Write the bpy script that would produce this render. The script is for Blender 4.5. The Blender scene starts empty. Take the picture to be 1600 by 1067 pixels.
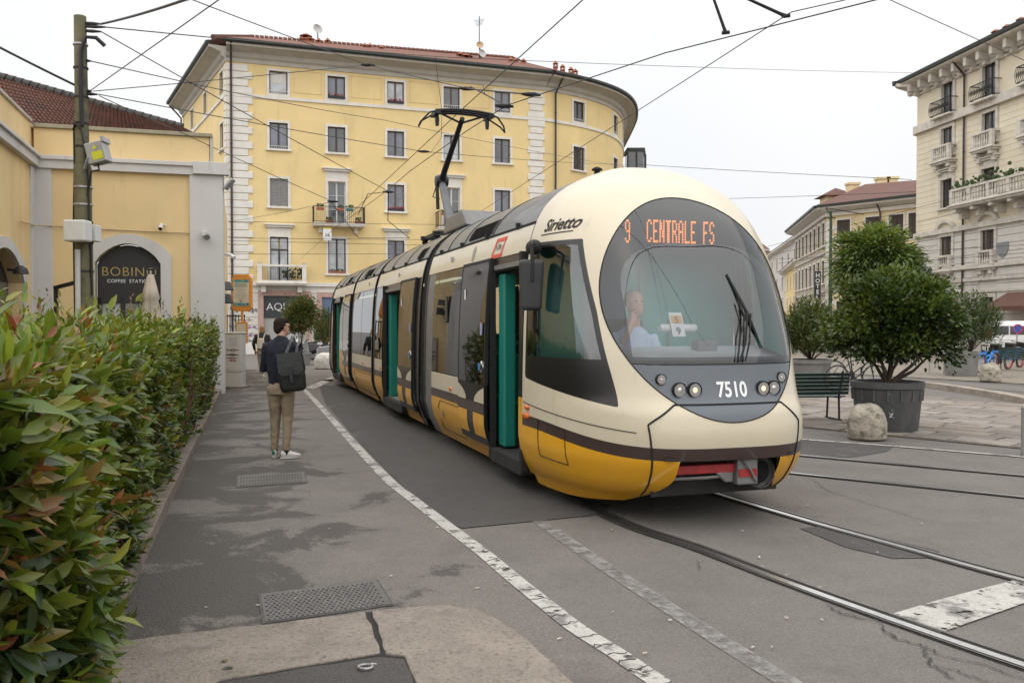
import bpy, bmesh, math, random
import numpy as np
from mathutils import Vector, Matrix
random.seed(7); RNG = np.random.default_rng(7)
SC = bpy.context.scene; COL = SC.collection
R = math.radians
# ---------------------------------------------------------------- camera, sky, sun, exposure
FPX, CAMH, HZ = 1350.0, 1.7, 507.0            # focal length in photo pixels, eye height, horizon row
PITCH = math.atan((533.5 - HZ) / FPX)
cam_d = bpy.data.cameras.new('camera'); cam = bpy.data.objects.new('camera', cam_d); COL.objects.link(cam)
cam_d.sensor_width = 36.0; cam_d.lens = 36.0 * FPX / 1600.0; cam_d.clip_start = 0.1; cam_d.clip_end = 2000
cam.location = (0, 0, CAMH); cam.rotation_euler = (math.pi / 2 - PITCH, 0, 0)
SC.camera = cam
wd = bpy.data.worlds.new('World'); SC.world = wd; wd.use_nodes = True
nt = wd.node_tree; nt.nodes.clear()
SUN_EL, SUN_ROT = R(58), R(-35)
sky = nt.nodes.new('ShaderNodeTexSky'); sky.sky_type = 'NISHITA'; sky.sun_disc = False
sky.sun_elevation = SUN_EL; sky.sun_rotation = SUN_ROT; sky.dust_density = 5; sky.air_density = 1.5
hsv = nt.nodes.new('ShaderNodeHueSaturation'); hsv.inputs['Saturation'].default_value = 0.25; hsv.inputs['Value'].default_value = 0.12
nt.links.new(sky.outputs[0], hsv.inputs['Color'])
# cloud deck: even pale grey with soft, very low contrast billows
tc = nt.nodes.new('ShaderNodeTexCoord'); nz = nt.nodes.new('ShaderNodeTexNoise'); nz.inputs['Scale'].default_value = 2.2; nz.inputs['Detail'].default_value = 4
nt.links.new(tc.outputs['Generated'], nz.inputs['Vector'])
cr = nt.nodes.new('ShaderNodeValToRGB'); cr.color_ramp.elements[0].position = .3; cr.color_ramp.elements[1].position = .7
cr.color_ramp.elements[0].color = (.90, .925, .96, 1); cr.color_ramp.elements[1].color = (1.0, 1.0, 1.0, 1)
nt.links.new(nz.outputs['Fac'], cr.inputs['Fac'])
mx = nt.nodes.new('ShaderNodeMixRGB'); mx.inputs['Fac'].default_value = 0.92
# standard overcast sky: brighter towards the zenith
sx = nt.nodes.new('ShaderNodeSeparateXYZ'); nt.links.new(tc.outputs['Generated'], sx.inputs[0])
s2 = nt.nodes.new('ShaderNodeMath'); s2.operation = 'MULTIPLY'; s2.use_clamp = True; nt.links.new(sx.outputs['Z'], s2.inputs[0]); nt.links.new(sx.outputs['Z'], s2.inputs[1])
ov = nt.nodes.new('ShaderNodeMapRange'); ov.inputs['To Min'].default_value = .69; ov.inputs['To Max'].default_value = 1.28; nt.links.new(s2.outputs[0], ov.inputs['Value'])
vm = nt.nodes.new('ShaderNodeVectorMath'); vm.operation = 'SCALE'; nt.links.new(cr.outputs[0], vm.inputs[0]); nt.links.new(ov.outputs[0], vm.inputs['Scale'])
nt.links.new(hsv.outputs[0], mx.inputs['Color1']); nt.links.new(vm.outputs[0], mx.inputs['Color2'])
bg = nt.nodes.new('ShaderNodeBackground'); bg.inputs['Strength'].default_value = 1.0
wo = nt.nodes.new('ShaderNodeOutputWorld')
nt.links.new(mx.outputs[0], bg.inputs['Color']); nt.links.new(bg.outputs[0], wo.inputs['Surface'])
sun_d = bpy.data.lights.new('sun', 'SUN'); sun_d.energy = 1.3; sun_d.angle = R(150); sun_d.color = (1.0, .95, .88)
sun = bpy.data.objects.new('sun', sun_d); COL.objects.link(sun)
# light comes from behind and above the photographer's left shoulder, through cloud
sun_dir = Vector((-math.sin(R(25)) * math.cos(SUN_EL), -math.cos(R(25)) * math.cos(SUN_EL), math.sin(SUN_EL)))
sun.rotation_euler = sun_dir.to_track_quat('Z', 'Y').to_euler(); sun.location = (0, 0, 40)
sky.sun_rotation = math.atan2(sun_dir.x, sun_dir.y)
SC.view_settings.view_transform = 'Standard'; SC.view_settings.look = 'None'
SC.view_settings.exposure = 0.56; SC.view_settings.gamma = 1.0; SC.view_settings.use_curve_mapping = False
SC.cycles.max_bounces = 8; SC.cycles.transparent_max_bounces = 24; SC.cycles.use_denoising = True
SC.cycles.caustics_reflective = False; SC.cycles.caustics_refractive = False

# ---------------------------------------------------------------- layout helpers (photo measurements -> metres)
_c, _s = math.cos(PITCH), math.sin(PITCH)
def ray(px, py):
    a = (px - 800) / FPX; b = -(py - 533.5) / FPX
    return Vector((a, _c + b * _s, b * _c - _s))
def at(px, py, Y):
    r = ray(px, py); return Vector((0, 0, CAMH)) + r * (Y / r.y)
def gr(px, py, z=0.0):
    r = ray(px, py); return Vector((0, 0, CAMH)) + r * ((z - CAMH) / r.z)

# ---------------------------------------------------------------- mesh builder
class MB:
    def __init__(s, T=None): s.v = []; s.f = []; s.m = []; s.cur = 0; s.T = T
    def add(s, vs, fs):
        o = len(s.v)
        for p in vs:
            p = s.T(p[0], p[1], p[2]) if s.T else p
            s.v.append((p[0], p[1], p[2]))
        for f in fs: s.f.append(tuple(i + o for i in f)); s.m.append(s.cur)
        return s
    def box(s, x0, x1, y0, y1, z0, z1):
        return s.add([(x0,y0,z0),(x1,y0,z0),(x1,y1,z0),(x0,y1,z0),(x0,y0,z1),(x1,y0,z1),(x1,y1,z1),(x0,y1,z1)],
              [(0,3,2,1),(4,5,6,7),(0,1,5,4),(1,2,6,5),(2,3,7,6),(3,0,4,7)])
    def taper(s, c, z0, a0, b0, z1, a1, b1):
        x, y = c
        return s.add([(x-a0,y-b0,z0),(x+a0,y-b0,z0),(x+a0,y+b0,z0),(x-a0,y+b0,z0),(x-a1,y-b1,z1),(x+a1,y-b1,z1),(x+a1,y+b1,z1),(x-a1,y+b1,z1)],
              [(0,3,2,1),(4,5,6,7),(0,1,5,4),(1,2,6,5),(2,3,7,6),(3,0,4,7)])
    def bar(s, p, q, w, h=None, up=(0,0,1)):
        p = Vector(p); q = Vector(q); d = (q - p).normalized(); h = h or w
        u = Vector(up)
        if abs(d.dot(u)) > .98: u = Vector((0, 1, 0))
        a = d.cross(u).normalized() * (w / 2); b = a.cross(d).normalized() * (h / 2)
        vs = [p-a-b, p+a-b, p+a+b, p-a+b, q-a-b, q+a-b, q+a+b, q-a+b]
        return s.add(vs, [(0,3,2,1),(4,5,6,7),(0,1,5,4),(1,2,6,5),(2,3,7,6),(3,0,4,7)])
    def tube(s, path, r, n=8, cap=True, closed=False, flat=1.0):
        P = [Vector(p) for p in path]; k = len(P)
        rs = r if isinstance(r, (list, tuple)) else [r] * k
        vs = []; up = None
        for i in range(k):
            if closed: t = (P[(i+1) % k] - P[i-1])
            else: t = P[min(i+1, k-1)] - P[max(i-1, 0)]
            if t.length < 1e-9: t = Vector((0,0,1))
            t.normalize()
            if up is None:
                up = Vector((0,0,1)) if abs(t.z) < .9 else Vector((0,1,0))
            a = t.cross(up)
            if a.length < 1e-6: a = t.orthogonal()
            a.normalize(); b = a.cross(t).normalized(); up = b
            for j in range(n):
                th = 2*math.pi*j/n; vs.append(P[i] + a*(math.cos(th)*rs[i]) + b*(math.sin(th)*rs[i]*flat))
        fs = []
        kk = k if closed else k - 1
        for i in range(kk):
            o, o2 = i*n, ((i+1) % k)*n
            for j in range(n): fs.append((o+j, o+(j+1)%n, o2+(j+1)%n, o2+j))
        if cap and not closed:
            fs.append(tuple(range(n-1, -1, -1))); fs.append(tuple(range((k-1)*n, k*n)))
        return s.add(vs, fs)
    def limb(s, pts, n=14, cap=True):
        """loft of ellipses: pts = [(centre, rx, ry)] ; ellipses lie across the path, rx along world-x side"""
        P = [Vector(p[0]) for p in pts]; k = len(P); vs = []
        for i in range(k):
            t = (P[min(i+1,k-1)] - P[max(i-1,0)]).normalized()
            a = Vector((1,0,0)) - t * t.x
            if a.length < .2: a = Vector((0,1,0)) - t * t.y
            a.normalize(); b = t.cross(a).normalized()
            for j in range(n):
                th = 2*math.pi*j/n; vs.append(P[i] + a*(math.cos(th)*pts[i][1]) + b*(math.sin(th)*pts[i][2]))
        fs = []
        for i in range(k-1):
            for j in range(n): fs.append((i*n+j, i*n+(j+1)%n, (i+1)*n+(j+1)%n, (i+1)*n+j))
        if cap: fs.append(tuple(range(n-1,-1,-1))); fs.append(tuple(range((k-1)*n, k*n)))
        return s.add(vs, fs)
    def lathe(s, prof, n=24, c=(0,0,0), ax='z', cap=True):
        vs = []
        for r, h in prof:
            for j in range(n):
                th = 2*math.pi*j/n; a, b = r*math.cos(th), r*math.sin(th)
                p = (a, b, h) if ax == 'z' else ((h, a, b) if ax == 'x' else (b, h, a))
                vs.append((p[0]+c[0], p[1]+c[1], p[2]+c[2]))
        fs = []; k = len(prof)
        for i in range(k-1):
            for j in range(n): fs.append((i*n+j, i*n+(j+1)%n, (i+1)*n+(j+1)%n, (i+1)*n+j))
        if cap: fs.append(tuple(range(n-1,-1,-1))); fs.append(tuple(range((k-1)*n, k*n)))
        return s.add(vs, fs)
    def ball(s, c, rx, ry=None, rz=None, nu=12, nv=16):
        ry = ry or rx; rz = rz or rx; vs = [(c[0], c[1], c[2]-rz)]
        for i in range(1, nu):
            a = -math.pi/2 + math.pi*i/nu
            for j in range(nv):
                b = 2*math.pi*j/nv; vs.append((c[0]+rx*math.cos(a)*math.cos(b), c[1]+ry*math.cos(a)*math.sin(b), c[2]+rz*math.sin(a)))
        vs.append((c[0], c[1], c[2]+rz)); fs = []
        for j in range(nv): fs.append((0, 1+(j+1)%nv, 1+j))
        for i in range(nu-2):
            for j in range(nv): fs.append((1+i*nv+j, 1+i*nv+(j+1)%nv, 1+(i+1)*nv+(j+1)%nv, 1+(i+1)*nv+j))
        e = len(vs)-1
        for j in range(nv): fs.append((e, 1+(nu-2)*nv+j, 1+(nu-2)*nv+(j+1)%nv))
        return s.add(vs, fs)
    def prism(s, poly, y0, y1, ax='y'):
        """poly in (x,z) extruded along y, or (y,z) along x, or (x,y) along z"""
        f = {'y': lambda a,b,e: (a,e,b), 'x': lambda a,b,e: (e,a,b), 'z': lambda a,b,e: (a,b,e)}[ax]
        n = len(poly); vs = [f(a,b,y0) for a,b in poly] + [f(a,b,y1) for a,b in poly]
        fs = [tuple(range(n-1,-1,-1)), tuple(range(n, 2*n))] + [(i,(i+1)%n,n+(i+1)%n,n+i) for i in range(n)]
        return s.add(vs, fs)
    def poly(s, pts): return s.add(pts, [tuple(range(len(pts)))])
    def ribbon(s, path, w, z=0.0):
        P = [Vector((p[0], p[1], 0)) for p in path]; k = len(P); vs = []
        for i in range(k):
            t = (P[min(i+1,k-1)] - P[max(i-1,0)]).normalized(); nn = Vector((-t.y, t.x, 0)) * ((w[i] if isinstance(w,(list,tuple)) else w)/2)
            vs += [(P[i]+nn).to_tuple()[:2] + (z,), (P[i]-nn).to_tuple()[:2] + (z,)]
        return s.add(vs, [(2*i+1, 2*i+3, 2*i+2, 2*i) for i in range(k-1)])
    def build(s, name, mat, parent=None, smooth=None, bevel=0, local=False, kind=None, label=None, seg=2, out=None):
        vs = s.v
        if parent is not None and not local:
            Mi = PM.get(parent.name, Matrix()).inverted(); vs = [(Mi @ Vector(p)).to_tuple() for p in vs]
        me = bpy.data.meshes.new(name); me.from_pydata(vs, [], s.f)
        ms = mat if isinstance(mat, (list, tuple)) else [mat]
        for m in ms: me.materials.append(m)
        if len(ms) > 1: me.polygons.foreach_set('material_index', s.m)
        fix_normals(me)
        if out is not None and sum((p.center - Vector(out)).dot(p.normal)*p.area for p in me.polygons) < 0: me.flip_normals()
        if smooth is not None:
            me.polygons.foreach_set('use_smooth', [True]*len(me.polygons)); me.set_sharp_from_angle(angle=R(smooth))
        me.update()
        o = bpy.data.objects.new(name, me); COL.objects.link(o)
        if parent is not None:
            o.parent = parent
            if parent.name in PM: PM[o.name] = PM[parent.name]
        if bevel:
            b = o.modifiers.new('bevel', 'BEVEL'); b.width = bevel; b.segments = seg; b.limit_method = 'ANGLE'; b.angle_limit = R(40)
        if kind: o['kind'] = kind
        if label: o['label'] = label
        return o
def fix_normals(me):
    if len(me.polygons) > 60000: return
    bm = bmesh.new(); bm.from_mesh(me)
    bmesh.ops.recalc_face_normals(bm, faces=bm.faces); bm.to_mesh(me); bm.free()
PM = {}
def tag(o, label, cat, group=None):
    o['label'] = label; o['category'] = cat
    if group: o['group'] = group
    return o
def thing(name, label, cat, loc=(0,0,0), rz=0.0, group=None):
    o = bpy.data.objects.new(name, None); COL.objects.link(o); o.empty_display_size = .2
    o.location = loc; o.rotation_euler = (0, 0, rz)
    PM[o.name] = Matrix.Translation(Vector(loc)) @ Matrix.Rotation(rz, 4, 'Z')
    return tag(o, label, cat, group)
def struct(o): o['kind'] = 'structure'; return o
def dup(o, parent=None):
    c = o.copy(); COL.objects.link(c)
    if parent is not None: c.parent = parent
    for ch in list(o.children): dup(ch, c)
    return c
def move(o, loc, rz=None):
    o.location = loc
    if rz is not None: o.rotation_euler = (0, 0, rz)
    PM[o.name] = Matrix.Translation(Vector(loc)) @ Matrix.Rotation(o.rotation_euler[2], 4, 'Z')
    return o
def remesh(o, voxel, smooth=4, disp=0, dscale=.2):
    m = o.modifiers.new('remesh', 'REMESH'); m.mode = 'VOXEL'; m.voxel_size = voxel; m.use_smooth_shade = True
    if smooth: q = o.modifiers.new('smooth', 'SMOOTH'); q.iterations = smooth; q.factor = .5
    if disp:
        t = bpy.data.textures.new('folds', 'CLOUDS'); t.noise_scale = dscale; t.noise_depth = 2
        q = o.modifiers.new('folds', 'DISPLACE'); q.texture = t; q.strength = disp; q.mid_level = .5; q.texture_coords = 'LOCAL'
    return o
def text_mesh(name, body, size, mat, parent, M, extrude=.004, align='CENTER', sx=1.0, spacing=1.0, bold=0.0, shear=0.0, label=None):
    """flat lettering: x right, y up in the text's own plane, M places it (in the parent's space)"""
    cu = bpy.data.curves.new(name, 'FONT'); cu.body = body; cu.size = size; cu.extrude = extrude; cu.align_x = align
    cu.space_character = spacing; cu.offset = bold; cu.shear = shear; cu.resolution_u = 3
    t = bpy.data.objects.new(name + '_tmp', cu); COL.objects.link(t)
    me = bpy.data.meshes.new_from_object(t.evaluated_get(bpy.context.evaluated_depsgraph_get()))
    bpy.data.objects.remove(t); bpy.data.curves.remove(cu)
    me.transform(M @ Matrix.Diagonal((sx, 1, 1, 1))); me.materials.clear(); me.materials.append(mat); me.name = name
    o = bpy.data.objects.new(name, me); COL.objects.link(o)
    if parent is not None: o.parent = parent
    if label: o['label'] = label
    return o
def frame_m(origin, right, up):
    x = Vector(right).normalized(); z = x.cross(Vector(up)).normalized(); y = z.cross(x)
    return Matrix(((x.x,y.x,z.x,origin[0]),(x.y,y.y,z.y,origin[1]),(x.z,y.z,z.z,origin[2]),(0,0,0,1)))

# ---------------------------------------------------------------- materials
MATS = {}
def mat(name, col, rough=.6, metal=0.0, var=.12, scale=4.0, bump=0.0, bscale=None, col2=None, spec=.5, lo=.35, hi=.65, detail=6, coord='Object', stretch=None, coat=0.0, sheen=0.0):
    if name in MATS: return MATS[name]
    m = bpy.data.materials.new(name); m.use_nodes = True; n = m.node_tree.nodes; l = m.node_tree.links
    b = n['Principled BSDF']; b.inputs['Roughness'].default_value = rough; b.inputs['Metallic'].default_value = metal
    b.inputs['Specular IOR Level'].default_value = spec; b.inputs['Coat Weight'].default_value = coat; b.inputs['Sheen Weight'].default_value = sheen
    tc = n.new('ShaderNodeTexCoord'); mp = n.new('ShaderNodeMapping'); l.new(tc.outputs[coord], mp.inputs['Vector'])
    if stretch: mp.inputs['Scale'].default_value = stretch
    nz = n.new('ShaderNodeTexNoise'); nz.inputs['Scale'].default_value = scale; nz.inputs['Detail'].default_value = detail; nz.inputs['Roughness'].default_value = .6
    l.new(mp.outputs[0], nz.inputs['Vector'])
    rp = n.new('ShaderNodeValToRGB'); rp.color_ramp.elements[0].position = lo; rp.color_ramp.elements[1].position = hi
    c1 = col2 if col2 else tuple(max(0, c*(1-var)) for c in col); c2 = col if col2 else tuple(min(1, c*(1+var)) for c in col)
    rp.color_ramp.elements[0].color = (*c1, 1); rp.color_ramp.elements[1].color = (*c2, 1)
    l.new(nz.outputs['Fac'], rp.inputs['Fac']); l.new(rp.outputs[0], b.inputs['Base Color'])
    if bump:
        bz = n.new('ShaderNodeTexNoise'); bz.inputs['Scale'].default_value = bscale or scale*6; bz.inputs['Detail'].default_value = 5
        l.new(mp.outputs[0], bz.inputs['Vector'])
        bp = n.new('ShaderNodeBump'); bp.inputs['Strength'].default_value = bump; bp.inputs['Distance'].default_value = .02
        l.new(bz.outputs['Fac'], bp.inputs['Height']); l.new(bp.outputs[0], b.inputs['Normal'])
    MATS[name] = m; return m
def overlay(m, col, scale, lo, hi, amount=1.0, stretch=None, detail=8, rough=None, seed=0.0, zfade=None):
    """a second layer of dirt, stain or wear over a material's colour"""
    n = m.node_tree.nodes; l = m.node_tree.links; b = n['Principled BSDF']
    src = b.inputs['Base Color'].links[0].from_socket
    tc = n.new('ShaderNodeTexCoord'); mp = n.new('ShaderNodeMapping'); l.new(tc.outputs['Object'], mp.inputs['Vector'])
    mp.inputs['Location'].default_value = (seed, seed*1.7, seed*.3)
    if stretch: mp.inputs['Scale'].default_value = stretch
    nz = n.new('ShaderNodeTexNoise'); nz.inputs['Scale'].default_value = scale; nz.inputs['Detail'].default_value = detail; nz.inputs['Roughness'].default_value = .65
    l.new(mp.outputs[0], nz.inputs['Vector'])
    rg = n.new('ShaderNodeMapRange'); rg.inputs['From Min'].default_value = lo; rg.inputs['From Max'].default_value = hi; rg.inputs['To Max'].default_value = amount
    l.new(nz.outputs['Fac'], rg.inputs['Value'])
    fac = rg.outputs[0]
    mxn = n.new('ShaderNodeMixRGB'); mxn.inputs['Color2'].default_value = (*col, 1)
    l.new(fac, mxn.inputs['Fac']); l.new(src, mxn.inputs['Color1']); l.new(mxn.outputs[0], b.inputs['Base Color'])
    if rough is not None:
        mr = n.new('ShaderNodeMapRange'); mr.inputs['To Min'].default_value = b.inputs['Roughness'].default_value; mr.inputs['To Max'].default_value = rough
        l.new(fac, mr.inputs['Value']); l.new(mr.outputs[0], b.inputs['Roughness'])
    return m
def glass(name, tint, ior=1.5, rough=.0, gcol=(1,1,1), base=0.0):
    if name in MATS: return MATS[name]
    m = bpy.data.materials.new(name); m.use_nodes = True; n = m.node_tree.nodes; l = m.node_tree.links; n.clear()
    o = n.new('ShaderNodeOutputMaterial'); t = n.new('ShaderNodeBsdfTransparent'); t.inputs['Color'].default_value = (*tint, 1)
    g = n.new('ShaderNodeBsdfGlossy'); g.inputs['Roughness'].default_value = rough; g.inputs['Color'].default_value = (*gcol, 1)
    f = n.new('ShaderNodeFresnel'); f.inputs['IOR'].default_value = ior
    mxs = n.new('ShaderNodeMixShader'); fac = f.outputs[0]
    if base:
        ad = n.new('ShaderNodeMath'); ad.operation = 'ADD'; ad.inputs[1].default_value = base; ad.use_clamp = True
        l.new(fac, ad.inputs[0]); fac = ad.outputs[0]
    l.new(fac, mxs.inputs[0]); l.new(t.outputs[0], mxs.inputs[1]); l.new(g.outputs[0], mxs.inputs[2]); l.new(mxs.outputs[0], o.inputs['Surface'])
    MATS[name] = m; return m
def emit(name, col, strength):
    if name in MATS: return MATS[name]
    m = bpy.data.materials.new(name); m.use_nodes = True; b = m.node_tree.nodes['Principled BSDF']
    b.inputs['Base Color'].default_value = (*[c*.5 for c in col], 1); b.inputs['Emission Color'].default_value = (*col, 1); b.inputs['Emission Strength'].default_value = strength
    MATS[name] = m; return m
def flat(name, col, rough=.6, metal=0, spec=.5): return mat(name, col, rough, metal, var=.06, scale=3, spec=spec)
def leaf_mat(name, rough=.42, trans=.25, tint=(1,1,1)):
    """leaf colour comes from each leaf's own hue stored on the mesh"""
    if name in MATS: return MATS[name]
    m = bpy.data.materials.new(name); m.use_nodes = True; n = m.node_tree.nodes; l = m.node_tree.links
    b = n['Principled BSDF']; b.inputs['Roughness'].default_value = rough; b.inputs['Specular IOR Level'].default_value = .45
    a = n.new('ShaderNodeAttribute'); a.attribute_name = 'leaf_hue'
    l.new(a.outputs['Color'], b.inputs['Base Color'])
    tr = n.new('ShaderNodeBsdfTranslucent'); mxs = n.new('ShaderNodeMixShader'); mxs.inputs[0].default_value = trans
    g = n.new('ShaderNodeMixRGB'); g.blend_type = 'MULTIPLY'; g.inputs[0].default_value = 1; g.inputs[2].default_value = (1.4, 1.35, .5, 1)
    l.new(a.outputs['Color'], g.inputs[1]); l.new(g.outputs[0], tr.inputs['Color'])
    l.new(b.outputs[0], mxs.inputs[1]); l.new(tr.outputs[0], mxs.inputs[2])
    l.new(mxs.outputs[0], n['Material Output'].inputs['Surface'])
    MATS[name] = m; return m

# ---------------------------------------------------------------- leaves in bulk
LEAF_V = np.array([[0,0,0],[-.42,.28,.05],[0,.30,-.03],[.42,.28,.05],[-.40,.62,.02],[0,.64,-.06],[.40,.62,.02],[0,1,-.14]])
LEAF_F = [(0,2,1),(0,3,2),(1,2,5,4),(2,3,6,5),(4,5,7),(5,6,7)]
CARD_V = np.array([[0,0,0],[-.45,.5,.04],[.45,.5,.04],[0,1,-.08]]); CARD_F = [(0,2,1),(1,2,3)]
def leaves_mesh(name, pos, dirs, ups, length, width, hue, material, parent, simple=False, kind='stuff'):
    """many leaves as one mesh; pos Nx3, dirs Nx3 (stalk to tip), ups Nx3, length/width N, hue Nx3"""
    V, Fc = (CARD_V, CARD_F) if simple else (LEAF_V, LEAF_F)
    N = len(pos); d = dirs / np.linalg.norm(dirs, axis=1, keepdims=True)
    s = np.cross(d, ups); s /= (np.linalg.norm(s, axis=1, keepdims=True) + 1e-9); u = np.cross(s, d)
    P = pos[:,None,:] + V[None,:,0:1]*(s*width[:,None])[:,None,:] + V[None,:,1:2]*(d*length[:,None])[:,None,:] + V[None,:,2:3]*(u*length[:,None])[:,None,:]
    k = len(V); verts = P.reshape(-1,3)
    if parent is not None:
        Mi = np.array(PM.get(parent.name, Matrix()).inverted()); verts = verts @ Mi[:3,:3].T + Mi[:3,3]
    me = bpy.data.meshes.new(name)
    sizes = np.array([len(f) for f in Fc]); flatf = np.concatenate([np.array(f) for f in Fc])
    loops = (flatf[None,:] + (np.arange(N)*k)[:,None]).ravel(); nl = len(flatf)
    starts = (np.concatenate([[0], np.cumsum(sizes)[:-1]])[None,:] + (np.arange(N)*nl)[:,None]).ravel()
    me.vertices.add(N*k); me.vertices.foreach_set('co', verts.astype(np.float32).ravel())
    me.loops.add(len(loops)); me.loops.foreach_set('vertex_index', loops.astype(np.int32))
    me.polygons.add(len(starts)); me.polygons.foreach_set('loop_start', starts.astype(np.int32))
    me.polygons.foreach_set('use_smooth', np.ones(len(starts), dtype=bool))
    me.update(calc_edges=True); me.validate()
    at_ = me.attributes.new('leaf_hue', 'FLOAT_COLOR', 'POINT')
    hc = np.repeat(np.concatenate([hue, np.ones((N,1))], 1), k, axis=0).astype(np.float32); at_.data.foreach_set('color', hc.ravel())
    me.materials.append(material)
    o = bpy.data.objects.new(name, me); COL.objects.link(o)
    if parent is not None: o.parent = parent
    if kind: o['kind'] = kind
    return o
def rnd_dirs(n, up=0.0):
    v = RNG.normal(size=(n,3)); v /= np.linalg.norm(v, axis=1, keepdims=True); v[:,2] += up
    return v / np.linalg.norm(v, axis=1, keepdims=True)
def hues(n, cols, jit=.18):
    c = np.array(cols)[RNG.integers(0, len(cols), n)]
    return np.clip(c * (1 + RNG.normal(0, jit, (n,1))) * (1 + RNG.normal(0, jit*.35, (n,3))), .004, 1)
# ================================================================ THE SETTING: ground, road, pavement, rails
def asphalt(name, base, stain, lo, hi, amt, sc=.55, seed=0.0, stretch=(1,1,1)):
    base = tuple(c*k for c, k in zip(base, (.93,.89,.85))); stain = tuple(c*k for c, k in zip(stain, (.90,.85,.80)))
    m = mat(name, base, .85, var=.10, scale=1.3, bump=.8, bscale=70)
    overlay(m, tuple(c*.62 for c in base), 105, .53, .60, .62, detail=2)           # dark chippings
    overlay(m, tuple(min(1,c*1.75) for c in base), 90, .57, .63, .55, detail=2, seed=3)  # pale chippings
    overlay(m, stain, sc, lo, hi, amt, seed=seed, detail=10, rough=.6, stretch=stretch)
    overlay(m, tuple(c*.70 for c in base), 2.4, .52, .7, .55, seed=9.1, detail=12)
    overlay(m, tuple(c*.68 for c in base), 38, .53, .63, .45, seed=5.5, detail=3)
    overlay(m, tuple(min(1,c*1.35) for c in base), 60, .56, .66, .4, seed=7.7, detail=3)
    return m
M_ROAD = asphalt('asphalt_road', (.168,.158,.150), (.115,.108,.102), .56, .68, .55, sc=.35)
M_PAVE = asphalt('asphalt_pavement', (.172,.160,.150), (.110,.102,.095), .575, .66, .7, sc=.85, seed=4.2)
def damp_kerb(m, col):
    """ragged damp stain that hugs the kerb and frays out over the pavement"""
    n = m.node_tree.nodes; l = m.node_tree.links; b = n['Principled BSDF']; src = b.inputs['Base Color'].links[0].from_socket
    tc = n.new('ShaderNodeTexCoord'); dt = n.new('ShaderNodeVectorMath'); dt.operation = 'DOT_PRODUCT'; dt.inputs[1].default_value = (.9578,.2874,0); l.new(tc.outputs['Object'], dt.inputs[0])
    mr = n.new('ShaderNodeMapRange'); c0_ = -2.45*.9578+5.56*.2874; mr.inputs['From Min'].default_value = c0_; mr.inputs['From Max'].default_value = c0_+2.6; mr.inputs['To Min'].default_value = .19; mr.inputs['To Max'].default_value = -.09; l.new(dt.outputs['Value'], mr.inputs['Value'])
    nz = n.new('ShaderNodeTexNoise'); nz.inputs['Scale'].default_value = 1.15; nz.inputs['Detail'].default_value = 14; nz.inputs['Roughness'].default_value = .62; nz.inputs['Distortion'].default_value = .5; l.new(tc.outputs['Object'], nz.inputs['Vector'])
    ad = n.new('ShaderNodeMath'); ad.operation = 'ADD'; l.new(nz.outputs['Fac'], ad.inputs[0]); l.new(mr.outputs[0], ad.inputs[1])
    gz = n.new('ShaderNodeTexNoise'); gz.inputs['Scale'].default_value = 42; gz.inputs['Detail'].default_value = 3; l.new(tc.outputs['Object'], gz.inputs['Vector'])
    g2 = n.new('ShaderNodeMath'); g2.operation = 'MULTIPLY_ADD'; g2.inputs[1].default_value = .16; l.new(gz.outputs['Fac'], g2.inputs[0]); l.new(ad.outputs[0], g2.inputs[2])
    th = n.new('ShaderNodeMapRange'); th.inputs['From Min'].default_value = .645; th.inputs['From Max'].default_value = .69; th.inputs['To Max'].default_value = .88; l.new(g2.outputs[0], th.inputs['Value'])
    mx_ = n.new('ShaderNodeMixRGB'); mx_.inputs['Color2'].default_value = (*col,1); l.new(th.outputs[0], mx_.inputs['Fac']); l.new(src, mx_.inputs['Color1']); l.new(mx_.outputs[0], b.inputs['Base Color'])
damp_kerb(M_PAVE, (.066,.058,.052))
M_DARK = asphalt('asphalt_relaid', (.074,.071,.070), (.122,.114,.108), .60, .66, .8, sc=.9, seed=6.6, stretch=(1,.45,1))
M_TAR = mat('tar', (.030,.029,.029), .7, var=.25, scale=9, bump=.3, bscale=120)
def sheet(name, pts, z, m, parent=None):
    mb = MB(); mb.poly([(p[0], p[1], z) for p in pts]); return struct(mb.build(name, m, parent))
# one sheet to the horizon
mb = MB(); n_ = 24
mb.add([(-900 + 1800*i/n_, -300 + 1500*j/n_, 0) for j in range(n_+1) for i in range(n_+1)], [(j*(n_+1)+i, j*(n_+1)+i+1, (j+1)*(n_+1)+i+1, (j+1)*(n_+1)+i) for j in range(n_) for i in range(n_)])
struct(mb.build('ground', M_ROAD))
KD = Vector((-.2874, .9578, 0)); KN = Vector((.9578, .2874, 0)); K0 = Vector((-2.45, 5.56, 0))    # kerb line of the hedge bed
def kp(t, o=0.0, z=0.0): p = K0 + KD*t + KN*o; return Vector((p.x, p.y, z))
WL = [(-8.6,33),(-6.6,26.5),(-5.7,23.4),(-3.98,17.9),(-2.6,13.4),(-1.43,9.64),(-.98,8.4),(-.535,7.22),(-.22,6.4),(0.0,5.77),(.20,5.22),(.356,4.8),(.54,4.42),(.675,4.11),(.88,3.7),(1.2,3.1),(1.9,2.2),(2.6,1.2)]
def smooth_path(pts, k=6):
    P = [Vector((p[0], p[1], p[2] if len(p) > 2 else 0)) for p in pts]; out = []
    for i in range(len(P)-1):
        p0, p1, p2, p3 = P[max(i-1,0)], P[i], P[i+1], P[min(i+2,len(P)-1)]
        for j in range(k):
            t = j/k; out.append(.5*((2*p1) + (p2-p0)*t + (2*p0-5*p1+4*p2-p3)*t*t + (3*p1-p0-3*p2+p3)*t**3))
    out.append(P[-1]); return out
WLs = smooth_path(WL)
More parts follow.
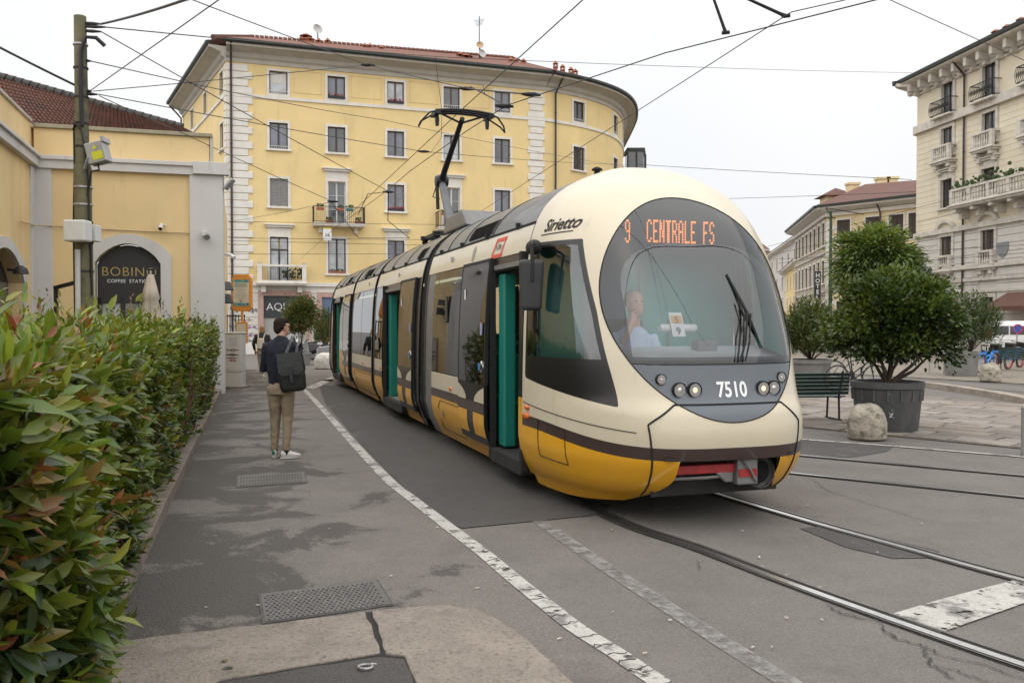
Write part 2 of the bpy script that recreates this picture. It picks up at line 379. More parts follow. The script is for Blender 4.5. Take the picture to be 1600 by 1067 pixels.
# the pavement between kerb and white line, with a damp strip along the kerb
sheet('pavement', [kp(-6), kp(-6, 4.5)] + [p for p in reversed(WLs) if p.y < 33 and p.y > 3.2] + [kp(28.5)], .004, M_PAVE)
# relaid dark asphalt beside the tram
dk = [gr(497,601), gr(560,606), gr(700,690), gr(860,770), gr(960,790), gr(925,806), gr(722,826), gr(690,812), gr(620,752), gr(560,690), gr(508,630)]
sheet('relaid_asphalt', dk, .008, M_DARK)
sheet('relaid_asphalt', [gr(1250,686), gr(1330,690), gr(1400,695), gr(1385,706), gr(1330,715), gr(1250,712)], .006, M_DARK)
sheet('relaid_asphalt', [gr(1250,826), gr(1285,822), gr(1330,828), gr(1400,845), gr(1468,862), gr(1460,872), gr(1395,873), gr(1320,855)], .006, M_DARK)
# white lane line, worn and cracked
M_WHITE = mat('road_paint_white', (.43,.41,.375), .75, var=.10, scale=6, bump=.25, bscale=60)
overlay(M_WHITE, (.13,.12,.115), 3.2, .52, .60, .9, detail=12, seed=2.2)
overlay(M_WHITE, (.30,.29,.27), 45, .50, .62, .7, detail=6)
M_WORN = mat('road_paint_worn', (.235,.222,.207), .8, var=.10, scale=6, bump=.3, bscale=80)
overlay(M_WORN, (.17,.16,.15), 5, .50, .66, .8, detail=12)
def wear(m, scale, lo, hi, seed):
    n = m.node_tree.nodes; l = m.node_tree.links; o = n['Material Output']; sh = o.inputs['Surface'].links[0].from_socket; tc = n.new('ShaderNodeTexCoord'); mp = n.new('ShaderNodeMapping'); mp.inputs['Location'].default_value = (seed,seed,0); l.new(tc.outputs['Object'], mp.inputs['Vector'])
    nz = n.new('ShaderNodeTexNoise'); nz.inputs['Scale'].default_value = scale; nz.inputs['Detail'].default_value = 12; nz.inputs['Roughness'].default_value = .72; l.new(mp.outputs[0], nz.inputs['Vector']); mr = n.new('ShaderNodeMapRange'); mr.inputs['From Min'].default_value = lo; mr.inputs['From Max'].default_value = hi; l.new(nz.outputs['Fac'], mr.inputs['Value'])
    t = n.new('ShaderNodeBsdfTransparent'); x = n.new('ShaderNodeMixShader'); l.new(mr.outputs[0], x.inputs[0]); l.new(sh, x.inputs[1]); l.new(t.outputs[0], x.inputs[2]); l.new(x.outputs[0], o.inputs['Surface'])
wear(M_WHITE, 7, .56, .60, 1.0); wear(M_WORN, 9, .42, .66, 2.0)
mb = MB(); mb.ribbon(WLs, .120, .0095); struct(mb.build('lane_line', M_WHITE))
mb = MB()
for i in range(26):                                        # cracks across the paint
    t = 46 + i*2.2; k = int(t)
    if k >= len(WLs)-1: break
    p = WLs[k]; tt = (WLs[k+1]-WLs[k]).normalized(); nn = Vector((-tt.y, tt.x, 0))
    a = [p + nn*(.062 - .025*j) + tt*random.uniform(-.022,.022) for j in range(6)]
    mb.ribbon(a, [.003,.008,.010,.006,.010,.004], .0115)
struct(mb.build('paint_cracks', M_TAR))
mb = MB(); mb.ribbon(smooth_path([(.16,7.7),(.27,7.33),(.60,6.2),(.95,5.12),(1.3,4.1),(1.7,3.1)]), .13, .0055); struct(mb.build('old_line', M_WORN))
mb = MB(); mb.ribbon([gr(1250,687), gr(1320,692), gr(1400,698), gr(1500,706.5), gr(1640,718)], .10, .012); struct(mb.build('edge_line', M_WHITE))
sheet('crossing_stripe', [gr(1390,962), gr(1470,938), gr(1600,904), gr(1700,880), gr(1750,905), gr(1600,944), gr(1470,990)], .010, M_WHITE)
sheet('crossing_stripe', [gr(478,606), gr(520,588), gr(530,590), gr(490,609)], .012, M_WHITE)
# grooved tram rails
M_STEEL = mat('rail_steel', (.78,.77,.75), .30, metal=1, var=.12, scale=30)
M_STEEL2 = mat('rail_lip', (.20,.18,.165), .45, metal=.7, var=.2, scale=25)
M_GROOVE = mat('rail_groove', (.018,.017,.016), .9, var=.2, scale=20)
def rail(path):
    P = smooth_path(path, 10)
    def off(o): 
        out = []
        for i in range(len(P)):
            t = (P[min(i+1,len(P)-1)]-P[max(i-1,0)]).normalized(); out.append(P[i] + Vector((-t.y, t.x, 0))*o)
        return out
    mb = MB(); mb.cur = 0; mb.ribbon(off(-.005), .056, .019); mb.cur = 1; mb.ribbon(off(.045), .055, .010); mb.cur = 2; mb.ribbon(off(.085), .022, .016); mb.ribbon(off(-.042), .016, .015)
    mb.cur = 3; mb.ribbon(off(.03), .17, .0065)
    return struct(mb.build('tram_rail', [M_STEEL, M_GROOVE, M_STEEL2, M_DARK]))
TH = math.atan(440/1350.0); TN = Vector((math.cos(TH), math.sin(TH), 0)); TD = Vector((-math.sin(TH), math.cos(TH), 0))
rail([TN*3.17+TD*24, TN*3.17+TD*14, TN*3.17+TD*9.5, (.864,7.52), (1.397,6.5), (1.785,5.67), (2.18,4.90), (2.53,4.27), (3.1,3.35), (4.2,1.8)])
rail([TN*4.615+TD*24, TN*4.615+TD*14, TN*4.615+TD*10.5, (1.94,8.9), (2.50,7.51), (2.93,6.6), (3.37,5.69), (4.1,4.5), (5.3,2.9)])
sd = Vector((.8,-.6,0))
rail([Vector((3.71,11.14,0)) - sd*4.2, Vector((3.71,11.14,0)), Vector((3.71,11.14,0)) + sd*3, Vector((3.71,11.14,0)) + sd*14])
rail([Vector((3.22,9.77,0)) - sd*3.6, Vector((3.22,9.77,0)), Vector((3.22,9.77,0)) + sd*3, Vector((3.22,9.77,0)) + sd*14])
mb = MB(); mb.ribbon([gr(346,632), gr(432,628)], .10, .0095); mb.ribbon([gr(343,645), gr(480,634)], .12, .0095); struct(mb.build('drain_strip', mat('drain_concrete', (.22,.21,.195), .85, var=.15, scale=4)))
# cracks in the asphalt
mb = MB()
def crack(pts, w=.012, z=.0095):
    P = [gr(*p) for p in pts]; Q = []
    for i in range(len(P)-1):
        for j in range(7):
            q = P[i].lerp(P[i+1], j/7); Q.append(q + Vector((random.uniform(-1,1), random.uniform(-1,1), 0))*.018)
    Q.append(P[-1]); mb.ribbon(Q, [max(.003, w*random.uniform(.35,1.2)) for _ in Q], z)
crack([(1288,945),(1320,962),(1366,970),(1400,1000),(1440,1010),(1455,1040),(1490,1062)])
crack([(1440,1010),(1480,1028),(1540,1040),(1600,1062)], .010); crack([(1455,1040),(1500,1050),(1545,1067)], .009); crack([(1400,1000),(1380,985)], .007)
crack([(1190,800),(1150,790),(1105,782)], .010); crack([(1255,742),(1300,770),(1450,815)], .007); crack([(1090,876),(1092,892)], .006)
struct(mb.build('asphalt_cracks', M_TAR))
# granite kerb of the hedge bed, stone by stone
M_KERB = mat('granite_kerb', (.20,.165,.135), .8, var=.16, scale=7, bump=.5, bscale=90)
overlay(M_KERB, (.10,.085,.07), 2.2, .55, .7, .7)
kb = MB(); kb.T = lambda a,b,c: kp(a, b, c)
kb.box(-6, 16.5, -.17, -.02, -.05, .10); kerb = struct(kb.build('kerb', M_GROOVE))
for i in range(19):
    a = -4.6 + i*1.1
    b = MB(); b.T = lambda x,y,z: kp(x, y, z); h = .125 + random.uniform(-.006,.006)
    b.box(a+.006, a+1.094, -.185+random.uniform(-.004,.004), random.uniform(-.004,.004), -.02, h); b.build('kerb_stone', M_KERB, kerb, bevel=.012)
M_SOIL = mat('soil', (.045,.034,.026), .95, var=.3, scale=6, bump=.8, bscale=40)
b = MB(); b.poly([kp(-6,-.17,.06), kp(16.5,-.17,.06), kp(16.5,-2.6,.06), kp(-6,-2.6,.06)]); struct(b.build('hedge_bed', M_SOIL))
V3_ = Vector
# granite slabs at the corner in front
M_GRAN = mat('granite_slab', (.22,.185,.152), .75, var=.14, scale=3.5, bump=.5, bscale=60)
overlay(M_GRAN, (.32,.28,.24), 1.6, .55, .72, .6, seed=5); overlay(M_GRAN, (.10,.085,.07), 34, .53, .62, .6, detail=4); overlay(M_GRAN, (.33,.29,.25), 75, .56, .63, .55, detail=3, seed=2); overlay(M_GRAN, (.07,.06,.05), 9, .63, .68, .7, seed=4)
overlay(M_GRAN, (.12,.10,.085), 1.9, .58, .66, .6, seed=8)
def slab(name, pts, z0, z1, m, parent=None, bevel=.008):
    if bevel:
        q = []
        for i in range(len(pts)):
            a, c = pts[i], pts[(i+1)%len(pts)]; k = max(1, min(14, int((c-a).length/.09)))
            q += [a] + [a.lerp(c, j/k)+V3_((random.uniform(-1,1),random.uniform(-1,1),0))*.009 for j in range(1,k)]
        pts = q
    b = MB(); n = len(pts); vs = [(p.x,p.y,z0) for p in pts]+[(p.x,p.y,z1) for p in pts]
    b.add(vs, [tuple(range(n-1,-1,-1)), tuple(range(n,2*n))]+[(i,(i+1)%n,n+(i+1)%n,n+i) for i in range(n)])
    return b.build(name, m, parent, bevel=bevel)
pav = struct(slab('corner_paving', [gr(120,1016), gr(575,958), gr(700,950), gr(780,975), gr(895,1072), gr(1010,1180), gr(60,1180)], -.05, .009, M_GROOVE, bevel=0))
slab('paving_stone', [gr(150,1012), gr(300,992), gr(440,977), gr(571,960), gr(583,990), gr(594,1024), gr(480,1043), gr(345,1067), gr(300,1085), gr(60,1110)], -.02, .020, M_GRAN, pav)
slab('paving_stone', [gr(581,959), gr(640,953), gr(700,950), gr(745,956), gr(785,977), gr(830,1010), gr(893,1069), gr(1000,1170), gr(690,1170), gr(648,1067), gr(632,1029), gr(603,1026), gr(592,992)], -.02, .022, M_GRAN, pav)
slab('asphalt_infill', [gr(345,1069), gr(480,1045), gr(590,1029), gr(632,1032), gr(647,1069), gr(688,1170), gr(180,1170)], -.02, .014, M_DARK, pav)
# plaza: stone setts on the right, bounded by a kerb
M_SETT = [mat('stone_sett_%s' % k, c, .8, var=.15, scale=5, bump=.6, bscale=45) for k, c in
          (('grey',(.215,.185,.158)), ('warm',(.235,.195,.155)), ('pale',(.25,.222,.195)), ('dark',(.175,.15,.13)))]
for m_ in M_SETT: overlay(m_, (.12,.10,.085), 2.5, .56, .68, .6, seed=3.3)
M_JOINT = mat('sett_joint', (.14,.118,.098), .95, var=.3, scale=8, bump=.6, bscale=50)
A0 = gr(1240,667); A1 = gr(1640,706); pu = (A1-A0).normalized(); pv = Vector((-pu.y, pu.x, 0))
pl = [A0 - pu*16, A1 + pu*10, A1 + pu*10 + pv*6.0, A0 - pu*16 + pv*9.4]
plaza = sheet('plaza', [(p.x,p.y) for p in pl], .012, M_JOINT)
sett_me = []
for k in range(8):
    L_, W_ = random.uniform(.62,.98), random.uniform(.36,.46)
    me = bpy.data.meshes.new('paving_stone'); a, b_ = L_/2, W_/2; j = lambda: random.uniform(-.025,.025); i_ = .022; h = .022+random.uniform(-.004,.006)
    q = [(-a+j(),-b_+j()),(a+j(),-b_+j()),(a+j(),b_+j()),(-a+j(),b_+j())]
    me.from_pydata([(x,y,-.01) for x,y in q]+[(x*.995,y*.99,h*.6) for x,y in q]+[(x*(1-i_/a),y*(1-i_/b_),h+random.uniform(-.004,.004)) for x,y in q], [],
        [(0,1,5,4),(1,2,6,5),(2,3,7,6),(3,0,4,7),(4,5,9,8),(5,6,10,9),(6,7,11,10),(7,4,8,11),(8,9,10,11)])
    me.materials.append(M_SETT[k % 4]); sett_me.append((me, L_, W_))
cnt = 0; v_ = .25
plaza_in = lambda p: 1236 < 800 + FPX*p.x/p.y < 1640
while v_ < 9.2 and cnt < 300:
    u_ = -3.5 + random.uniform(0,.5)
    while u_ < 9 and cnt < 300:
        me, L_, W_ = random.choice(sett_me); p = A0 + pu*(u_+L_/2) + pv*v_
        lim = 9.2 - (u_+16)*.13
        if plaza_in(p) and v_ < lim:
            o = bpy.data.objects.new('paving_stone', me); COL.objects.link(o); o.parent = plaza
            o.location = (p.x, p.y, .012); o.rotation_euler = (random.uniform(-.012,.012), random.uniform(-.012,.012), math.atan2(pu.y,pu.x) + random.uniform(-.03,.03)); cnt += 1
        u_ += L_ + .035
    v_ += .44
# kerb beyond the setts and the far street with its own rails, far plaza
B0 = gr(1180,588); B1 = gr(1450,606); B2 = gr(1640,640)
M_KB2 = mat('kerb_far', (.30,.255,.21), .8, var=.2, scale=4, bump=.4, bscale=40)
mb = MB(); P = [B0, B1, gr(1540,620), B2, gr(1800,672)]
for i in range(len(P)-1):
    a, b_ = P[i], P[i+1]; nn = Vector((-(b_-a).y, (b_-a).x, 0)).normalized()*.30
    mb.add([(a.x,a.y,0),(b_.x,b_.y,0),(b_.x,b_.y,.14),(a.x,a.y,.14),(a.x+nn.x,a.y+nn.y,0),(b_.x+nn.x,b_.y+nn.y,0),(b_.x+nn.x,b_.y+nn.y,.14),(a.x+nn.x,a.y+nn.y,.14)], [(0,1,2,3),(3,2,6,7),(5,4,7,6),(0,3,7,4),(1,5,6,2)])
struct(mb.build('kerb', M_KB2))
M_BEIGE = mat('far_paving', (.21,.18,.145), .85, var=.12, scale=1.5, bump=.3, bscale=25)
sheet('pavement', [gr(1180,577), gr(1420,590), gr(1640,603), gr(1900,612), (60,30), (60,60), (20,60)], .02, M_BEIGE)
mb = MB(); mb.ribbon([gr(1180,583), gr(1410,596), gr(1640,617)], .08, .016); mb.ribbon([gr(1180,579), gr(1410,590), gr(1640,606)], .08, .026); struct(mb.build('tram_rail', M_GROOVE))
# ================================================================ BUILDINGS
class Fac:
    """a facade: plan polyline walked left to right as the viewer sees it; P(u along, o outward, z up)"""
    def __init__(s, pts):
        s.p = [Vector((p[0], p[1])) for p in pts]; s.c = [0.0]
        for i in range(len(s.p)-1): s.c.append(s.c[-1] + (s.p[i+1]-s.p[i]).length)
        s.L = s.c[-1]; sn = []
        for i in range(len(s.p)-1):
            t = (s.p[i+1]-s.p[i]).normalized(); sn.append(Vector((t.y, -t.x)))
        s.vn = [sn[0]] + [(sn[i]+sn[i+1]).normalized() for i in range(len(sn)-1)] + [sn[-1]]; s.sn = sn
        s.curved = len(s.p) > 2
    def P(s, u, o, z):
        i = 0
        while i < len(s.c)-2 and u > s.c[i+1]: i += 1
        f = (u - s.c[i])/(s.c[i+1]-s.c[i]); q = s.p[i] + (s.p[i+1]-s.p[i])*f
        nn = s.sn[i] if not s.curved else s.vn[i].lerp(s.vn[i+1], max(0,min(1,f)))
        return (q.x + nn.x*o, q.y + nn.y*o, z)
    def u_at(s, px):
        r = ray(px, 507); 
        for i in range(len(s.p)-1):
            a, b = s.p[i], s.p[i+1]; e = b - a; den = r.x*(-e.y) - r.y*(-e.x)
            if abs(den) < 1e-9: continue
            t = (a.x*(-e.y) - a.y*(-e.x))/den; v = (r.x*a.y - r.y*a.x)/den
            if t > 0 and -.02 <= v <= 1.02: return s.c[i] + v*e.length
        return None
    def dir(s, u):
        a = Vector(s.P(u-.05,0,0)); b = Vector(s.P(u+.05,0,0)); return (b-a).normalized()
def wall(bld, fac, z0, z1, holes, m, name='wall', depth=.22, u0=0.0, u1=None, step=None, o=0.0, back=True):
    u1 = fac.L if u1 is None else u1
    us = {round(u0,4), round(u1,4)}; zs = {round(z0,4), round(z1,4)}
    for (a,b,c,d) in holes: us |= {round(a,4), round(b,4)}; zs |= {round(c,4), round(d,4)}
    if step:
        k = u0
        while k < u1: us.add(round(k,4)); k += step
    us = sorted(x for x in us if u0-1e-4 <= x <= u1+1e-4); zs = sorted(x for x in zs if z0-1e-4 <= x <= z1+1e-4)
    mb = MB(fac.P); inh = lambda u,z: any(a<u<b and c<z<d for a,b,c,d in holes)
    for i in range(len(us)-1):
        for j in range(len(zs)-1):
            if not inh((us[i]+us[i+1])/2, (zs[j]+zs[j+1])/2):
                mb.add([(us[i],o,zs[j]),(us[i+1],o,zs[j]),(us[i+1],o,zs[j+1]),(us[i],o,zs[j+1])], [(0,1,2,3)])
    for (a,b,c,d) in holes:
        e = o - depth
        mb.add([(a,o,c),(a,o,d),(a,e,d),(a,e,c),(b,o,c),(b,o,d),(b,e,d),(b,e,c)], [(0,3,2,1),(4,5,6,7),(1,2,6,5),(0,4,7,3)])
        if back: mb.add([(a,e-.06,c),(b,e-.06,c),(b,e-.06,d),(a,e-.06,d)], [(0,1,2,3)])
    return mb.build(name, m, bld)
M_GLASS = {k: mat('pane_'+k, c, .08, var=.35, scale=1.2, lo=.3, hi=.75, detail=2, spec=.9) for k, c in
           (('blue',(.13,.145,.18)), ('grey',(.09,.10,.11)), ('pale',(.42,.44,.47)), ('dark',(.035,.035,.04)))}
M_CURT = mat('curtain', (.62,.60,.56), .8, var=.12, scale=9, stretch=(6,6,.4))
M_STONEW = mat('window_surround', (.70,.665,.60), .8, var=.07, scale=2, bump=.15)
overlay(M_STONEW, (.33,.30,.26), 1.3, .58, .75, .5, stretch=(1,1,.3))
M_BROWN = flat('sash_brown', (.11,.058,.034), .5); M_DKBR = flat('sash_dark', (.045,.028,.024), .5); M_WHT = flat('sash_white', (.55,.54,.52), .5)
M_SHUT = mat('shutter_dark', (.060,.044,.038), .6, var=.2, scale=6); M_SHUTG = mat('shutter_grey', (.25,.245,.24), .6, var=.12, scale=8)
M_IRON = flat('iron', (.028,.026,.027), .55, .3)
M_TERRA = mat('terracotta', (.30,.105,.055), .8, var=.25, scale=8)
M_REDFL = mat('red_flowers', (.35,.03,.035), .7, var=.4, scale=30); M_PLANT = mat('planter_green', (.05,.085,.025), .7, var=.5, scale=25, bump=.6)
def window(bld, fac, u, z0, z1, w, sash=None, glassk='blue', leaves=2, trim=.14, sill=True, proud=.05, depth=.16, head=None, box=None, shut=None, msr=None, transom=None, bars=False, half=None):
    """part 'window' (stone surround) > sill, sash, pane, shutter, flower_box"""
    msr = msr or M_STONEW; a, b = u-w/2, u+w/2; mb = MB(fac.P)
    if trim:
        mb.box(a-trim, a, -.02, proud, z0-(0 if sill else trim), z1+trim); mb.box(b, b+trim, -.02, proud, z0-(0 if sill else trim), z1+trim); mb.box(a, b, -.02, proud, z1, z1+trim)
        if not sill: mb.box(a, b, -.02, proud, z0-trim, z0)
    else: mb.box(a, b, -depth-.05, -depth-.03, z0, z1)
    wn = mb.build('window', msr, bld)
    if sill: m2 = MB(fac.P); m2.box(a-trim-.07, b+trim+.07, -.05, proud+.09, z0-.12, z0); m2.build('sill', msr, wn, bevel=.015)
    if head:
        m2 = MB(fac.P); zt = z1+trim
        m2.box(a-trim, b+trim, -.02, .03, zt, zt+head); m2.box(a-trim-.12, b+trim+.12, -.02, .18, zt+head, zt+head+.12); m2.box(a-trim-.2, b+trim+.2, -.02, .28, zt+head+.12, zt+head+.2)
        m2.build('lintel', msr, wn, bevel=.01)
    if shut is not None:
        sm, kind = shut
        for q in range(2):
            m2 = MB(fac.P); c0 = a + q*w/2 + .01; c1 = c0 + w/2 - .02
            m2.box(c0, c0+.05, -.10, -.05, z0, z1); m2.box(c1-.05, c1, -.10, -.05, z0, z1); m2.box(c0, c1, -.10, -.05, z0, z0+.07); m2.box(c0, c1, -.10, -.05, z1-.07, z1)
            ns = max(6, int((z1-z0)/.09))
            for k in range(ns):
                zz = z0 + .07 + (z1-z0-.14)*k/ns
                m2.add([(c0+.05,-.06,zz),(c1-.05,-.06,zz),(c1-.05,-.095,zz+(z1-z0-.14)/ns*.9),(c0+.05,-.095,zz+(z1-z0-.14)/ns*.9)], [(0,1,2,3)])
            m2.build('shutter', sm, wn)
    else:
        sash = sash or M_BROWN; t = .06; m2 = MB(fac.P)
        zt = z1 if not transom else z0+(z1-z0)*transom
        m2.box(a, a+t, -depth, -depth+.06, z0, z1); m2.box(b-t, b, -depth, -depth+.06, z0, z1); m2.box(a+t, b-t, -depth, -depth+.06, z0, z0+t); m2.box(a+t, b-t, -depth, -depth+.06, z1-t, z1)
        if leaves == 2: m2.box(u-t*.8, u+t*.8, -depth, -depth+.065, z0+t, zt-(t if not transom else 0))
        if transom: m2.box(a+t, b-t, -depth, -depth+.065, zt-.04, zt+.04)
        if bars: 
            for k in (1,2): m2.box(a+t, b-t, -depth, -depth+.055, z0+(zt-z0)*k/3-.015, z0+(zt-z0)*k/3+.015)
        m2.build('sash', sash, wn)
        ed = [a+t, b-t] if leaves == 1 else [a+t, u-t*.8, u+t*.8, b-t]
        for k in range(0, len(ed), 2):
            m2 = MB(fac.P); m2.add([(ed[k],-depth+.02,z0+t),(ed[k+1],-depth+.02,z0+t),(ed[k+1],-depth+.02,z1-t),(ed[k],-depth+.02,z1-t)], [(0,1,2,3)])
            m2.build('pane', M_GLASS[glassk], wn)
        if half is not None:
            m2 = MB(fac.P); zh = z1-(z1-z0)*half; m2.box(a+t, b-t, -depth+.021, -depth+.027, zh, z1-t); m2.build('blind', M_CURT, wn)
    if box == 'rail':
        m2 = MB(fac.P); m2.box(a, b, -.02, .0, z0+.16, z0+.19)
        for k in range(9): m2.box(a+w*k/8-.008, a+w*k/8+.008, -.02, 0, z0, z0+.18)
        m2.build('rail', M_WHT, wn)
    elif box:
        m2 = MB(fac.P); m2.box(a+.03, b-.03, -.05, .12, z0, z0+.14); m2.build('flower_box', M_TERRA if box == 'pots' else M_IRON, wn)
        m2 = MB(fac.P)
        for k in range(26):
            uu = random.uniform(a+.05,b-.05); m2.ball((uu, random.uniform(-.05,.13), z0+.14+random.uniform(0,.12)), random.uniform(.025,.05), nu=4, nv=5)
        m2.build('flowers', M_REDFL if box == 'red' else M_PLANT, wn, kind='stuff')
    return wn
def band(bld, fac, z0, z1, o, m, name='string_course', u0=0.0, u1=None, step=.6):
    u1 = fac.L if u1 is None else u1; mb = MB(fac.P); k = max(1, int((u1-u0)/step)) if fac.curved else 1
    for i in range(k): mb.box(u0+(u1-u0)*i/k, u0+(u1-u0)*(i+1)/k, -.04, o, z0, z1)
    return mb.build(name, m, bld)
def profile_band(bld, fac, prof, m, name, u0=0.0, u1=None, n=1, smooth=None):
    """sweep a closed (o,z) profile along the facade"""
    u1 = fac.L if u1 is None else u1; mb = MB(fac.P); k = len(prof); vs = []
    for i in range(n+1):
        u = u0+(u1-u0)*i/n; vs += [(u, o, z) for o, z in prof]
    fs = [(i*k+j, (i+1)*k+j, (i+1)*k+(j+1)%k, i*k+(j+1)%k) for i in range(n) for j in range(k)] + [tuple(range(k)), tuple(range(n*k+k-1, n*k-1, -1))]
    mb.add(vs, fs); return mb.build(name, m, bld, smooth=smooth)
def plaster(name, col, stain):
    m = mat(name, col, .85, var=.045, scale=.6, bump=.12, bscale=30)
    overlay(m, stain, .9, .52, .74, .6, stretch=(1,1,.22)); overlay(m, tuple(c*.8 for c in stain), 3.5, .60, .72, .4, stretch=(1,1,.12), seed=6); overlay(m, tuple(c*.86 for c in col), .25, .5, .75, .5, seed=2)
    return m
M_YEL = plaster('plaster_yellow', (.76,.585,.285), (.60,.45,.22))
M_YEL2 = plaster('plaster_buff', (.72,.545,.285), (.54,.40,.22))
M_QUOIN = mat('quoin_stone', (.70,.67,.62), .8, var=.06, scale=2, bump=.15); M_LILAC = plaster('plaster_lilac_grey', (.56,.545,.53), (.42,.40,.385))
M_GREY = plaster('plaster_base', (.60,.575,.53), (.42,.395,.36))
M_CORN = mat('cornice_stone', (.46,.43,.37), .8, var=.08, scale=2); M_GUT = flat('gutter_green', (.030,.036,.034), .5, .2)
M_ROOF = mat('roof_tiles_far', (.165,.062,.040), .85, var=.3, scale=9, bump=.8, bscale=22)
overlay(M_ROOF, (.095,.055,.042), 1.1, .5, .7, .6)
M_PIPE = flat('drainpipe', (.055,.042,.038), .5, .3); M_PINK = mat('pink_frame', (.46,.30,.265), .8, var=.1, scale=3)
M_SIGND = flat('sign_dark', (.030,.036,.042), .4); M_LETW = flat('letter_white', (.75,.75,.75), .5); M_ROLL = mat('roller_shutter', (.40,.39,.37), .5, var=.08, scale=3, metal=.2)

# ---------------- the big yellow corner house
YB = thing('apartment_house', 'large yellow apartment house with curved right end, white quoins and red tiled roof', 'building', (-15.9, 49, 0))
phi = R(18.66); pA = Vector((-13.48, 50.0)); ud = Vector((math.cos(phi), math.sin(phi)))
def on_line(px):
    r = ray(px, 507); k = (pA.y*r.x - pA.x*r.y)/(ud.x*r.y - ud.y*r.x); return pA + ud*k
cL = on_line(356); cR = on_line(853)
FA = Fac([cL, cR])
cv = smooth_path([(cR.x, cR.y), (4.55,57.0), (6.6,59.4), (7.8,62.3), (8.45,66), (8.7,70), (8.9,77)], 5)
cv = [Vector((cR.x, cR.y))] + [Vector((p.x,p.y)) for p in cv[1:]]
FC = Fac(cv)
cB = Vector((-23.7, 62.5)); FL = Fac([cB, cL])
YZ = [(14.95,16.25),(11.8,13.3),(8.5,10.1),(4.7,6.75)]      # sill and head of each storey, top first
ZTOP, ZEAVE = 16.95, 17.5
colsA = [(437,), (527,), (619,), (706,), (785,)]; uA = [FA.u_at(c[0]) for c in colsA]
wA = 1.02; holes = []
for i, u in enumerate(uA):
    for r, (a, b) in enumerate(YZ):
        if r == 2 and i in (1,3): a = 7.65
        if r == 3 and i == 0: a = 4.15
        holes.append((u-wA/2, u+wA/2, a, b, i, r))
shopA = [(FA.u_at(412), FA.u_at(478), 0, 3.35), (FA.u_at(503), FA.u_at(545), 0, 3.3), (FA.u_at(590), FA.u_at(650), 0, 3.3)]
wall(YB, FA, 4.0, ZTOP, [h[:4] for h in holes], M_YEL)
wall(YB, FA, 0, 4.0, [s for s in shopA], M_GREY, depth=.3)
sk = ['blue','grey','blue','grey','blue']
for a, b, z0, z1, i, r in holes:
    u = (a+b)/2; kw = dict(glassk=random.choice(['blue','blue','grey','pale']), sash=random.choice([M_BROWN, M_DKBR, M_DKBR]))
    if r == 0: kw.update(sill=False, box={0:'rail',1:'red',2:'red',3:'rail',4:'rail'}[i]); 
    if r == 0 and i == 0: kw.update(half=.5, leaves=1)
    if r == 2 and i in (1,3): kw.update(shut=None, sash=M_WHT, bars=True, glassk='grey', head=.45, sill=False)
    if r == 2 and i == 0: kw.update(shut=(M_SHUTG,0), sash=M_WHT)
    if r == 2 and i == 2: kw.update(box='red')
    if r == 3 and i in (0,2): kw.update(head=.40)
    if r == 3 and i == 0: kw.update(transom=.72, sash=M_DKBR, glassk='pale', sill=False)
    if r == 3 and i == 1: kw.update(box='pots', sash=M_DKBR, glassk='pale')
    if r == 1: kw.update(box='rail' if i == 0 else None)
    window(YB, FA, u, z0, z1, b-a, **kw)
# recessed panels of the attic storey
for i in range(4):
    mb = MB(FA.P); a, b = uA[i]+.85, uA[i+1]-.85
    for q in ((a,b,15.10,15.14),(a,b,16.35,16.39),(a,a+.04,15.1,16.39),(b-.04,b,15.1,16.39)): mb.box(q[0],q[1],-.01,.022,q[2],q[3])
    mb.build('wall_panel', M_YEL2, YB)
# curved end
uC = [FC.u_at(904), FC.u_at(961)]; uC = [uC[0], uC[1], uC[1]+3.3, uC[1]+6.6, uC[1]+10]
hc = [(u-wA/2, u+wA/2, a, b) for u in uC for a, b in YZ]
wall(YB, FC, 4.0, ZTOP, hc, M_YEL, step=.5); wall(YB, FC, 0, 4.0, [], M_GREY, step=.5)
for a, b, z0, z1 in hc:
    r = [k for k, q in enumerate(YZ) if q[0] == z0][0]
    window(YB, FC, (a+b)/2, z0, z1, wA, sash=M_DKBR, glassk='grey', sill=r > 0, box='rail' if r == 0 else None, shut=(M_SHUT,0) if (r == 1 and a < 8) else None)
# left side front
hl = []; uL = [FL.u_at(303), FL.u_at(323.5), FL.u_at(349)]
for u in uL:
    for a, b in YZ: hl.append((u-.5, u+.5, a, b))
wall(YB, FL, 4.0, ZTOP, hl, M_YEL); wall(YB, FL, 0, 4.0, [], M_GREY)
for a, b, z0, z1 in hl: window(YB, FL, (a+b)/2, z0, z1, 1.0, sash=M_DKBR, glassk='grey', sill=z0 < 14)
# string courses, cornice, gutter
for fac, n in ((FA,1),(FC,40),(FL,1)):
    band(YB, fac, 14.62, 14.80, .07, M_STONEW); band(YB, fac, 3.92, 4.14, .12, M_QUOIN); band(YB, fac, 3.55, 3.68, .05, M_QUOIN); band(YB, fac, 0, .7, .06, M_QUOIN, 'plinth')
    profile_band(YB, fac, [(-.05,16.55),(.06,16.55),(.08,16.75),(.22,16.85),(.3,17.05),(.75,17.22),(.95,17.25),(.95,17.38),(-.05,17.38)], M_CORN, 'cornice', n=n)
    profile_band(YB, fac, [(.92,17.38),(1.06,17.37),(1.12,17.44),(1.11,17.57),(.92,17.56)], M_GUT, 'gutter', n=n)
